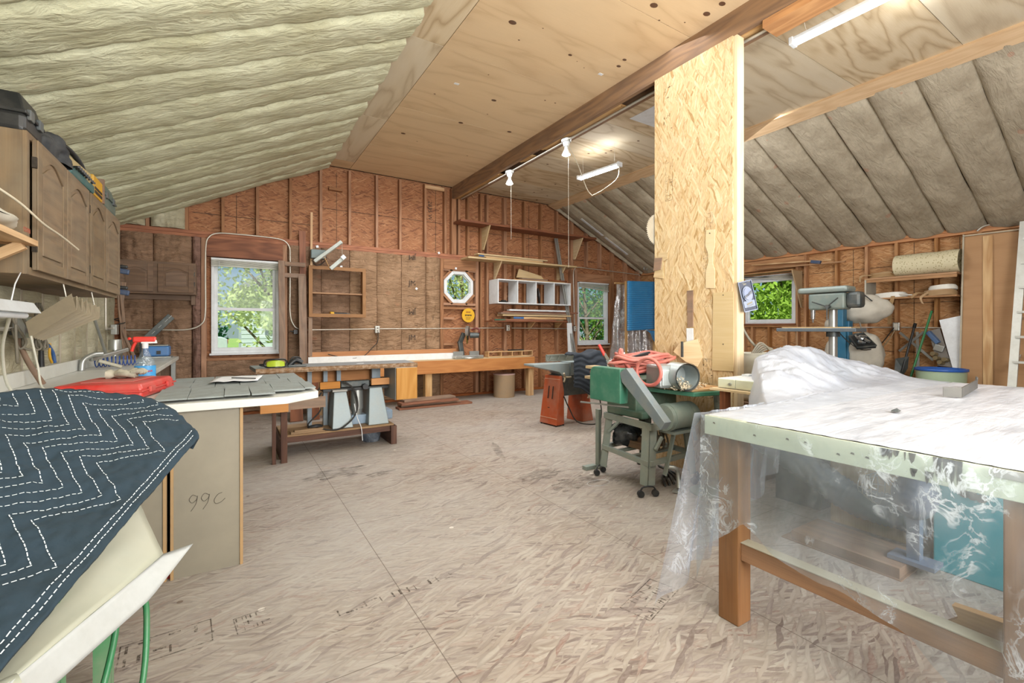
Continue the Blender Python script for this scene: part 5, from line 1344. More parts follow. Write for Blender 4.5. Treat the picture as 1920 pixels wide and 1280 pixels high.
r = thing('lumber_rack', 'narrow dark lumber shelf below the white cubby shelf', 'shelf', (4.8, 7.1, 1.28))
m = MB(); m.bx(3.95, 5.72, 6.97, 7.27, 1.315, 1.335); m.build('shelf_board', redwood, r)
for x in (4.9, 5.55):
    m = MB(); m.prism([(0, 0), (-.24, 0), (-.02, -.16), (0, -.16)], (x, 7.28, 1.314), (0, 1, 0), (0, 0, 1), .02); m.build('bracket', fir, r)
dg = plain('green paint end', '#2f5f48', .6); bl_ = plain('blue end paint', '#2f6aa8', .6)
lum = [(4.0, 5.35, 7.04, 1.336, .14, .03, redwood, 'red-brown board at the front bottom of the lumber rack', dg), (4.5, 5.65, 7.18, 1.336, .12, .045, fir, 'thick pale board at the back bottom of the lumber rack', None), (4.40, 5.6, 7.04, 1.368, .13, .04, fir, 'pale board with a painted end in the lumber rack', bl_),
       (4.16, 5.72, 7.07, 1.42, .2, .03, cream_board, 'wide pale board in the middle of the lumber rack', None), (4.12, 5.60, 7.02, 1.453, .12, .03, oldwood, 'brown board near the top of the lumber rack', None), (4.2, 5.95, 7.10, 1.486, .14, .025, redwood, 'long reddish board sticking out of the lumber rack', None), (4.32, 5.68, 7.05, 1.515, .09, .03, white_p, 'white painted strip on top of the lumber rack', None)]
for (x0, x1, y, z, w_, h_, mt, lb, end) in lum:
    r = thing('board', lb, 'board', ((x0 + x1) / 2, y, z), group='boards on the lumber rack')
    m = MB(); m.box(((x0 + x1) / 2, y, z + h_ / 2), (x1 - x0, w_, h_ - .002)); m.build('plank_body', mt, r)
    if end: m = MB(); m.box((x0 + .10, y - w_ / 2 - .001, z + h_ / 2), (.22, .002, h_ - .006)); m.build('painted_end', end, r)
for dx, lb in ((0, 'left one of two tall aluminium rails leaning by the cubby shelf'), (.06, 'right one of two tall aluminium rails leaning by the cubby shelf')):
    m = MB(); m.bar((5.78 + dx * .9, 6.80, .005), (5.50 + dx * .75, 7.2, 2.98), .02, .035, up=(1, 0, 0)); one(m, 'metal_rail', galv, lb, 'rail', 'aluminium rails')
m = MB(); m.bar((5.70, 6.93, .005), (5.66, 6.95, 1.30), .02, .11, up=(1, 0, 0)); one(m, 'white_board', white_p, 'narrow white board standing against the lumber rack', 'board')
m = MB(); m.tube([(7.2, 7.2, 1.35), (7.16, 7.15, .7)], .012, 6); m.cyl((7.24, 7.22, 0), (7.2, 7.2, 1.5), .011); one(m, 'metal_rod', dgrey_m, 'thin dark rod leaning right of the far right window', 'rod')
# plastic sheet and blue panel in the far right corner
pl = film('plastic film', .2, .55)
r = thing('plastic_curtain', 'clear plastic sheet hanging in folds in the far right corner', 'plastic sheet', (7.0, 6.6, 0))
m = MB(); m.grid(lambda u, v: (6.40 + .22 * v + 1.3 * u * (1 - .1 * v), 6.62 + .06 * math.sin(u * 40 + 2 * v) * (1 - .6 * v) + .05 * nz(u * 6, v * 5) - .1 * u, .02 + 2.08 * v), 60, 40); m.build('sheet', film('plastic curtain film', .30, .6), r)
m = MB(); m.cyl((6.55, 6.62, 2.10), (7.95, 6.55, 2.12), .02); m.build('rail', fir, r)
r = thing('corrugated_sheet', 'blue corrugated plastic panel standing before the hanging plastic sheet', 'panel', (7.0, 6.35, .8))
m = MB(); m.grid(lambda u, v: (6.60 + .85 * u, 6.33 + .006 * math.sin(v * 150) + .02 * u, 1.15 + .97 * v + .03 * u), 6, 120); m.grid(lambda u, v: (7.15 + .35 * u, 6.34 - .10 * math.sin(v * 1.57), 1.15 - .42 * v * (u ** .6)), 12, 10); m.build('panel', plain('blue plastic', '#2f7fb4', .3, dirt=.2, dcol='#5d9cc0', scale=3), r, solid=.008)
for x in (6.62, 7.42):
    m = MB(); m.bx(x - .02, x + .02, 6.36, 6.40, 0, 2.12); m.build('post', fir, r)
# pale strips on the right slope and wire hook
rz_ = lambda x: roof_z(x) - .085
for a, b, lb in ((5.98, 6.57, 'upper white strip pinned to the sloping insulation near the gable'), (6.63, 7.28, 'lower white strip pinned to the sloping insulation near the gable')):
    m = MB(); m.bar((a, 6.98, rz_(a)), (b, 6.98, rz_(b)), .05, .012, up=(-.4, 0, -1)); one(m, 'white_strip', white_p, lb, 'strip', 'strips on the slope')
m = MB()
for k in range(4): m.tube([(7.82 + .05 * math.cos(t + k), 6.95 + .03 * k * .3, 2.52 + .05 * math.sin(t + k) + .0) for t in range(6)], .004, 5, closed=True)
one(m, 'wire_coil', galv, 'small coil of wire hanging in the eave corner by the gable', 'wire')
# ceiling bulbs with pull cords, tube lights
bulb_e = emis('bulb glow', '#fff6e0', 9.0)
def bulb(p, label, cord):
    p = V(p); r = thing('ceiling_bulb', label, 'light bulb', p)
    m = MB(); m.cyl(p, p + V((0, 0, .035)), .055, .06); m.build('ceiling_plate', galv, r)
    m = MB(); m.cyl(p - V((0, 0, .05)), p, .03, .045); m.build('socket', white_p, r)
    m = MB(); m.lathe([(.018, 0), (.02, -.03), (.05, -.09), (.052, -.10)], p - V((0, 0, .05)), 18); m.build('reflector_bulb', plain('bulb glass', '#e6e8e6', .2, dirt=0), r)
    m = MB(); m.lathe([(.05, -.101), (.03, -.112), (0, -.115)], p - V((0, 0, .05)), 18); m.build('lens', bulb_e, r)
    m = MB(); m.tube([p + V((.0, -.04, -.02)), p + V((.0, -.045, -cord))], .0016, 5); m.build('pull_cord', plain('cord white', '#ddd8c8', .7), r)
    l = lamp('bulb_light', 'SPOT', p - V((0, 0, .18)), 40, (1, .92, .8), target=p - V((0, 0, 2)), spot_size=2.2, spot_blend=.8, shadow_soft_size=.05)
    return r
bulb((3.43, 5.56, 3.42), 'lit reflector bulb with a pull cord on the beam nearer the gable', .95)
bulb((3.43, 4.27, 3.42), 'reflector bulb with a pull cord and a cord plugged in beside the far tube light', 1.5)
tube_on = emis('lit tube', '#f4f9ff', 16.0)
def tube_light(p0, p1, label, lit, e=14):
    p0, p1 = V(p0), V(p1); r = thing('tube_light', label, 'tube light', (p0 + p1) / 2)
    d = (p1 - p0).normalized()
    m = MB(); m.bar(p0, p1, .07, .025); m.build('housing', white_p, r, bevel=.004)
    m = MB(); m.cyl(p0 + d * .03 - V((0, 0, .028)), p1 - d * .03 - V((0, 0, .028)), .02, n=12); m.build('tube', tube_on if lit else plain('dim tube', '#eef3f8', .2, dirt=0), r)
    for q in (p0, p1):
        m = MB(); m.bar(q - d * .012 - V((0, 0, .012)), q + d * .018 - V((0, 0, .012)), .085, .06); m.build('end_cap', white_p, r, bevel=.004)
    return r
r = tube_light((3.79, 1.88, 3.47), (3.86, .66, 3.50), 'lit tube light hanging close to the ceiling beside the beam', True)
for y in (1.78, .8):
    m = MB(); m.tube([(3.80, y, 3.49), (3.70, y, 3.655)], .002, 4, sm=False); m.build('hanger', emt, r)
lamp('tube_glow_up', 'AREA', (3.83, 1.27, 3.52), 2.5, (.93, .97, 1), target=(4.3, 1.27, 9), shape='RECTANGLE', size=.06, size_y=1.15)
lamp('tube_glow', 'AREA', (3.83, 1.27, 3.42), 14, (.93, .97, 1), target=(3.83, 1.27, 0), shape='RECTANGLE', size=.06, size_y=1.15)
r = tube_light((4.27, 5.02, 3.36), (4.36, 4.32, 3.36), 'lit tube light hanging with a looped cord from the striped ceiling beyond the beam', True)
lamp('far_tube_glow', 'AREA', (4.31, 4.67, 3.42), 2.2, (.95, .97, 1), target=(4.4, 4.67, 9), shape='RECTANGLE', size=.7, size_y=.06)
lamp('far_tube_glow_down', 'AREA', (4.31, 4.67, 3.28), 14, (.95, .97, 1), target=(4.4, 4.67, 0), shape='RECTANGLE', size=.7, size_y=.06)
m = MB(); m.tube([(3.46, 4.26, 3.38), (3.72, 4.40, 3.25), (4.02, 4.58, 3.05), (4.15, 4.62, 2.98)], .006, 6); m.build('cord', plain('cream cord', '#cfc5ad'), r)
m = MB(); m.tube([(4.15, 4.62, 2.98), (4.28, 4.55, 3.06), (4.36, 4.36, 3.18), (4.36, 4.32, 3.35)], .006, 6); m.build('cord', plain('cream cord', '#cfc5ad'), r)
for q in ((4.28, 4.95), (4.35, 4.4)):
    m = MB(); m.tube([(q[0], q[1], 3.37), (q[0], q[1], 3.655)], .0025, 4, sm=False); m.build('hanger', emt, r)
# ================================================================= middle of the room
# thin-topped work table
top_m = plain('grey table top', '#7f8588', .5, dirt=.3, dcol='#9a968c', scale=4)
r = thing('work_table', 'long grey-topped work table with a rough bark-like front edge', 'table', (.95, 4.86, 0))
m = MB(); m.prism([(.21, 4.66), (1.70, 4.64), (1.74, 5.12), (.18, 5.12)], (0, 0, .80), (1, 0, 0), (0, 1, 0), .034); m.build('table_top', top_m, r, bevel=.003)
m = MB(); m.grid(lambda u, v: (.21 + 1.49 * u, 4.655 - .02 * u - .022 - .014 * nz(u * 40, v * 3, 2) - .01 * math.sin(math.pi * v), .792 + .045 * v), 90, 6); m.grid(lambda u, v: (.21 + 1.49 * u, 4.655 - .02 * u - .03 * (1 - v), .837 + .002 * nz(u * 30, 3)), 90, 2); m.build('live_edge', plain('bark edge', '#8a6a4a', .9, dirt=.6, dcol='#c4b09a', scale=30, bump=.4), r)
gp_m = plain('blue grey post', '#8b99a2', .45, dirt=.25)
for (x, y, w_) in ((.70, 5.0, .04), (.85, 5.0, .04), (.98, 5.0, .04), (1.36, 4.98, .09)):
    m = MB(); m.bx(x - w_ / 2, x + w_ / 2, y - .03, y + .03, .206 if x > .9 or x < .9 else 0, .80); m.build('leg', gp_m, r)
m = MB(); m.bx(.30, 1.35, 5.06, 5.10, .64, .79); m.build('apron', ofront, r)
m = MB(); m.bx(1.46, 1.69, 4.60, 5.0, .46, .795); c = m.build('end_box', plain('grey box side', '#9a9c98', .5, dirt=.3), r, bevel=.003)
m = MB(); m.bx(1.465, 1.685, 4.575, 4.60, .465, .79); m.build('front_board', wood('knotty pine', '#d8a660', '#b27a36', contrast=.7), c, bevel=.002)
# safety goggles and a black tool on the table
r = thing('safety_goggles', 'yellow-green tinted safety goggles lying on the work table', 'goggles', (.38, 4.74, .836))
m = MB(); m.grid(lambda u, v: (.30 + .15 * u, 4.72 - .03 * math.sin(math.pi * u) + .02 * v, .84 + .062 * v * (1 - .3 * abs(2 * u - 1) ** 3)), 16, 6); m.build('lens', plain('lime lens', '#b9cf3a', .2, dirt=.15), r, solid=.006)
m = MB(); m.tube([(.29, 4.73, .848), (.295, 4.725, .905), (.375, 4.69, .912), (.455, 4.725, .905), (.46, 4.73, .848), (.375, 4.688, .84)], .008, 7, closed=True); m.build('frame', black_m, r)
m = MB(); m.tube([(.29, 4.73, .87), (.25, 4.80, .86), (.30, 4.88, .842), (.45, 4.87, .842), (.49, 4.80, .86), (.46, 4.73, .87)], .007, 6); m.build('strap', black_m, r)
r = thing('palm_router', 'black hand-held tool lying beside the yellow-green goggles', 'hand tool', (.56, 4.78, .836))
m = MB(); m.tube([(.50, 4.78, .855), (.55, 4.78, .895), (.61, 4.77, .87)], lambda q: .026 - .006 * q, 9); m.build('body', black_m, r)
m = MB(); m.bar((.48, 4.77, .845), (.64, 4.77, .845), .07, .016); m.build('base', dgrey_m, r, bevel=.004)
m = MB(); m.tube([(.5, 4.80, .88), (.53, 4.82, .92), (.59, 4.82, .915), (.6, 4.79, .88)], .007, 6); m.build('handle', black_m, r)
m = MB(); m.bx(1.12, 1.19, 4.78, 4.82, .836, .838); one(m, 'label_card', white_p, 'small white card lying on the grey work table', 'card')
# machine with two grey pedestals on a low wooden skid
r = thing('skid_machine', 'grey machine with two tapered pedestals standing on a low wooden skid', 'machine', (.95, 4.95, 0))
dk = wood('dark stained wood', '#6b4a3a', '#42291f'); deckw = wood('skid deck', '#a98a63', '#7c5f40')
for x in (.40, 1.43):
    m = MB(); m.bx(x, x + .06, 4.645, 5.22, 0, .19); m.build('end_board', dk, r, bevel=.003)
m = MB(); m.bx(.46, 1.43, 4.68, 4.715, .135, .185); m.build('front_rail', dk, r)
m = MB(); m.bx(.46, 1.43, 5.15, 5.185, .135, .185); m.build('rear_rail', dk, r)
for k in range(3):
    m = MB(); m.bx(.42, 1.47, 4.685 + k * .175, 4.855 + k * .175, .187, .205); m.build('deck_board', deckw, r)
m = MB(); m.bx(.50, .80, 4.70, 4.77, .206, .225); m.bx(.53, .78, 4.69, 4.74, .226, .24); m.build('loose_slat', deckw, r)
def tapered(mb, x0, x1, y0, y1, z0, a0, a1, b0, b1, z1):
    q = [(x0, y0, z0), (x1, y0, z0), (x1, y1, z0), (x0, y1, z0), (a0, b0, z1), (a1, b0, z1), (a1, b1, z1), (a0, b1, z1)]
    mb.add(q, [(3, 2, 1, 0), (4, 5, 6, 7), (0, 1, 5, 4), (1, 2, 6, 5), (2, 3, 7, 6), (3, 0, 4, 7)])
m = MB(); tapered(m, .87, 1.07, 4.72, 5.12, .206, .90, 1.02, 4.80, 5.04, .56); m.build('pedestal', grey_m, r, bevel=.006)
m = MB(); tapered(m, 1.22, 1.43, 4.72, 5.12, .206, 1.25, 1.38, 4.80, 5.04, .58); m.build('pedestal', grey_m, r, bevel=.006)
m = MB(); m.bx(.80, 1.46, 4.82, 5.0, .562, .592); m.build('bed', black_m, r, bevel=.004)
m = MB(); m.bx(.88, 1.02, 4.76, 4.84, .565, .585); m.build('bed_lip', plain('worn grey lip', '#9c9b95', .4), r)
for x0, x1, z in ((.77, .96, .595), (1.27, 1.46, .605)):
    m = MB(); m.bx(x0, x1, 4.80, 4.84, z, z + .07); m.build('orange_block', wood('orange block', '#d4964a', '#b5752f', contrast=.4), r, bevel=.003)
m = MB(); m.bx(.97, 1.26, 4.83, 4.90, .594, .66); m.bx(1.0, 1.42, 4.90, 4.96, .594, .64); m.build('head', dgrey_m, r, bevel=.01)
m = MB(); m.cyl((1.20, 4.82, .60), (1.20, 4.76, .60), .028, n=14); m.build('pipe_end', black_m, r)
m = MB(); m.cyl((1.15, 4.92, .36), (1.15, 4.92, .56), .065, .06, 18); m.cyl((1.15, 4.92, .30), (1.15, 4.92, .36), .05, .06, 18); m.build('motor', galv, r)
m = MB(); m.bx(1.08, 1.24, 4.85, 5.0, .206, .30); m.build('foot_box', plain('blue grey enamel', '#93a9bd', .4), r, bevel=.006)
m = MB(); m.bx(1.40, 1.56, 5.0, 5.2, .19, .30); m.build('side_cover', plain('blue grey enamel', '#93a9bd', .4), r, bevel=.02)
for pts, mt in (([(.98, 4.78, .66), (1.06, 4.74, .60), (1.10, 4.72, .45), (1.09, 4.70, .35), (1.02, 4.70, .26), (.90, 4.67, .21), (.74, 4.72, .235), (.66, 4.8, .26), (.78, 4.85, .38), (.80, 4.9, .50)], rubber), ([(1.0, 4.77, .66), (1.08, 4.73, .58), (1.11, 4.71, .42), (1.06, 4.70, .3), (.95, 4.66, .22)], rubber), ([(1.08, 4.73, .44), (1.10, 4.68, .30), (1.13, 4.655, .21), (1.14, 4.64, .08)], white_p), ([(.78, 4.82, .62), (.72, 4.80, .55), (.66, 4.78, .46), (.72, 4.8, .48), (.79, 4.84, .56)], rubber)):
    m = MB(); m.tube(pts, .0075 if mt is rubber else .004, 7); m.build('cable', mt, r)
m = MB(); m.tube([(.66, 4.76, .245), (.72, 4.74, .25), (.78, 4.76, .245), (.74, 4.79, .25)], .012, 7, closed=True); m.build('foot_pedal', black_m, r)
# orange block on a dark post at the peninsula end of the skid
r = thing('roller_post', 'orange wooden block on a dark post behind the peninsula end', 'stand', (.40, 4.55, 0))
m = MB(); m.bx(.235, .455, 4.46, 4.50, .46, .585); m.build('block', wood('orange block', '#d4964a', '#b5752f'), r, bevel=.003)
m = MB(); m.bx(.40, .45, 4.50, 4.55, 0, .585); m.bx(.33, .36, 4.5, 4.54, 0.0, .46); m.build('post', dk, r)
m = MB(); m.bx(.47, .78, 4.56, 4.585, .46, .56); m.bx(.452, .475, 4.5, 4.59, .45, .57); m.build('grey_plank', oldwood, r)
r = thing('plastic_tub', 'clear plastic tub under the wooden skid', 'tub', (1.30, 4.9, 0))
m = MB(); m.lathe([(.0, .003), (.085, .003), (.10, .12), (.104, .122)], (1.30, 4.92, 0), 24); m.build('tub', film('clear tub', .25, .3, '#e8f0f8', '#dfe8f2', 12), r, solid=.003)
# boards and frames leaning below the long bench on the left
for k, (x, mt, lb) in enumerate(((.75, redwood, 'red-brown board on end under the work table, left one'), (.95, redwood, 'red-brown board on end under the work table, middle one'), (1.18, dk, 'dark board on end under the work table, right one'))):
    m = MB(); m.bar((x, 6.42, .002), (x + .01, 6.62, .62), .025, .15, up=(1, 0, 0)); one(m, 'board', mt, lb, 'board', 'boards on end under the work table')

# jointer with orange pedestals
org = plain('orange enamel', '#b8562f', .45, dirt=.5, dcol='#b48a78', scale=4)
r = thing('jointer', 'grey jointer on two orange steel pedestals', 'jointer', (3.6, 4.55, 0))
def hexa(mb, lo, hi):
    mb.add(list(lo) + list(hi), [(3, 2, 1, 0), (4, 5, 6, 7), (0, 1, 5, 4), (1, 2, 6, 5), (2, 3, 7, 6), (3, 0, 4, 7)])
lo = [(3.345, 4.70, .015), (3.375, 4.39, .015), (3.52, 4.42, .015), (3.50, 4.72, .015)]; hi = [(3.41, 4.67, .61), (3.465, 4.43, .61), (3.54, 4.45, .61), (3.52, 4.68, .61)]
m = MB(); hexa(m, lo, hi); pd = m.build('pedestal', org, r, bevel=.006)
m = MB()
L_, H_ = [V(p) for p in lo], [V(p) for p in hi]
def onface(u, v, lift=.002): 
    p = L_[0].lerp(L_[1], u).lerp(H_[0].lerp(H_[1], u), v); return p + V((-1, -.12, .1)).normalized() * lift
for u in (.36, .62):
    m.add([onface(u - .03, .52), onface(u + .03, .52), onface(u + .03, .78), onface(u - .03, .78)], [(0, 1, 2, 3)])
m.add([onface(.40, .33), onface(.52, .33), onface(.52, .345), onface(.40, .345)], [(0, 1, 2, 3)])
m.build('slot', black_m, pd)
m = MB()
for v in (.13, .93): m.bar(onface(0, v), onface(1, v), .004, .006)
m.build('cream_line', plain('cream line', '#e0b79a', .5), pd)
for k, (x, y) in enumerate(((3.36, 4.68), (3.385, 4.41), (3.51, 4.43), (3.49, 4.70))):
    m = MB(); m.cyl((x, y, 0), (x, y, .016), .012, n=8); m.build('foot', black_m, pd)
m = MB(); hexa(m, [(3.82, 4.75, 0), (3.86, 4.46, 0), (4.05, 4.48, 0), (4.02, 4.76, 0)], [(3.84, 4.72, .42), (3.87, 4.5, .42), (4.0, 4.52, .42), (3.98, 4.72, .42)]); m.build('pedestal', org, r, bevel=.006)
m = MB(); m.bx(3.47, 4.0, 4.44, 4.68, .36, .62); m.build('base_casting', dgrey_m, r, bevel=.01)
m = MB(); m.prism([(3.08, .745), (3.46, .66), (3.52, .60), (3.62, .60), (3.62, .765), (3.08, .765)], (0, 4.66, 0), (1, 0, 0), (0, 0, 1), .22); m.build('infeed_table', grey_m, r, bevel=.004)
m = MB(); m.prism([(3.64, .60), (3.75, .60), (3.85, .66), (4.3, .75), (4.3, .775), (3.64, .775)], (0, 4.66, 0), (1, 0, 0), (0, 0, 1), .22); m.build('outfeed_table', grey_m, r, bevel=.004)
m = MB()
m.bx(3.42, 4.25, 4.665, 4.675, .775, .86)
for k in range(6): m.bar((3.46 + k * .13, 4.655, .785), (3.50 + k * .13, 4.655, .85), .02, .012)
m.bx(3.42, 4.25, 4.645, 4.665, .775, .79); m.bx(3.42, 4.25, 4.645, 4.665, .85, .865); m.build('ribbed_fence', plain('dusty grey metal', '#8f9288', .5, .3), r)
for p in ((3.50, 4.40, .60), (3.92, 4.44, .36)):
    p = V(p); m = MB()
    for t in (0, 2.1, 4.2): m.tube([p, p + V((.02 * math.cos(t), -.03, .02 * math.sin(t))), p + V((.075 * math.cos(t), -.045, .06 * math.sin(t)))], .012, 7)
    m.build('adjusting_wheel', plain('tan handwheel', '#a7977c', .5), r)
m = MB(); m.tube([(3.52, 4.43, .36), (3.56, 4.38, .22), (3.62, 4.3, .06), (3.80, 4.25, .015), (3.98, 4.3, .015), (4.08, 4.36, .12), (4.08, 4.4, .33)], .008, 7); m.build('power_cord', rubber, r)
# dark quilted pad over its far end
r = thing('moving_pad', 'black quilted pad draped over the right end of the jointer', 'blanket', (3.7, 4.1, .35))
def pad(u, v):
    x = 3.48 + .42 * u - .10 * v * (1 - u); 
    if v < .25: y = 4.36 - .20 * v / .25; z = .88 + .03 * u + .02 * math.sin(u * 9)
    else:
        s = (v - .25) / .75; y = 4.16 - .10 * s - .12 * math.sin(s * 3) * u; z = .88 + .02 * math.sin(u * 9) - s * (.36 + .22 * u)
    return V((x, y + .008 * math.sin(v * 60 + 3 * u), z + .012 * nz(u * 6, v * 6)))
m = MB(); m.grid(pad, 30, 60); m.build('cloth', plain('black quilt', '#232a33', .9, dirt=.3, dcol='#39414a', bump=.4), r, solid=.012)

# belt-driven machine on a rolling stand
gs = plain('dusty green grey steel', '#8f9a92', .45, .15, dirt=.4, dcol='#a9a290', scale=6)
r = thing('belt_machine', 'green-covered belt-driven machine on a grey rolling steel stand', 'machine', (2.85, 2.5, 0))
legs = {'a': ((2.60, 2.80), (2.655, 2.78)), 'b': ((2.535, 2.235), (2.60, 2.27)), 'c': ((3.10, 2.25), (3.06, 2.28)), 'd': ((3.14, 2.80), (3.10, 2.77))}
for k, (f, t) in legs.items():
    m = MB(); f0 = V((f[0], f[1], .07)); t0 = V((t[0], t[1], .505))
    dx = .032 if k in 'ab' else -.032; dy = -.032 if k in 'ad' else .032
    wd = .075
    sx = 1 if dx > 0 else -1; sy = 1 if dy > 0 else -1
    for (ex, ey) in ((wd * sx, .006 * sy), (.006 * sx, wd * sy)):
        lo4 = [(f0.x, f0.y, f0.z), (f0.x + ex, f0.y, f0.z), (f0.x + ex, f0.y + ey, f0.z), (f0.x, f0.y + ey, f0.z)]
        hi4 = [(t0.x, t0.y, t0.z), (t0.x + ex, t0.y, t0.z), (t0.x + ex, t0.y + ey, t0.z), (t0.x, t0.y + ey, t0.z)]
        hexa(m, lo4, hi4)
    lg = m.build('leg', gs, r)
    for q, (ox, oy) in enumerate(((-.05 * sx, .02 * sy), (.055 * sx, -.02 * sy))):
        c = V((f[0] + ox, f[1] + oy, .024)); m = MB()
        m.cyl(c + V((-.006, -.012, 0)), c + V((.006, .012, 0)), .024, n=14)
        m.tube([c + V((0, 0, .026)), c + V((-.3 * ox, -.3 * oy, .045)), V((f[0], f[1], .075))], .006, 6); m.build('caster', black_m, lg)
TZ = .50
def rail(p, q, wd, ht, nm='rail', mt=gs): 
    m = MB(); m.bar(p, q, wd, ht); return m.build(nm, mt, r)
rail((2.66, 2.80, TZ - .02), (2.605, 2.25, TZ - .02), .03, .045); rail((2.60, 2.26, TZ - .02), (3.08, 2.26, TZ - .02), .03, .045)
rail((3.08, 2.26, TZ - .02), (3.12, 2.80, TZ - .02), .03, .045); rail((2.66, 2.79, TZ - .02), (3.10, 2.79, TZ - .02), .03, .045)
LZ = .225
rail((2.63, 2.79, LZ), (2.565, 2.25, LZ), .03, .035); rail((2.57, 2.25, LZ), (3.08, 2.27, LZ), .03, .035); rail((3.08, 2.26, LZ), (3.12, 2.79, LZ), .03, .035); rail((2.63, 2.79, LZ), (3.12, 2.79, LZ), .03, .035)
for y in (2.45, 2.62): rail((2.60, y, LZ), (3.10, y, LZ), .035, .02)
rail((2.63, 2.72, .36), (2.64, 2.60, .475), .025, .02, 'brace'); rail((2.60, 2.35, .40), (2.66, 2.30, .49), .025, .02, 'brace')
rail((2.70, 2.25, .40), (2.62, 2.24, .32), .02, .02, 'brace'); rail((3.05, 2.25, .47), (3.09, 2.25, .33), .02, .02, 'brace')
m = MB(); m.bx(2.68, 3.16, 2.48, 2.80, .50, .80); m.bx(2.66, 3.12, 2.40, 2.78, .505, .56); m.build('body_casting', plain('dusty green casting', '#5e7a69', .5, .1, dirt=.4, dcol='#9a9a88'), r, bevel=.01)
def rr(w, h, rad, top=True):
    P = [(0, 0), (w, 0)]
    P += [(w, h)]
    for k in range(7):
        t = math.pi / 2 + k / 6 * math.pi / 2; P.append((rad + rad * math.cos(t), h - rad + rad * math.sin(t)))
    return P
m = MB(); m.prism(rr(.34, .268, .06), (2.585, 2.81, .627), (0, -1, 0), (0, 0, 1), .085); m.build('green_cover', plain('machine green', '#3f7a63', .4, dirt=.35, dcol='#7fa08c', scale=8), r, bevel=.008)
m = MB(); m.prism([(0, 0), (.035, .055), (-.315, .40), (-.385, .36), (-.36, .29)], (2.572, 2.095, .505), (0, -1, 0), (0, 0, 1), .07)
m.v = [V((p.x, p.y, p.z)) for p in m.v]; m.build('belt_guard', plain('belt guard steel', '#8a979c', .35, .4, dirt=.3, dcol='#b0ab9a'), r, bevel=.004)
m = MB(); m.cyl((2.70, 2.24, .545), (3.0, 2.24, .545), .097, n=28); m.cyl((2.735, 2.24, .545), (2.765, 2.24, .545), .102, n=28); m.cyl((2.93, 2.24, .545), (2.95, 2.24, .545), .10, n=28)
m.lathe([(.097, 0), (.08, .03), (.03, .045), (0, .045)], (3.0, 2.24, .545), 28, Matrix.Rotation(math.pi / 2, 3, 'Y')); m.build('motor', plain('motor grey green', '#8c9a90', .45, .2, dirt=.3, dcol='#a59f8c'), r)
m = MB(); m.bx(2.74, 2.98, 2.17, 2.31, .425, .445); m.build('motor_plate', gs, r); 
rail((2.80, 2.22, .43), (2.72, 2.24, .12), .035, .012, 'slotted_bar'); rail((2.78, 2.30, .44), (3.02, 2.30, .44), .03, .03, 'motor_bracket')
m = MB(); m.tube([(2.74, 2.24, .18), (2.79, 2.2, .17), (2.82, 2.2, .12), (2.80, 2.18, .03)], .016, 7); m.bar((2.75, 2.16, .014), (2.86, 2.2, .014), .06, .016); m.build('foot_lever', galv, r)
m = MB(); m.prism([(2.76, 2.62), (2.84, 2.08), (3.10, 2.02), (3.24, 2.10), (3.22, 2.72)], (0, 0, .706), (1, 0, 0), (0, 1, 0), .03); m.build('table', plain('machine green', '#3f7a63'), r, bevel=.004)
m = MB(); m.prism([(2.77, 2.60), (2.86, 2.11), (3.09, 2.05), (3.22, 2.12), (3.2, 2.62)], (0, 0, .738), (1, 0, 0), (0, 1, 0), .014); m.build('table_board', fir, r)
m = MB(); m.bar((3.16, 2.10, .45), (3.16, 2.12, .70), .03, .03, up=(1, 0, 0)); m.cyl((3.12, 2.08, .62), (3.2, 2.08, .62), .025); m.build('table_strut', galv, r)
for k, (z, x) in enumerate(((.852, 2.64), (.765, 2.63))):
    m = MB(); m.bx(x, x + .11, 2.72, 3.02, z, z + .022); one(m, 'board', cream_board, ('upper' if k == 0 else 'lower') + ' pale board sticking out behind the green machine cover', 'board', 'boards through the green machine')
m = MB(); m.cyl((2.68, 2.98, .82), (2.68, 2.80, .82), .027, n=14); m.build('red_roller', plain('red roller', '#d0574d', .4, dirt=.2), r)
m = MB(); m.bar((2.58, 2.46, .60), (2.5, 2.92, .585), .012, .012); m.build('lever', galv, r)
# toggle clamp with red grip
r = thing('toggle_clamp', 'white toggle clamp with a red grip on the green machine', 'clamp', (2.72, 2.86, .90))
m = MB(); m.bar((2.74, 2.84, .80), (2.74, 2.82, .93), .03, .035, up=(1, 0, 0)); m.bar((2.74, 2.82, .91), (2.95, 2.86, .975), .014, .03); m.build('clamp_body', white_p, r, bevel=.004)
m = MB(); m.bar((2.73, 2.83, .93), (2.71, 2.86, .985), .02, .02); m.build('link', galv, r)
m = MB(); m.tube([(2.712, 2.86, .97), (2.685, 2.90, 1.06)], lambda q: .015 - .003 * q, 8); m.build('red_grip', plain('red grip', '#d6403a', .4, dirt=.1), r)
# coiled red air hose, blower with shavings, bits on the machine
hose_r = plain('dusty red hose', '#c86a5f', .5, dirt=.4, dcol='#b99a86', scale=6)
r = thing('air_hose', 'coil of dusty red air hose heaped on the green machine', 'hose', (2.95, 2.66, .80))
m = MB(); rnd = random.Random(11); pts = []
for k in range(7):
    cx_, cy_ = 2.92 + rnd.uniform(-.04, .04), 2.62 + rnd.uniform(-.03, .03); ra, rb = .30 + rnd.uniform(-.06, .03), .20 + rnd.uniform(-.05, .03)
    for j in range(10):
        t = j / 10 * 6.283; pts.append((cx_ + ra * math.cos(t) + .0 * k, cy_ + rb * math.sin(t), .865 + .019 * k + .016 * math.sin(3 * t + k)))
m.tube(pts, .0135, 8, k=4); m.build('coil', hose_r, r)
m = MB(); m.tube([(2.68, 2.62, .93), (2.665, 2.62, 1.03), (2.66, 2.63, .98), (2.69, 2.55, .88)], .0135, 8); m.build('loose_end', hose_r, r)
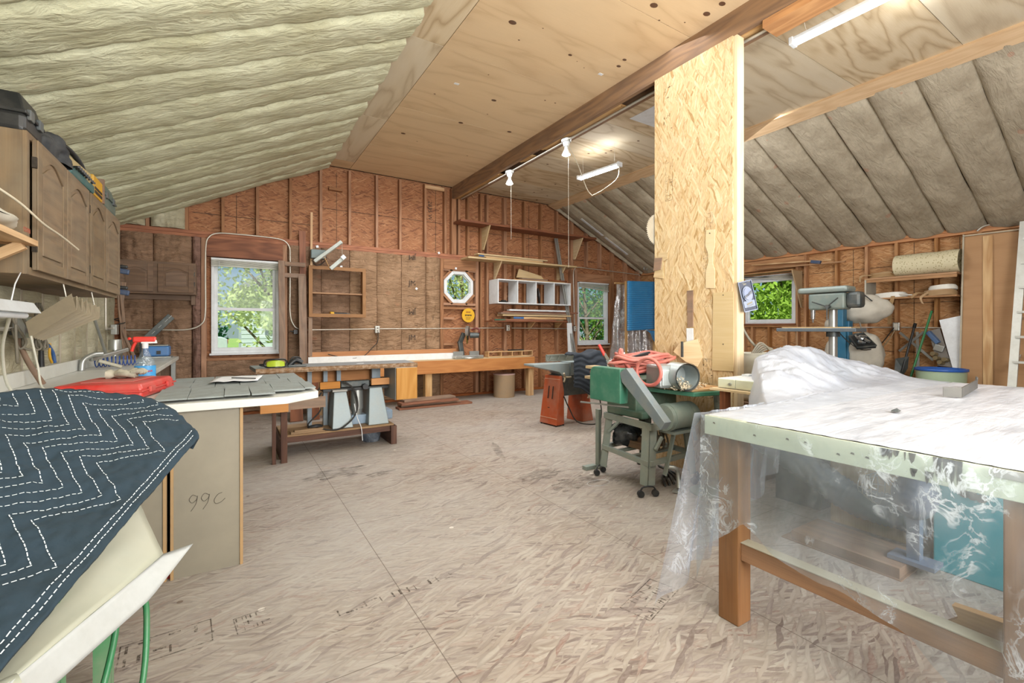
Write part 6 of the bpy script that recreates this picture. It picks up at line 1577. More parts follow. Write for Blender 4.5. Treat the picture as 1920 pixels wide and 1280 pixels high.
m = MB(); cc = onX(1216, 697, 2.66); m.tube([cc + V((.0, .115 * math.cos(t * .7), .10 * math.sin(t * .7) + .0)) for t in range(9)], .0135, 8, closed=True); m.build('loop', hose_r, r)
r = thing('black_machine_bar', 'black tool bar lying under the coiled red hose', 'tool', (2.95, 2.76, .81))
m = MB(); m.bar((2.72, 2.78, .835), (3.22, 2.72, .835), .10, .05); m.bar((2.78, 2.76, .92), (3.1, 2.72, .985), .05, .035); m.build('bar', black_m, r, bevel=.008)
r = thing('blower', 'grey sheet-metal blower housing full of wood shavings, open pipe facing out', 'blower', (2.95, 2.3, .752))
ax = V((-.30, -.95, 0)).normalized(); rtv = V((.95, -.30, 0)).normalized(); c1 = onY(1289, 701, 2.10); c1.z = .848; c0 = c1 - ax * .17; hc = c0 - ax * .03 - rtv * .075; RB = Matrix((rtv, -ax, V((0, 0, 1)))).transposed()
m = MB(); m.box((hc.x, hc.y, .842), (.17, .20, .17), RB); m.build('housing', plain('blower grey', '#a7b0b0', .35, .5, dirt=.25), r, bevel=.02)
m = MB(); m.cyl(c0, c1, .098, n=30, caps=False); m.cyl(c0 + ax * .02, c1 - V((0, 0, 0)), .088, n=30, caps=False); m.cyl(c1 - ax * .012, c1, .104, n=30, caps=False)
m.cyl(c0 + ax * .015, c0 + ax * .02, .09, n=30); m.build('pipe', plain('blower grey', '#a7b0b0'), r)
m = MB(); q = hc + ax * .106 - rtv * .02; m.box((q.x, q.y, .838), (.10, .012, .12), RB); m.build('cover_panel', plain('pale grey panel', '#b9c4c4', .4, .3), r, bevel=.01)
m = MB(); rnd = random.Random(3)
for k in range(160):
    t = rnd.random(); p = c0 + ax * (.05 + .12 * t) + V((rnd.uniform(-.06, .06), 0, -.085 + .075 * rnd.random() * (1.2 - t)))
    d = V((rnd.uniform(-1, 1), rnd.uniform(-1, 1), rnd.uniform(-.6, .6))).normalized() * .012; e = d.cross(V((rnd.uniform(-1, 1), rnd.uniform(-1, 1), rnd.uniform(-1, 1)))).normalized() * .005
    m.add([p - d, p + e, p + d + V((0, 0, .004)), p - e], [(0, 1, 2, 3)])
for k in range(220):
    p = V((rnd.uniform(2.74, 3.12), rnd.uniform(2.12, 2.30), .753 + .004 * rnd.random() + (.03 * rnd.random() if rnd.random() < .3 else 0)))
    d = V((rnd.uniform(-1, 1), rnd.uniform(-1, 1), rnd.uniform(-.3, .6))).normalized() * .013; e = d.cross(V((rnd.uniform(-1, 1), rnd.uniform(-1, 1), rnd.uniform(-1, 1)))).normalized() * .006
    m.add([p - d, p + e, p + d + V((0, 0, .004)), p - e], [(0, 1, 2, 3)])
tag(m.build('shavings', plain('wood shavings', '#e0d2b6', .9, dirt=.1)), 'pale wood shavings spilled in and around the blower pipe', 'shavings', kind='stuff')
# things under the stand
r = thing('trash_bag', 'black plastic bag bunched under the rolling machine stand', 'bag', (2.83, 2.66, .24))
m = MB()
m.ball((2.80, 2.68, .33), (.13, .12, .10), 26, 18, fn=lambda p: p * (1 + .35 * fbm(p.x * 14, p.y * 14, p.z * 14)))
m.build('bag', plain('black polythene', '#2b2e31', .25, dirt=.3, dcol='#8d9193', bump=.5), r)
r = thing('wire_loop_bundle', 'bundle of dusty cables looped under the rolling machine stand', 'cables', (2.88, 2.5, .24))
for k in range(4):
    m = MB(); m.tube([(2.80 + .03 * k, 2.42, .45), (2.79 + .05 * k, 2.40, .34), (2.83 + .05 * k, 2.42, .25), (2.95, 2.44, .255), (2.92 + .02 * k, 2.46, .38)], .007, 6); m.build('cable', plain('grey cord', '#7d7768', .6), r)
m = MB(); m.bx(2.74, 3.02, 2.48, 2.66, .246, .30); m.bx(2.78, 2.98, 2.47, 2.6, .301, .33); one(m, 'scrap_block', oldwood, 'brown scrap block lying on the lower rails of the machine stand', 'block')
for k in range(5):
    m = MB(); m.tube([(2.80 + .05 * k, 2.30, .012), (2.95 + .04 * k, 2.45, .012), (3.16, 2.55 + .03 * k, .012)], .009, 6); one(m, 'floor_rod', dgrey_m, ['first', 'second', 'third', 'fourth', 'fifth'][k] + ' grey rod from the front lying on the floor under the machine stand', 'rod', 'rods on the floor under the stand')
m = MB(); m.lathe([(0, 0), (.13, 0), (.13, .012), (.12, .016), (0, .016)], (2.98, 2.06, 0), 26); one(m, 'round_plate', plain('pale green disc', '#8f998c', .5, .2), 'round grey-green plate lying on the floor beside the machine stand', 'plate')
m = MB(); m.bx(2.56, 2.68, 2.92, 2.97, 0, .03); m.bx(2.70, 2.73, 2.92, 2.96, 0.0, .5); m.bx(2.66, 2.78, 2.9, 2.98, 0, .012); one(m, 'steel_post', gs, 'grey steel post foot on the floor behind the machine stand', 'post')
m = MB(); m.tube([(2.66 + .10 * math.cos(t * .63), 1.95 + .06 * math.sin(t * .63), .0012) for t in range(10)], .0012, 4, closed=True)
m.v = [p + (onZ(1122, 905, 0) - V((2.66, 1.95, 0))) for p in m.v]; m.build('chalk_ring', white_p, floor, kind='structure')
# ================================================================= partition: things pinned to it
PX = 3.299
def pinned(poly_px, name, label, cat, mat, t=.006, lift=.001):
    P = [onX(x, y, PX - lift) for x, y in poly_px]
    m = MB(); n = len(P); A = P; Bq = [p + V((-t, 0, 0)) for p in P]
    c = sum(P, V()) / n
    m.add(A + Bq, [tuple(range(n)), tuple(range(2 * n - 1, n - 1, -1))] + [(i, n + i, n + (i + 1) % n, (i + 1) % n) for i in range(n)], [[(q.y, q.z) for q in (A if k == 0 else Bq[::-1])] for k in range(2)] + [[(0, 0), (.01, 0), (.01, .1), (0, .1)]] * n)
    return m, c
tmpl = wood('template board', '#d8c6a0', '#c2a97c', contrast=.3)
r = thing('router_template', 'pale figure-waisted wooden template hung on the strand board partition', 'template', onX(1330, 485, PX))
pts = [(1325, 431), (1341, 430), (1341, 462), (1337, 476), (1337, 494), (1341, 508), (1341, 540), (1324, 540), (1324, 510), (1329, 490), (1328, 474), (1323, 460)]
m, c = pinned(pts, '', '', '', tmpl); m.build('board', tmpl, r)
p = onX(1331, 437, PX - .008); m = MB(); m.cyl(p, p + V((-.004, 0, 0)), .004); m.build('pin', black_m, r)
for pts, nm, lb, cat, mt in (
    ([(1338, 549), (1376, 546), (1376, 696), (1336, 694)], 'pinned_board', 'pale blank rectangular board hung low on the strand board partition', 'board', tmpl),
    ([(1236, 474), (1254, 473), (1252, 485), (1244, 490), (1244, 522), (1226, 520)], 'angle_template', 'pale notched template hung at the far edge of the partition', 'template', cream_board),
    ([(1229, 484), (1243, 483), (1240, 505), (1227, 508)], 'wood_chip', 'small brown wood piece hung over the notched template', 'offcut', oldwood),
    ([(1289, 545), (1300, 544), (1300, 612), (1290, 614)], 'narrow_strip', 'narrow grey-brown strip hung mid-height on the partition', 'strip', oldwood),
    ([(1288, 615), (1300, 615), (1301, 668), (1289, 668)], 'white_strip', 'narrow white strip standing on the hose-side of the partition', 'strip', white_p)):
    m, c = pinned(pts, '', '', '', mt, t=.007 if 'chip' not in nm else .014); one(m, nm, mt, lb, cat)
for px, py in ((1356, 553), (1356, 645)):
    p = onX(px, py, PX - .0085); m = MB(); m.cyl(p, p + V((-.003, 0, 0)), .004); m.build('nail_head', black_m, wall_mid, kind='structure')
# cream bent cardboard leaning behind the blower and a dark bar
m = MB(); m.prism([(0, .06), (.05, .13), (.20, .17), (.24, .02), (.20, -.06), (.10, -.02)], onX(1263, 672, 3.22), (.35, -.93, 0), (0, 0, 1), .008); one(m, 'card_piece', cream_board, 'cream cardboard piece standing behind the blower', 'card')
m = MB(); p = onX(1279, 640, 3.20); m.bar(p, p - V((0, 0, .13)), .018, .012, up=(1, 0, 0)); one(m, 'steel_bar', dgrey_m, 'short dark steel bar upright behind the blower', 'bar')
# circular saw blade on the far edge of the partition
r = thing('circular_sawblade', 'toothed steel saw blade hung on the far edge of the partition', 'saw blade', (3.31, 2.845, 1.98))
m = MB(); n = 48; P = []
for i in range(n * 2):
    t = math.pi * i / n; rr_ = .145 if i % 2 else .132; P.append((rr_ * math.cos(t), rr_ * math.sin(t)))
m.prism(P, (3.345, 2.838, 2.10), (1, 0, 0), (0, 0, 1), -.003); m.build('blade', plain('dull blade steel', '#c9c5b6', .4, .5, dirt=.2), r)
# blister pack hanging on the post
c = onY(1401, 555, 1.99); r = thing('blister_pack', 'blue-grey plastic blister pack hanging tilted on the partition post', 'package', c)
Rb = Matrix.Rotation(math.radians(13), 3, 'Y')
rt = V((_c, -_s, 0)); upv = V((0, 0, 1))
fx = (rt * math.cos(.226) + upv * math.sin(.226)); fz = (upv * math.cos(.226) - rt * math.sin(.226)); fn = -fx.cross(fz)
if fn.y > 0: fn = -fn
Wb, Hb = .105, .235
def BP(u, v, n=0): return c + fx * (u * Wb / 2) + fz * (v * Hb / 2) + fn * n
def bpoly(mb, P, n0, n1):
    k = len(P); A = [BP(a, b, n0) for a, b in P]; Bq = [BP(a, b, n1) for a, b in P]
    mb.add(A + Bq, [tuple(range(k - 1, -1, -1)), tuple(range(k, 2 * k))] + [(i, (i + 1) % k, k + (i + 1) % k, k + i) for i in range(k)])
def rrect(u0, u1, v0, v1, q=.1):
    P = []
    for (cu, cv, a0) in ((u1 - q, v1 - q * .5, 0), (u0 + q, v1 - q * .5, 90), (u0 + q, v0 + q * .5, 180), (u1 - q, v0 + q * .5, 270)):
        for k in range(4):
            t = math.radians(a0 + k * 30); P.append((cu + q * math.cos(t), cv + q * .5 * math.sin(t)))
    return P
m = MB(); bpoly(m, rrect(-1, 1, -1, 1), 0, .004); m.build('backing_card', plain('navy card', '#131d36', .5, dirt=.2, dcol='#3a4560'), r)
clr = plain('cloudy blister', '#48556f', .3, dirt=.3, dcol='#3c4860')
m = MB(); bpoly(m, rrect(-.98, .98, -.99, -.93, .05), .004, .012); bpoly(m, rrect(-.98, .98, .95, 1.0, .03), .004, .012); bpoly(m, rrect(-1, -.92, -.95, .95, .03), .004, .012); bpoly(m, rrect(.92, 1, -.95, .95, .03), .004, .012); m.build('rim', clr, r)
m = MB(); bpoly(m, [(.72 * math.cos(t * .35), .14 + .50 * math.sin(t * .35)) for t in range(18)], .004, .014); m.build('oval_blister', clr, r)
m = MB(); bpoly(m, [(.58 * math.cos(t * .35), .14 + .40 * math.sin(t * .35)) for t in range(18)], .014, .018); m.build('tool_tray', plain('steel blue tray', '#33456c', .3), r)
m = MB(); bpoly(m, [(-.55, -.12), (-.12, -.02), (-.12, .12), (-.55, .04)], .018, .021); bpoly(m, [(-.06, .0), (.1, .03), (.1, .16), (-.06, .13)], .018, .021); bpoly(m, [(.15, .05), (.6, .14), (.6, .32), (.15, .22)], .018, .021); m.build('dark_parts', plain('dark parts', '#141b30', .4), r)
m = MB(); bpoly(m, [(-.25, .74), (.2, .76), (.2, .83), (-.25, .81)], .004, .0055); bpoly(m, [(-.4, .86), (.0, .87), (.0, .9), (-.4, .89)], .004, .0055); bpoly(m, [(.45, .88), (.85, .9), (.85, .93), (.45, .91)], .004, .0055); bpoly(m, [(-.4, -.58), (.4, -.5), (.4, -.38), (-.4, -.46)], .013, .0145); bpoly(m, [(-.45, -.69), (.5, -.6), (.5, -.57), (-.45, -.66)], .0145, .0155); m.build('label_strip', plain('pale print', '#7a7462', .6, dirt=0), r)
m = MB(); bpoly(m, rrect(-.85, .8, -.72, -.30, .1), .004, .013); m.build('lower_blister', clr, r)

# ================================================================= right side: the plastic covered table
pine = wood('table pine', '#a9764a', '#79502f', dust=.12); 
cream_paint = plain('cream paint', '#d9dcc3', .5, dirt=.25, dcol='#b9b08c', scale=3)
r = thing('work_table', 'big cream-edged work table on thick pine legs covered with plastic', 'table', (2.9, .75, 0))
m = MB(); m.bx(1.712, 4.05, .20, 1.195, .80, .835); m.build('table_top', plain('whitish dusty top', '#cfcfcd', .5, dirt=.3, dcol='#b3b1ab', scale=3), r)
m = MB(); m.bx(1.70, 1.735, .18, 1.195, .758, .836); m.bx(1.735, 4.05, 1.165, 1.195, .758, .80); ap = m.build('apron', cream_paint, r, bevel=.002)
m = MB(); rnd = random.Random(6)
drip = plain('black drip', '#4a3d31', .6, dirt=.4, dcol='#8d8a70')
def drips(y0, y1, n, zt=.834, hmax=.06):
    for k in range(n):
        y = rnd.uniform(y0, y1); w_ = rnd.uniform(.002, .010); h = rnd.uniform(.012, hmax)
        q = [(1.699, y - w_, zt), (1.699, y + w_, zt), (1.699, y + w_ * .8, zt - h * .6), (1.699, y + w_ * .2, zt - h), (1.699, y - w_ * .5, zt - h * .7)]
        m.add(q, [(0, 1, 2, 3, 4)])
drips(.50, .60, 12, .834, .035); drips(.405, .455, 16, .836, .076); drips(.46, .52, 7, .79, .04)
for y in (1.15, .98, .86, .80, .70, .66, .62):
    z = rnd.uniform(.775, .825); m.add([(1.699, y - .006, z), (1.699, y + .006, z + .003), (1.699, y + .003, z + .008), (1.699, y - .004, z + .007)], [(0, 1, 2, 3)])
m.build('paint_drips', drip, ap)
m = MB(); m.bx(1.697, 1.70, .18, .345, .812, .836); m.build('tape_patch', plain('grey tape', '#a09a90', .7, dirt=.4), ap)
for (x, y) in ((1.736, 1.067), (1.736, .245), (3.96, 1.067), (3.96, .245)):
    m = MB(); m.bx(x, x + .088, y, y + .088, 0, .80); m.build('leg', pine, r, bevel=.004)
m = MB(); m.bx(1.752, 1.802, .333, 1.067, .265, .335); m.build('stretcher', pine, r, bevel=.003)
m = MB(); m.bx(1.75, 1.806, .333, 1.067, .335, .338); m.build('stretcher_dust', plain('sawdust layer', '#b6ab94', .9, dirt=.2), r)
m = MB(); m.bx(3.98, 4.03, .333, 1.067, .265, .335); m.build('stretcher', pine, r, bevel=.003)
# the plastic: over the top, heaped over a machine behind, hanging down in front
white_pl = film('heaped plastic', .42, .4, '#f6f8fa', '#f6f8fb', 6)
tt = MATS['heaped plastic']
r = thing('plastic_drop_sheet', 'large plastic drop sheet over the work table and a heap behind it', 'plastic sheet', (2.9, 1.2, .838))
def heap_h(x, y):
    def g(cx, cy, sx, sy, h): return h * math.exp(-((x - cx) / sx) ** 2 - ((y - cy) / sy) ** 2)
    h = 0
    if y > .9:
        h = g(3.38, 1.74, .30, .22, .19) + g(3.72, 1.70, .28, .20, .13) + g(2.98, 1.60, .22, .20, .15) + g(2.62, 1.42, .18, .16, .10) + g(4.0, 1.50, .3, .22, .08) + g(3.05, 1.38, .24, .12, .07)
    return h
def fsheet(u, v):
    x = 1.700 + 2.40 * u; y = .20 + 1.74 * v
    edge = 1.0
    if y > 1.195: # beyond the table the sheet covers only the heap
        x0 = 1.695 * y; x = x0 + (4.10 - x0) * u; edge = min(1, u / .07)
    h = heap_h(x, y) * (.35 + .65 * edge)
    e = min(1, h / .05)
    fold = .035 * abs(fbm(x * 5 + 3, y * 5, 1.7, 4)) * e - .02 * abs(nz(x * 9 + y * 6, y * 3 - x * 4, 4)) * e
    rip = .002 * nz(x * 30, y * 9) + .0015 * nz(x * 8, y * 40)
    drop = (1 - edge) * .10
    if y > 1.86: drop += (y - 1.86) * .8
    return (x, y, .8395 + h + fold + rip - drop)
def heap_only(u, v): return .20 + 1.74 * v < 1.02
def top_only(u, v): return not heap_only(u, v)
whit = plain('white plastic top', '#e6e9ef', .35, dirt=.22, dcol='#c2c6cf', scale=2.2, bump=.12)
def topm():
    t = NT('plastic over table'); o = t.obj()
    n1 = t.noise(t.map(o, (2.2, 16, 1)), 1.0, 4, .6, .6); n2 = t.noise(o, 3.0, 5, .65)
    c = t.ramp(t.math('ADD', t.math('MULTIPLY', n1, .6), t.math('MULTIPLY', n2, .4)), [(.36, '#92959b'), (.5, '#aeb0b5'), (.66, '#bfc1c6')])
    t.bump(n1, .35, .02); return t.fin(c, .3)
top_pl = topm()
m = MB(); m.grid(fsheet, 150, 130, skip=top_only); m.build('table_cover', top_pl, r)
def heapm():
    t = NT('heaped polythene'); o = t.obj()
    n2 = t.noise(o, 4.0, 4, .6)
    t.set(t.b.inputs['Base Color'], t.ramp(n2, [(.35, '#a6abb5'), (.65, '#bcc0c8')])); t.set(t.b.inputs['Roughness'], .32)
    t.bump(t.noise(o, 11.0, 4, .6, 1.0), .35, .02)
    tl = t.n('BsdfTranslucent', {0: (.92, .94, .97, 1)}); tr = t.n('BsdfTransparent')
    a = t.n('MixShader', {0: .3, 1: t.b.outputs[0], 2: tl.outputs[0]}); b_ = t.n('MixShader', {0: .12, 1: a.outputs[0], 2: tr.outputs[0]})
    t.t.links.new(b_.outputs[0], t.out.inputs[0]); return t.m
m = MB(); m.grid(fsheet, 150, 150, skip=heap_only); m.build('heap_cover', heapm(), r)
# what the sheet covers: a grey bench saw behind the table
r2 = thing('bench_machine', 'grey machine body under the heaped plastic behind the work table', 'machine', (3.1, 1.65, 0))
m = MB(); m.bx(3.25, 3.95, 1.42, 1.76, .70, .80); m.build('saw_table', grey_m, r2)
m = MB(); m.bx(3.3, 3.8, 1.46, 1.75, 0, .70); m.build('cabinet', dgrey_m, r2)
m = MB(); m.bx(3.35, 3.6, 1.6, 1.75, .80, .93); m.build('blade_guard', grey_m, r2, bevel=.03)
# front skirt of clear film with its scalloped lower edge
def zb(y): # lower edge of the film along the front of the table
    P = [(1.26, .10), (1.20, .16), (1.14, .33), (1.06, .40), (1.0, .46), (.9, .40), (.8, .355), (.7, .36), (.6, .345), (.5, .30), (.42, .24), (.33, .20), (.2, .30)]
    for (a, za), (b, zb_) in zip(P, P[1:]):
        if a >= y >= b: return za + (zb_ - za) * (a - y) / (a - b)
    return P[0][1] if y > P[0][0] else P[-1][1]
def fskirt(u, v):
    y = 1.20 - 1.02 * u; z = .838 + (zb(y) - .838) * v
    out = .012 + .05 * v * (1 - .4 * v) + .02 * nz(y * 7, z * 5, 2) * v + .008 * math.sin(y * 45) * v * v
    return (1.698 - out, y, z)
sk = film('front film', .19, .8, '#e6eff5', '#d5dee6', 4.2)
m = MB(); m.grid(fskirt, 80, 40); m.build('front_skirt', sk, r)
def fcorner(u, v): # gathers at the table corner, wrapping on to the far side
    a = u; x = 1.69 + .75 * a; y = 1.20 + .03 + .05 * v + .02 * math.sin(u * 38 + 1) * (.4 + v); z = .838 - v * (.80 - .42 * a - .04 * math.sin(a * 9))
    if a < .12: x -= .05 * v * (1 - a / .12)
    x -= .12 * v * (1 - a) ** 2
    return (x, y, z)
m = MB(); m.grid(fcorner, 60, 40); m.build('side_skirt', film('corner film', .22, .55, '#eef3fa', '#dde4ee', 3.5), r)
m = MB(); m.grid(lambda u, v: (1.55 + .55 * u + .06 * nz(v * 6, 1), .05 + .42 * v, .006 + .04 * abs(fbm(u * 4, v * 5, 3))), 24, 24); one(m, 'floor_film', film('floor film', .14, .5, '#eef3fa', '#dde4ee', 5), 'crumpled clear plastic lying on the floor under the table edge', 'plastic sheet')
m = MB(); m.prism([(0, 0), (.22, .02), (.22, .075), (.02, .065), (.035, .035)], onX(1774, 1162, 1.86), (0, -1, 0), (0, 0, 1), .03); one(m, 'broken_board', wood('split oak', '#c49a5f', '#9a7140', contrast=.8), 'short splintered board lying behind the table stretcher', 'board')
# angle iron and chip on the table
r3 = thing('angle_bracket', 'dull grey metal angle bracket lying on the plastic-covered table', 'bracket', (3.0, .75, .845))
p0, p1, p2 = onZ(1768, 742, .846), onZ(1803, 744, .846), onZ(1832, 727, .846)
m = MB(); m.bar(p0 + V((0, 0, .022)), p1 + V((0, 0, .022)), .006, .05); m.bar(p1 + V((0, 0, .022)), p2 + V((0, 0, .024)), .006, .05); m.bar(p2 + V((0, 0, .03)), p2 + V((.02, .01, .035)), .006, .065); m.build('bracket', plain('dull zinc', '#5c5a55', .5, .4, dirt=.4, dcol='#6d6a62'), r3)
m = MB(); p = onZ(1690, 772, .846); m.add([p + V(q) for q in ((-.03, 0, 0), (.03, .01, 0), (.02, .04, 0), (-.02, .03, 0), (0, .015, .014))], [(0, 1, 4), (1, 2, 4), (2, 3, 4), (3, 0, 4), (3, 2, 1, 0)]); one(m, 'wood_chip', dgrey_m, 'small dark chip lying on the plastic-covered table', 'chip')
# under the table: teal cabinet, fan, flexible hose, board
r = thing('teal_cabinet', 'teal painted steel cabinet under the plastic-covered table', 'cabinet', (3.3, .68, 0))
m = MB(); m.bx(2.99, 3.60, .45, .815, 0, .70); m.build('body', plain('teal enamel', '#1f93a0', .4, dirt=.2, dcol='#4fa9b0'), r, bevel=.006)
for k in range(3):
    p = onX(1808 + 16 * k, 925 + 5 * k, 2.985); m = MB(); m.cyl(p, p + V((.01, 0, 0)), .02 - .0 * k, n=14); m.build('vent_hole', dgrey_m, r)
p = onX(1835, 905, 2.9)
r = thing('caged_fan', 'blue-grey fan motor with a wire cage under the table', 'fan', onX(1715, 945, 2.85))
c = onX(1715, 930, 2.85); m = MB(); m.ball(c, (.10, .09, .11), 20, 14); m.build('motor', plain('slate blue enamel', '#6d7687', .4, dirt=.2), r)
m = MB(); m.bar(c - V((0, 0, .08)), V((c.x, c.y, .076)), .05, .05, up=(1, 0, 0)); m.bar((c.x, c.y - .09, .067), (c.x, c.y + .09, .067), .12, .02); m.build('foot', plain('slate blue enamel', '#6d7687'), r)
m = MB(); c2 = c + V((-.02, .12, .0))
for k in range(4): m.tube([c2 + V((.085 * math.cos(t * .7) * (1 - .18 * k), .02 + .025 * k, .085 * math.sin(t * .7) * (1 - .18 * k))) for t in range(9)], .003, 5, closed=True)
for k in range(8):
    t = k * .785; m.tube([c2 + V((.085 * math.cos(t), .02, .085 * math.sin(t))), c2 + V((.04 * math.cos(t), .095, .04 * math.sin(t)))], .003, 5)
m.build('wire_cage', galv, r)
r = thing('flexible_duct', 'grey ribbed flexible dust hose lying under the table', 'hose', (3.1, 1.0, .1))
pth = catmull([onX(1440, 830, 3.05) + V((0, .1, .05)), onX(1520, 880, 3.05), onX(1600, 935, 3.04), onX(1690, 962, 3.04), onX(1742, 975, 3.04)], 18)
m = MB(); 
m.tube(pth, lambda q: .085 + .006 * math.sin(q * 200), 14, sm=False); m.build('duct', plain('slate duct', '#737f88', .45, dirt=.25), r)
m = MB(); m.bar((2.86, 1.35, .03), (2.86, .86, .03), .30, .05); m.bx(2.7, 3.05, .85, 1.4, .0, .006); one(m, 'low_platform', oldwood, 'low brown wooden platform under the dust hose', 'platform')
r = thing('plywood_sheet', 'pale plywood sheet standing behind the dust hose under the table', 'board', (3.2, 1.0, 0))
m = MB(); m.bx(3.20, 3.22, .83, 1.36, 0, .72); m.build('sheet', cream_board, r)
# ledge with white drawers behind the table corner
r = thing('drawer_ledge', 'low white two-drawer unit on a wooden ledge between the partition post and the heaped plastic', 'drawers', (3.0, 1.65, .79))
m = MB(); m.bx(2.808, 3.20, 1.42, 1.87, .80, .866); m.build('carcass', white_p, r, bevel=.003)
m = MB(); m.bx(2.76, 3.22, 1.40, 1.90, .785, .799); m.build('ledge_board', cream_board, r)
for y0, y1 in ((1.745, 1.865), (1.43, 1.74)):
    m = MB(); m.bx(2.80, 2.808, y0, y1, .806, .862); d = m.build('drawer', cream_paint, r, bevel=.002)
    m = MB(); m.cyl((2.80, y0 + .03, .832), (2.787, y0 + .03, .832), .009); m.build('knob', galv, d)
for x in (2.78, 3.14):
    m = MB(); m.bx(x, x + .06, 1.80, 1.84, 0, .785); m.build('leg', redwood, r)
m = MB(); m.bx(3.05, 3.13, 1.80, 1.85, .867, .878); one(m, 'marker_box', white_p, 'small white packet lying on the drawer unit', 'packet')
# plastic bucket and cables behind the post
r = thing('ribbed_bucket', 'white ribbed bucket behind the partition post', 'bucket', (3.72, 2.15, 0))
m = MB(); m.lathe([(.13, .60)] + [(.15 + .012 * (k % 2) + .001 * k, .62 + .022 * k) for k in range(18)], (3.75, 2.12, 0), 26); m.build('bucket', plain('ivory plastic', '#dcdacb', .4, dirt=.15), r)
m = MB(); m.bx(3.55, 3.95, 1.98, 2.3, 0, .60); m.build('crate', oldwood, r)
m = MB()
for k in range(5): m.tube([(3.62 + .02 * k, 2.12, .98), (3.68 + .02 * k, 2.08, 1.08 - .015 * k), (3.78 + .012 * k, 2.06, 1.03), (3.82, 2.06, .98)], .007, 6)
m.tube([(3.62, 2.2, 1.22), (3.68, 2.16, 1.1), (3.75, 2.1, 1.0)], .01, 6); one(m, 'cable_heap', plain('grey cord', '#7d7768'), 'heap of grey and white cables on the ribbed bucket', 'cables')

# ================================================================= right wall
# drill press
dp = V((7.05, 3.05, 0)); dpx, dpy = 0, 0
pc = onX(1562, 640, 6.6); dx_, dy_ = pc.x, pc.y
gp2 = plain('drill press grey green', '#77857f', .45, .15, dirt=.3, dcol='#a3a090')
r = thing('drill_press', 'grey floor-standing drill press with a steel column by the right wall', 'drill press', (dx_, dy_, 0))
k_ = (V((dx_, dy_, 0)).dot(V((_s, _c, 0))))  # distance, for sizes read from the photograph
S = k_ / FPX
m = MB(); m.cyl((dx_, dy_, .04), (dx_, dy_, 1.55), .048, n=22); m.build('column', galv, r)
m = MB(); m.bx(dx_ - .22, dx_ + .22, dy_ - .28, dy_ + .2, 0, .05); m.build('base', gp2, r, bevel=.01)
hz0 = HCAM + (HZ - 580) * S; hz1 = HCAM + (HZ - 545) * S
m = MB(); m.box((dx_ - .05, dy_ + .02, hz0 + .10), (.20, .42, .21)); m.build('head', gp2, r, bevel=.025)
m = MB(); m.box((dx_ - .05, dy_ + .06, hz0 + .25), (.26, .58, .075)); m.build('pulley_cover', plain('pulley cover grey', '#8f9c97', .4, .15, dirt=.25), r, bevel=.03)
m = MB(); m.cyl((dx_ - .08, dy_ + .20, hz0 - .12), (dx_ - .08, dy_ + .20, hz0 + .02), .022, .03); m.cyl((dx_ - .08, dy_ + .20, hz0 - .17), (dx_ - .08, dy_ + .20, hz0 - .12), .006, .015); m.build('chuck', chrome, r)
m = MB(); hb = V((dx_ - .16, dy_ - .02, hz0 + .03)); m.cyl(hb, hb + V((-.06, 0, 0)), .025)
for t in (.4, 2.5, 4.6): m.tube([hb + V((-.05, 0, 0)), hb + V((-.09, .17 * math.cos(t), .17 * math.sin(t)))], .008, 7)
m.build('feed_handle', dgrey_m, r)
m = MB(); m.box((dx_ - .05, dy_ - .27, hz0 + .11), (.16, .16, .20)); m.build('motor', dgrey_m, r, bevel=.04)
m = MB(); m.bx(dx_ - .18, dx_ + .12, dy_ - .32, dy_ + .62, 1.155, 1.20); m.build('table', plain('blue grey cast table', '#66737c', .4, .3, dirt=.3), r, bevel=.006)
m = MB(); m.bx(dx_ - .15, dx_ + .10, dy_ - .26, dy_ + .56, 1.201, 1.215); m.build('table_board', cream_board, r)
m = MB(); m.cyl((dx_, dy_, 1.09), (dx_, dy_, 1.155), .075, n=20); m.build('table_collar', dgrey_m, r)
# dust collector / band saw with cloth bags
bx_, by_ = 7.30, onX(1588, 640, 7.30).y
blue = plain('teal blue enamel', '#2f6f8f', .4, dirt=.2, dcol='#5a8aa0')
r = thing('dust_collector', 'blue dust collector with two grey cloth bags by the right wall', 'dust collector', (bx_, by_, 0))
m = MB(); m.bar((bx_, by_ + .04, .0), (bx_, by_ + .02, 1.30), .14, .12, up=(1, 0, 0)); m.build('column', blue, r, bevel=.01)
m = MB(); m.prism([(-.07, 0), (.07, 0), (.07, .30), (.05, .36), (0, .39), (-.05, .36), (-.07, .30)], (bx_ - .02, by_ + .06, 1.22), (0, -1, 0), (0, 0, 1), .12); m.build('arched_head', blue, r, bevel=.01)
m = MB(); m.bx(bx_ - .09, bx_ - .06, by_ - .02, by_ + .13, .75, 1.15); m.build('side_panel', blue, r, bevel=.004)
m = MB(); m.bx(bx_ - .3, bx_ + .3, by_ - .3, by_ + .3, 0, .05); m.build('base', blue, r)
bagm = plain('grey cloth bag', '#c5c0b2', .9, dirt=.3, dcol='#9d978a', scale=5, bump=.3)
def sack(c, sx, sy, sz, sd):
    m = MB(); m.ball(c, (sx, sy, sz), 30, 22, fn=lambda p: V((p.x, p.y, p.z)) * (1 + .16 * fbm(p.x * 6 + sd, p.y * 6, p.z * 6, 3))); return m
sack((bx_ + .18, by_ - .14, 1.46), .24, .30, .20, 1).build('upper_bag', bagm, r)
sack((bx_ + .16, by_ + .17, 1.25), .16, .16, .13, 7).build('upper_bag_side', bagm, r)
sack((bx_ + .16, by_ - .13, .84), .22, .24, .30, 3).build('lower_bag', bagm, r)
sack((bx_ + .14, by_ + .20, .80), .16, .13, .28, 5).build('lower_bag_side', bagm, r)
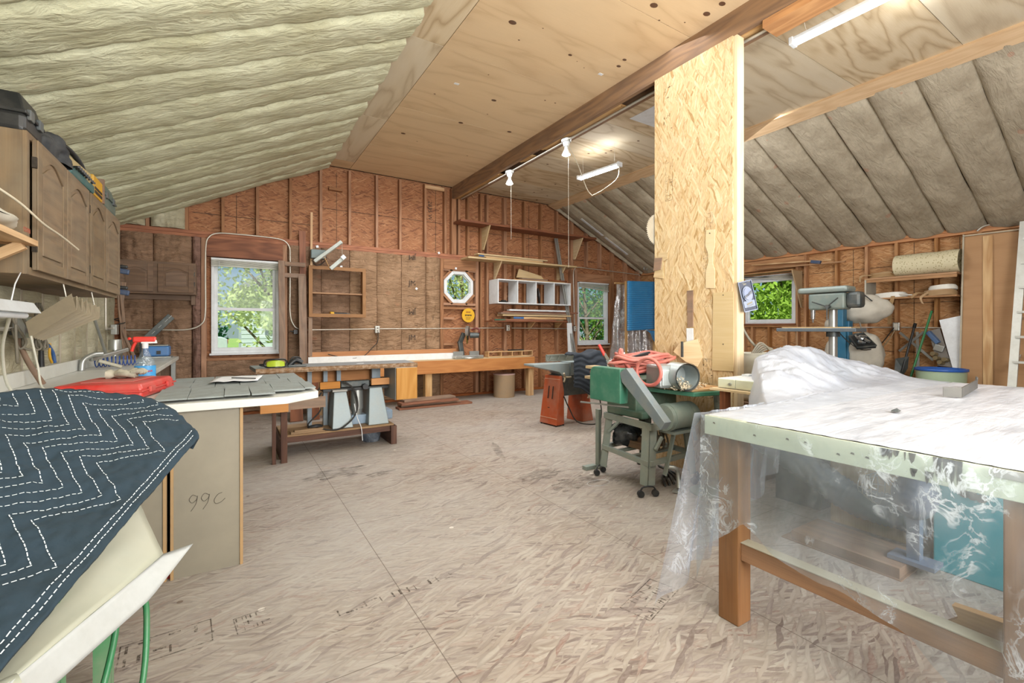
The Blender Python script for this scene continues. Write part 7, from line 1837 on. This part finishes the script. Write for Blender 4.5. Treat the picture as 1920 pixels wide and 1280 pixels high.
m = MB(); m.tube([(bx_ - .05, by_ - .04, 1.62), (bx_ - .02, by_ - .18, 1.66), (bx_ - .02, by_ - .30, 1.56)], .008, 6); m.build('bag_strap', black_m, r)
p = onX(1630, 640, 7.0)
r = thing('tool_tray', 'dark open tool tray with metal parts hanging beside the blue dust collector', 'tray', p)
m = MB(); P4 = [onX(1592, 630, 7.15), onX(1618, 624, 7.15), onX(1643, 648, 7.0), onX(1607, 651, 7.0)]
m.add(P4 + [q + V((.02, .01, -.03)) for q in P4], [(0, 1, 2, 3), (7, 6, 5, 4), (0, 4, 5, 1), (1, 5, 6, 2), (2, 6, 7, 3), (3, 7, 4, 0)]); m.build('tray', black_m, r)
m = MB()
for k in range(4): m.bar(P4[k], P4[(k + 1) % 4], .012, .02)
m.build('rim', dgrey_m, r)
m = MB(); rnd = random.Random(2)
for k in range(12):
    a, b_ = rnd.uniform(.15, .85), rnd.uniform(.2, .8); q = P4[0].lerp(P4[1], a).lerp(P4[3].lerp(P4[2], a), b_) + V((-.02, 0, .02)); m.box(q, (.03, .06 * rnd.random() + .02, .02), (rnd.random(), rnd.random(), rnd.random()))
m.build('metal_parts', chrome, r)
m = MB(); m.tube([P4[1] + V((.0, 0, .0)), onX(1612, 605, 7.1)], .008, 6, sm=False); m.build('hanger', galv, r)
m = MB(); m.tube([onX(1572, 622, 7.0), onX(1590, 640, 7.02), onX(1615, 655, 7.1), onX(1645, 650, 7.5), onX(1668, 625, 7.95), onX(1676, 614, 8.0)], .007, 6); one(m, 'black_cable', rubber, 'black cord sagging from the drill press to the wall outlet', 'cord')
m = MB(); m.tube([onX(1625, 656, 7.3), onX(1648, 656, 7.6), onX(1668, 635, 7.95), onX(1678, 618, 8.0)], .008, 6); one(m, 'tan_cable', plain('tan cord', '#a58f6c', .6), 'tan cord sagging below the black cord to the wall outlet', 'cord')
p = onX(1681, 612, 8.03); r = thing('outlet_box', 'outlet box on the stud behind the sagging cords of the right wall', 'outlet', p, group='outlet boxes on the walls')
m = MB(); m.box(p, (.05, .075, .115)); m.build('box', galv, r, bevel=.004)
m = MB(); m.box(p + V((-.027, 0, 0)), (.006, .05, .09)); m.build('cover_plate', plain('outlet plate', '#d7d4c8'), r)
m = MB(); m.tube([onX(1590, 613.5, 8.04), onX(1672, 613.5, 8.04)], .009, 8); tag(m.build('conduit', emt), 'conduit on the right wall behind the drill press and cloth bags', 'conduit')
m = MB(); m.tube([onX(1690, 613.5, 8.04), onX(1765, 614.5, 8.04)], .009, 8); tag(m.build('conduit', emt), 'conduit on the right wall behind the shovel and green pole', 'conduit')
# two-tier shelf with coils of edging and a roll of matting
Y0, Y1 = 1.88, 2.85
r = thing('wall_shelf', 'two-tier wooden shelf on the right wall holding coils and a roll', 'shelf', (7.9, 2.36, 1.58))
sw = wood('shelf pine', '#b58a5c', '#8a6138')
m = MB(); m.bx(7.72, 8.055, Y0, Y1, 1.60, 1.622); m.build('lower_board', sw, r); m = MB(); m.bx(7.72, 8.055, Y0, Y1, 1.885, 1.907); m.build('upper_board', sw, r)
m = MB(); m.bx(7.72, 8.055, Y1 - .02, Y1, 1.623, 1.884); m.build('end_panel', plain('grey end panel', '#b9b3a2', .6), r)
m = MB(); m.bx(7.73, 7.75, Y0, Y1, 1.845, 1.884); m.build('front_lip', sw, r)
r = thing('rolled_mat', 'roll of cream patterned matting lying on the upper right wall shelf', 'roll', (7.88, 2.12, 1.908))
m = MB()
m.grid(lambda u, v: (7.875 + (.145 + .006 * math.sin(v * 5)) * math.cos(6.283 * u), 1.875 + .66 * v, 2.058 + (.145 + .006 * nz(v * 4, u)) * math.sin(6.283 * u)), 36, 20); 
for k in range(3): m.tube([(7.875 + (.14 - .012 * t * .2 - .03 * k) * math.cos(t * .7), 2.52, 2.058 + (.14 - .012 * t * .2 - .03 * k) * math.sin(t * .7)) for t in range(10)], .006, 5)
def matm():
    t = NT('cream matting'); u = t.uv(False)
    v = t.vor(t.map(u, (30, 30, 1)), 1.0, 'Distance'); c = t.mix(t.math('LESS_THAN', v, .28), C('#cfc6a5'), C('#a2986f')); return t.fin(c, .7)
m.build('roll', matm(), r)
edge_w = plain('white edging', '#e2e0d6', .45, dirt=.12); edge_t = wood('tan edging', '#b99b74', '#93754f', contrast=.4)
def coil(name, label, c, ra, rb, n, mat, tails=(), hgt=.02, grp='coils of edging on the right wall shelf'):
    r = thing(name, label, 'coil', c, group=grp); c = V(c); rnd = random.Random(int(c.y * 100))
    for k in range(n):
        m = MB(); a, b_ = ra * (1 - .07 * k), rb * (1 - .06 * k); ph = rnd.random()
        P = [c + V((a * math.cos(t * .5236), b_ * math.sin(t * .5236), hgt / 2 + .012 * (k % 3) + .006 * math.sin(t + ph))) for t in range(12)]
        pts = catmull(P, 4, True); vs = []; fs = []
        for q in pts: vs += [q - V((0, 0, hgt / 2)), q + V((0, 0, hgt / 2))]
        L = len(pts)
        m.add(vs, [(2 * i, 2 * ((i + 1) % L), 2 * ((i + 1) % L) + 1, 2 * i + 1) for i in range(L)]); m.build('turn', mat, r, solid=.003)
    for tl in tails:
        m = MB(); pts = catmull(tl, 6); vs = []; 
        for q in pts: vs += [q + V((-.0, -.012, -.008)), q + V((0, .012, .008))]
        m.add(vs, [(2 * i, 2 * i + 2, 2 * i + 3, 2 * i + 1) for i in range(len(pts) - 1)]); m.build('loose_end', mat, r, solid=.003)
    return r
coil('edging_coil', 'flat coil of white edging at the far end of the lower shelf', (7.87, 2.60, 1.624), .13, .19, 5, edge_w, [[(7.80, 2.52, 1.66), (7.74, 2.40, 1.65), (7.71, 2.28, 1.64)]], .045)
coil('edging_coil', 'coil of tan and white edging at the near end of the lower shelf', (7.87, 2.08, 1.624), .13, .17, 4, edge_t, [[(7.76, 2.16, 1.67), (7.70, 2.22, 1.60), (7.69, 2.20, 1.52)], [(7.8, 2.2, 1.66), (7.7, 2.26, 1.66), (7.69, 2.32, 1.60)]], .05)
coil('edging_coil', 'small white edging coil stacked on the tan coil of the lower shelf', (7.88, 2.05, 1.70), .11, .14, 3, edge_w, [], .035)
coil('edging_coil', 'loose coil of tan edging on the upper shelf beside the matting roll', (7.85, 2.68, 1.908), .13, .15, 4, edge_t, [[(7.8, 2.60, 1.96), (7.74, 2.52, 1.94), (7.72, 2.46, 1.90)], [(7.75, 2.78, 1.95), (7.70, 2.88, 1.94), (7.70, 2.90, 1.86)]], .05)
m = MB(); pts = catmull([(7.72, 2.52, 1.64), (7.70, 2.54, 1.50), (7.71, 2.56, 1.25)], 6); vs = []
for q in pts: vs += [q + V((0, -.022, 0)), q + V((0, .022, 0))]
m.add(vs, [(2 * i, 2 * i + 2, 2 * i + 3, 2 * i + 1) for i in range(len(pts) - 1)]); one(m, 'edging_strip', edge_t, 'strip of tan edging hanging down from the lower right wall shelf', 'edging', solid=.003)
# boards over the window and small things
for k, (p, q, lb, mt) in enumerate((((1410, 497), (1560, 487), 'long thin board lying on nails above the drill press window', fir), ((1420, 505), (1585, 490), 'second thin board lying just below the long one over the window', sw))):
    a, b_ = onX(*p, 7.98), onX(*q, 7.98); m = MB(); m.bar(a, b_, .04, .02); one(m, 'board', mt, lb, 'board', 'boards above the right wall window')
m = MB(); p = onX(1530, 491, 7.95); m.box(p, (.05, .14, .05), (.2, 0, 0)); one(m, 'dark_clamp', plain('dark navy pad', '#2d4466'), 'small dark blue tool on the boards above the window', 'tool')
m = MB(); m.prism([(0, 0), (.30, 0), (.30, -.02), (.02, -.60), (0, -.60)], (8.055, 3.84, 2.14), (-1, 0, 0), (0, 0, 1), .02); one(m, 'bracket_board', plain('tan gusset', '#b39a76', .7), 'tan triangular gusset board beside the right wall window', 'bracket')
m = MB(); m.bx(7.80, 8.055, 3.86, 4.95, 2.145, 2.165); one(m, 'window_shelf', sw, 'thin shelf board above the right wall window', 'shelf')
m = MB(); m.tube([onX(1492, 619, 6.62), onX(1494, 640, 6.62), onX(1496, 665, 6.62)], .004, 5); one(m, 'tan_string', plain('tan cord', '#a58f6c'), 'thin tan string hanging from the end of the drill press table', 'string')
# long handled tools, bracket, white panel, tub
r = thing('shovel', 'black-handled square shovel leaning on the right wall', 'shovel', (7.85, 2.4, 0))
a, b_ = onX(1716, 607, 7.95), onX(1690, 700, 7.75); m = MB(); m.cyl(b_, a, .014); m.build('shaft', black_m, r)
m = MB(); m.bar(a - (a - b_).normalized() * .06, a + (a - b_).normalized() * .01, .034, .034); m.build('grip', black_m, r, bevel=.01)
P4 = [onX(1679, 672, 7.80), onX(1704, 668, 7.80), onX(1702, 690, 7.74), onX(1688, 712, 7.70), onX(1676, 705, 7.70)]
cc = sum(P4, V()) / 5 + V((.03, 0, 0)); m = MB(); m.add(P4 + [cc], [(i, (i + 1) % 5, 5) for i in range(5)]); m.build('blade', dgrey_m, r, solid=.004)
m = MB(); m.cyl(onX(1704, 718, 7.6), onX(1747, 583, 7.98), .0135); one(m, 'green_pole', plain('green pole', '#2f7a4a', .35, dirt=.15), 'green broom pole leaning on the right wall beside the shovel', 'pole')
r = thing('tripod_stand', 'crossed grey metal stand legs leaning behind the shovel', 'stand', (7.9, 2.3, .6))
for (p, q) in (((1687, 623), (1750, 675)), ((1686, 658), (1732, 622)), ((1720, 622), (1722, 710))):
    m = MB(); m.bar(onX(*p, 7.97), onX(*q, 7.93), .012, .03); m.build('leg', galv, r)
r = thing('machine_bracket', 'dusty metal bracket assembly with a blue switch leaning on the right wall', 'bracket', (7.85, 2.1, .7))
P4 = [onX(1741, 620, 7.95), onX(1762, 615, 7.95), onX(1785, 688, 7.85), onX(1758, 685, 7.85)]; m = MB(); m.add(P4 + [q + V((.02, 0, 0)) for q in P4], [(0, 1, 2, 3), (7, 6, 5, 4), (0, 4, 5, 1), (1, 5, 6, 2), (2, 6, 7, 3), (3, 7, 4, 0)]); m.build('plate', plain('dusty dark plate', '#77716a', .6, dirt=.4), r)
m = MB(); m.bar(onX(1740, 622, 7.92), onX(1760, 643, 7.90), .06, .05); m.build('blue_switch', plain('dull blue', '#4a6a94', .5), r, bevel=.006)
m = MB(); m.bar(onX(1752, 650, 7.88), onX(1770, 655, 7.88), .05, .08); m.build('grey_box', galv, r, bevel=.006)
m = MB()
for p in ((1760, 672), (1768, 680), (1776, 675), (1755, 664)):
    q = onX(*p, 7.86); m.cyl(q, q + V((-.06, .02, .01)), .028, n=12)
m.build('brass_knobs', plain('dull brass', '#9a8a68', .4, .5), r)
P4 = [onX(1761, 600, 7.92), onX(1804, 591, 7.92), onX(1804, 690, 7.82), onX(1786, 690, 7.82)]; m = MB(); m.add(P4 + [q + V((.012, 0, 0)) for q in P4], [(0, 1, 2, 3), (7, 6, 5, 4), (0, 4, 5, 1), (1, 5, 6, 2), (2, 6, 7, 3), (3, 7, 4, 0)]); one(m, 'white_board', white_p, 'white tapered board leaning on the right wall over the tub', 'board')
pc = onX(1764, 700, 7.45); r = thing('plastic_tub', 'pale green tub with a blue rim standing beside the tall brown panel', 'tub', (pc.x, pc.y, 0))
zt = onX(1764, 690, 7.45).z; m = MB(); m.lathe([(.0, .01), (.21, .01), (.235, zt - .03)], (pc.x, pc.y, 0), 30); m.build('tub', plain('pale green plastic', '#a9bfa2', .35, dirt=.1), r)
m = MB(); m.lathe([(.237, zt - .03), (.25, zt - .03), (.25, zt), (.225, zt), (.222, zt - .06)], (pc.x, pc.y, 0), 30); m.build('blue_rim', plain('blue rim', '#2a5fb4', .35, dirt=.05), r)
# tall brown panel with a pale stile, ladder, conduit
r = thing('tall_hardboard', 'tall brown hardboard panel with a pale batten leaning on the right wall', 'panel', (7.8, 1.6, 0))
hb = plyw('brown hardboard', '#b0875c', '#a2784e', '#8a6340', dust=.1, fig=4, k=.25)
m = MB(); P4 = [V((7.72, 1.86, 0)), V((7.72, 1.24, 0)), V((7.90, 1.33, 2.375)), V((7.90, 1.855, 2.38))]
m.add(P4 + [q + V((.03, 0, 0)) for q in P4], [(3, 2, 1, 0), (4, 5, 6, 7), (0, 1, 5, 4), (1, 2, 6, 5), (2, 3, 7, 6), (3, 0, 4, 7)]); m.build('panel', hb, r)
m = MB(); m.bar((7.705, 1.60, .05), (7.882, 1.64, 2.33), .006, .085, up=(0, 1, 0)); m.build('batten', fir, r)
m = MB(); m.bar((7.712, 1.86, 0), (7.892, 1.857, 2.38), .012, .016, up=(0, 1, 0)); m.bar((7.888, 1.855, 2.36), (7.888, 1.33, 2.355), .012, .04, up=(1, 0, 0)); m.build('edge_trim', plain('grey edge', '#b9b09b', .6), r)
r = thing('step_ladder', 'pale aluminium step ladder standing beside the tall brown panel', 'ladder', (7.4, 1.05, 0))
al = plain('pale aluminium', '#d5d8d2', .35, .3, dirt=.15)
a0, a1 = onX(1895, 760, 7.3), onX(1921, 415, 7.75); d = (a1 - a0); a0 = a0 - d * (a0.z / d.z)
off = V((-.0, -.48, 0)); 
for o_ in (V((0, 0, 0)), off):
    m = MB(); m.bar(a0 + o_ * 1.0, a1 + o_ * .8, .03, .07, up=(0, 1, 0)); m.build('rail', al, r)
for k in range(8):
    t = .11 + .115 * k; p = a0.lerp(a1, t); q = (a0 + off).lerp(a1 + off * .8, t); m = MB(); m.bar(p, q, .08, .025); m.build('step', al, r)
for o_ in (V((0, 0, 0)), off):
    m = MB(); m.bar(V((7.98, a0.y + .04, .0)) + o_, a1 + o_ * .8 + V((.05, 0, -.1)), .02, .04, up=(0, 1, 0)); m.build('rear_rail', al, r)
for k in range(5):
    t = .12 + .18 * k; p = a0.lerp(a1, t); q = V((7.98, a0.y + .04, .0)).lerp(a1 + V((.05, 0, -.1)), min(1, t + .10)); m = MB(); m.bar(p, q, .01, .025); m.build('brace', al, r)
m = MB(); m.tube([onX(1832, 433, 8.03), onX(1845, 424, 8.03), onX(1870, 419, 8.03), onX(1925, 411, 8.03), (8.03, .4, 2.5), (8.03, -1, 2.49)], .011, 8); tag(m.build('conduit', emt), 'conduit bending down behind the top of the tall brown panel', 'conduit')
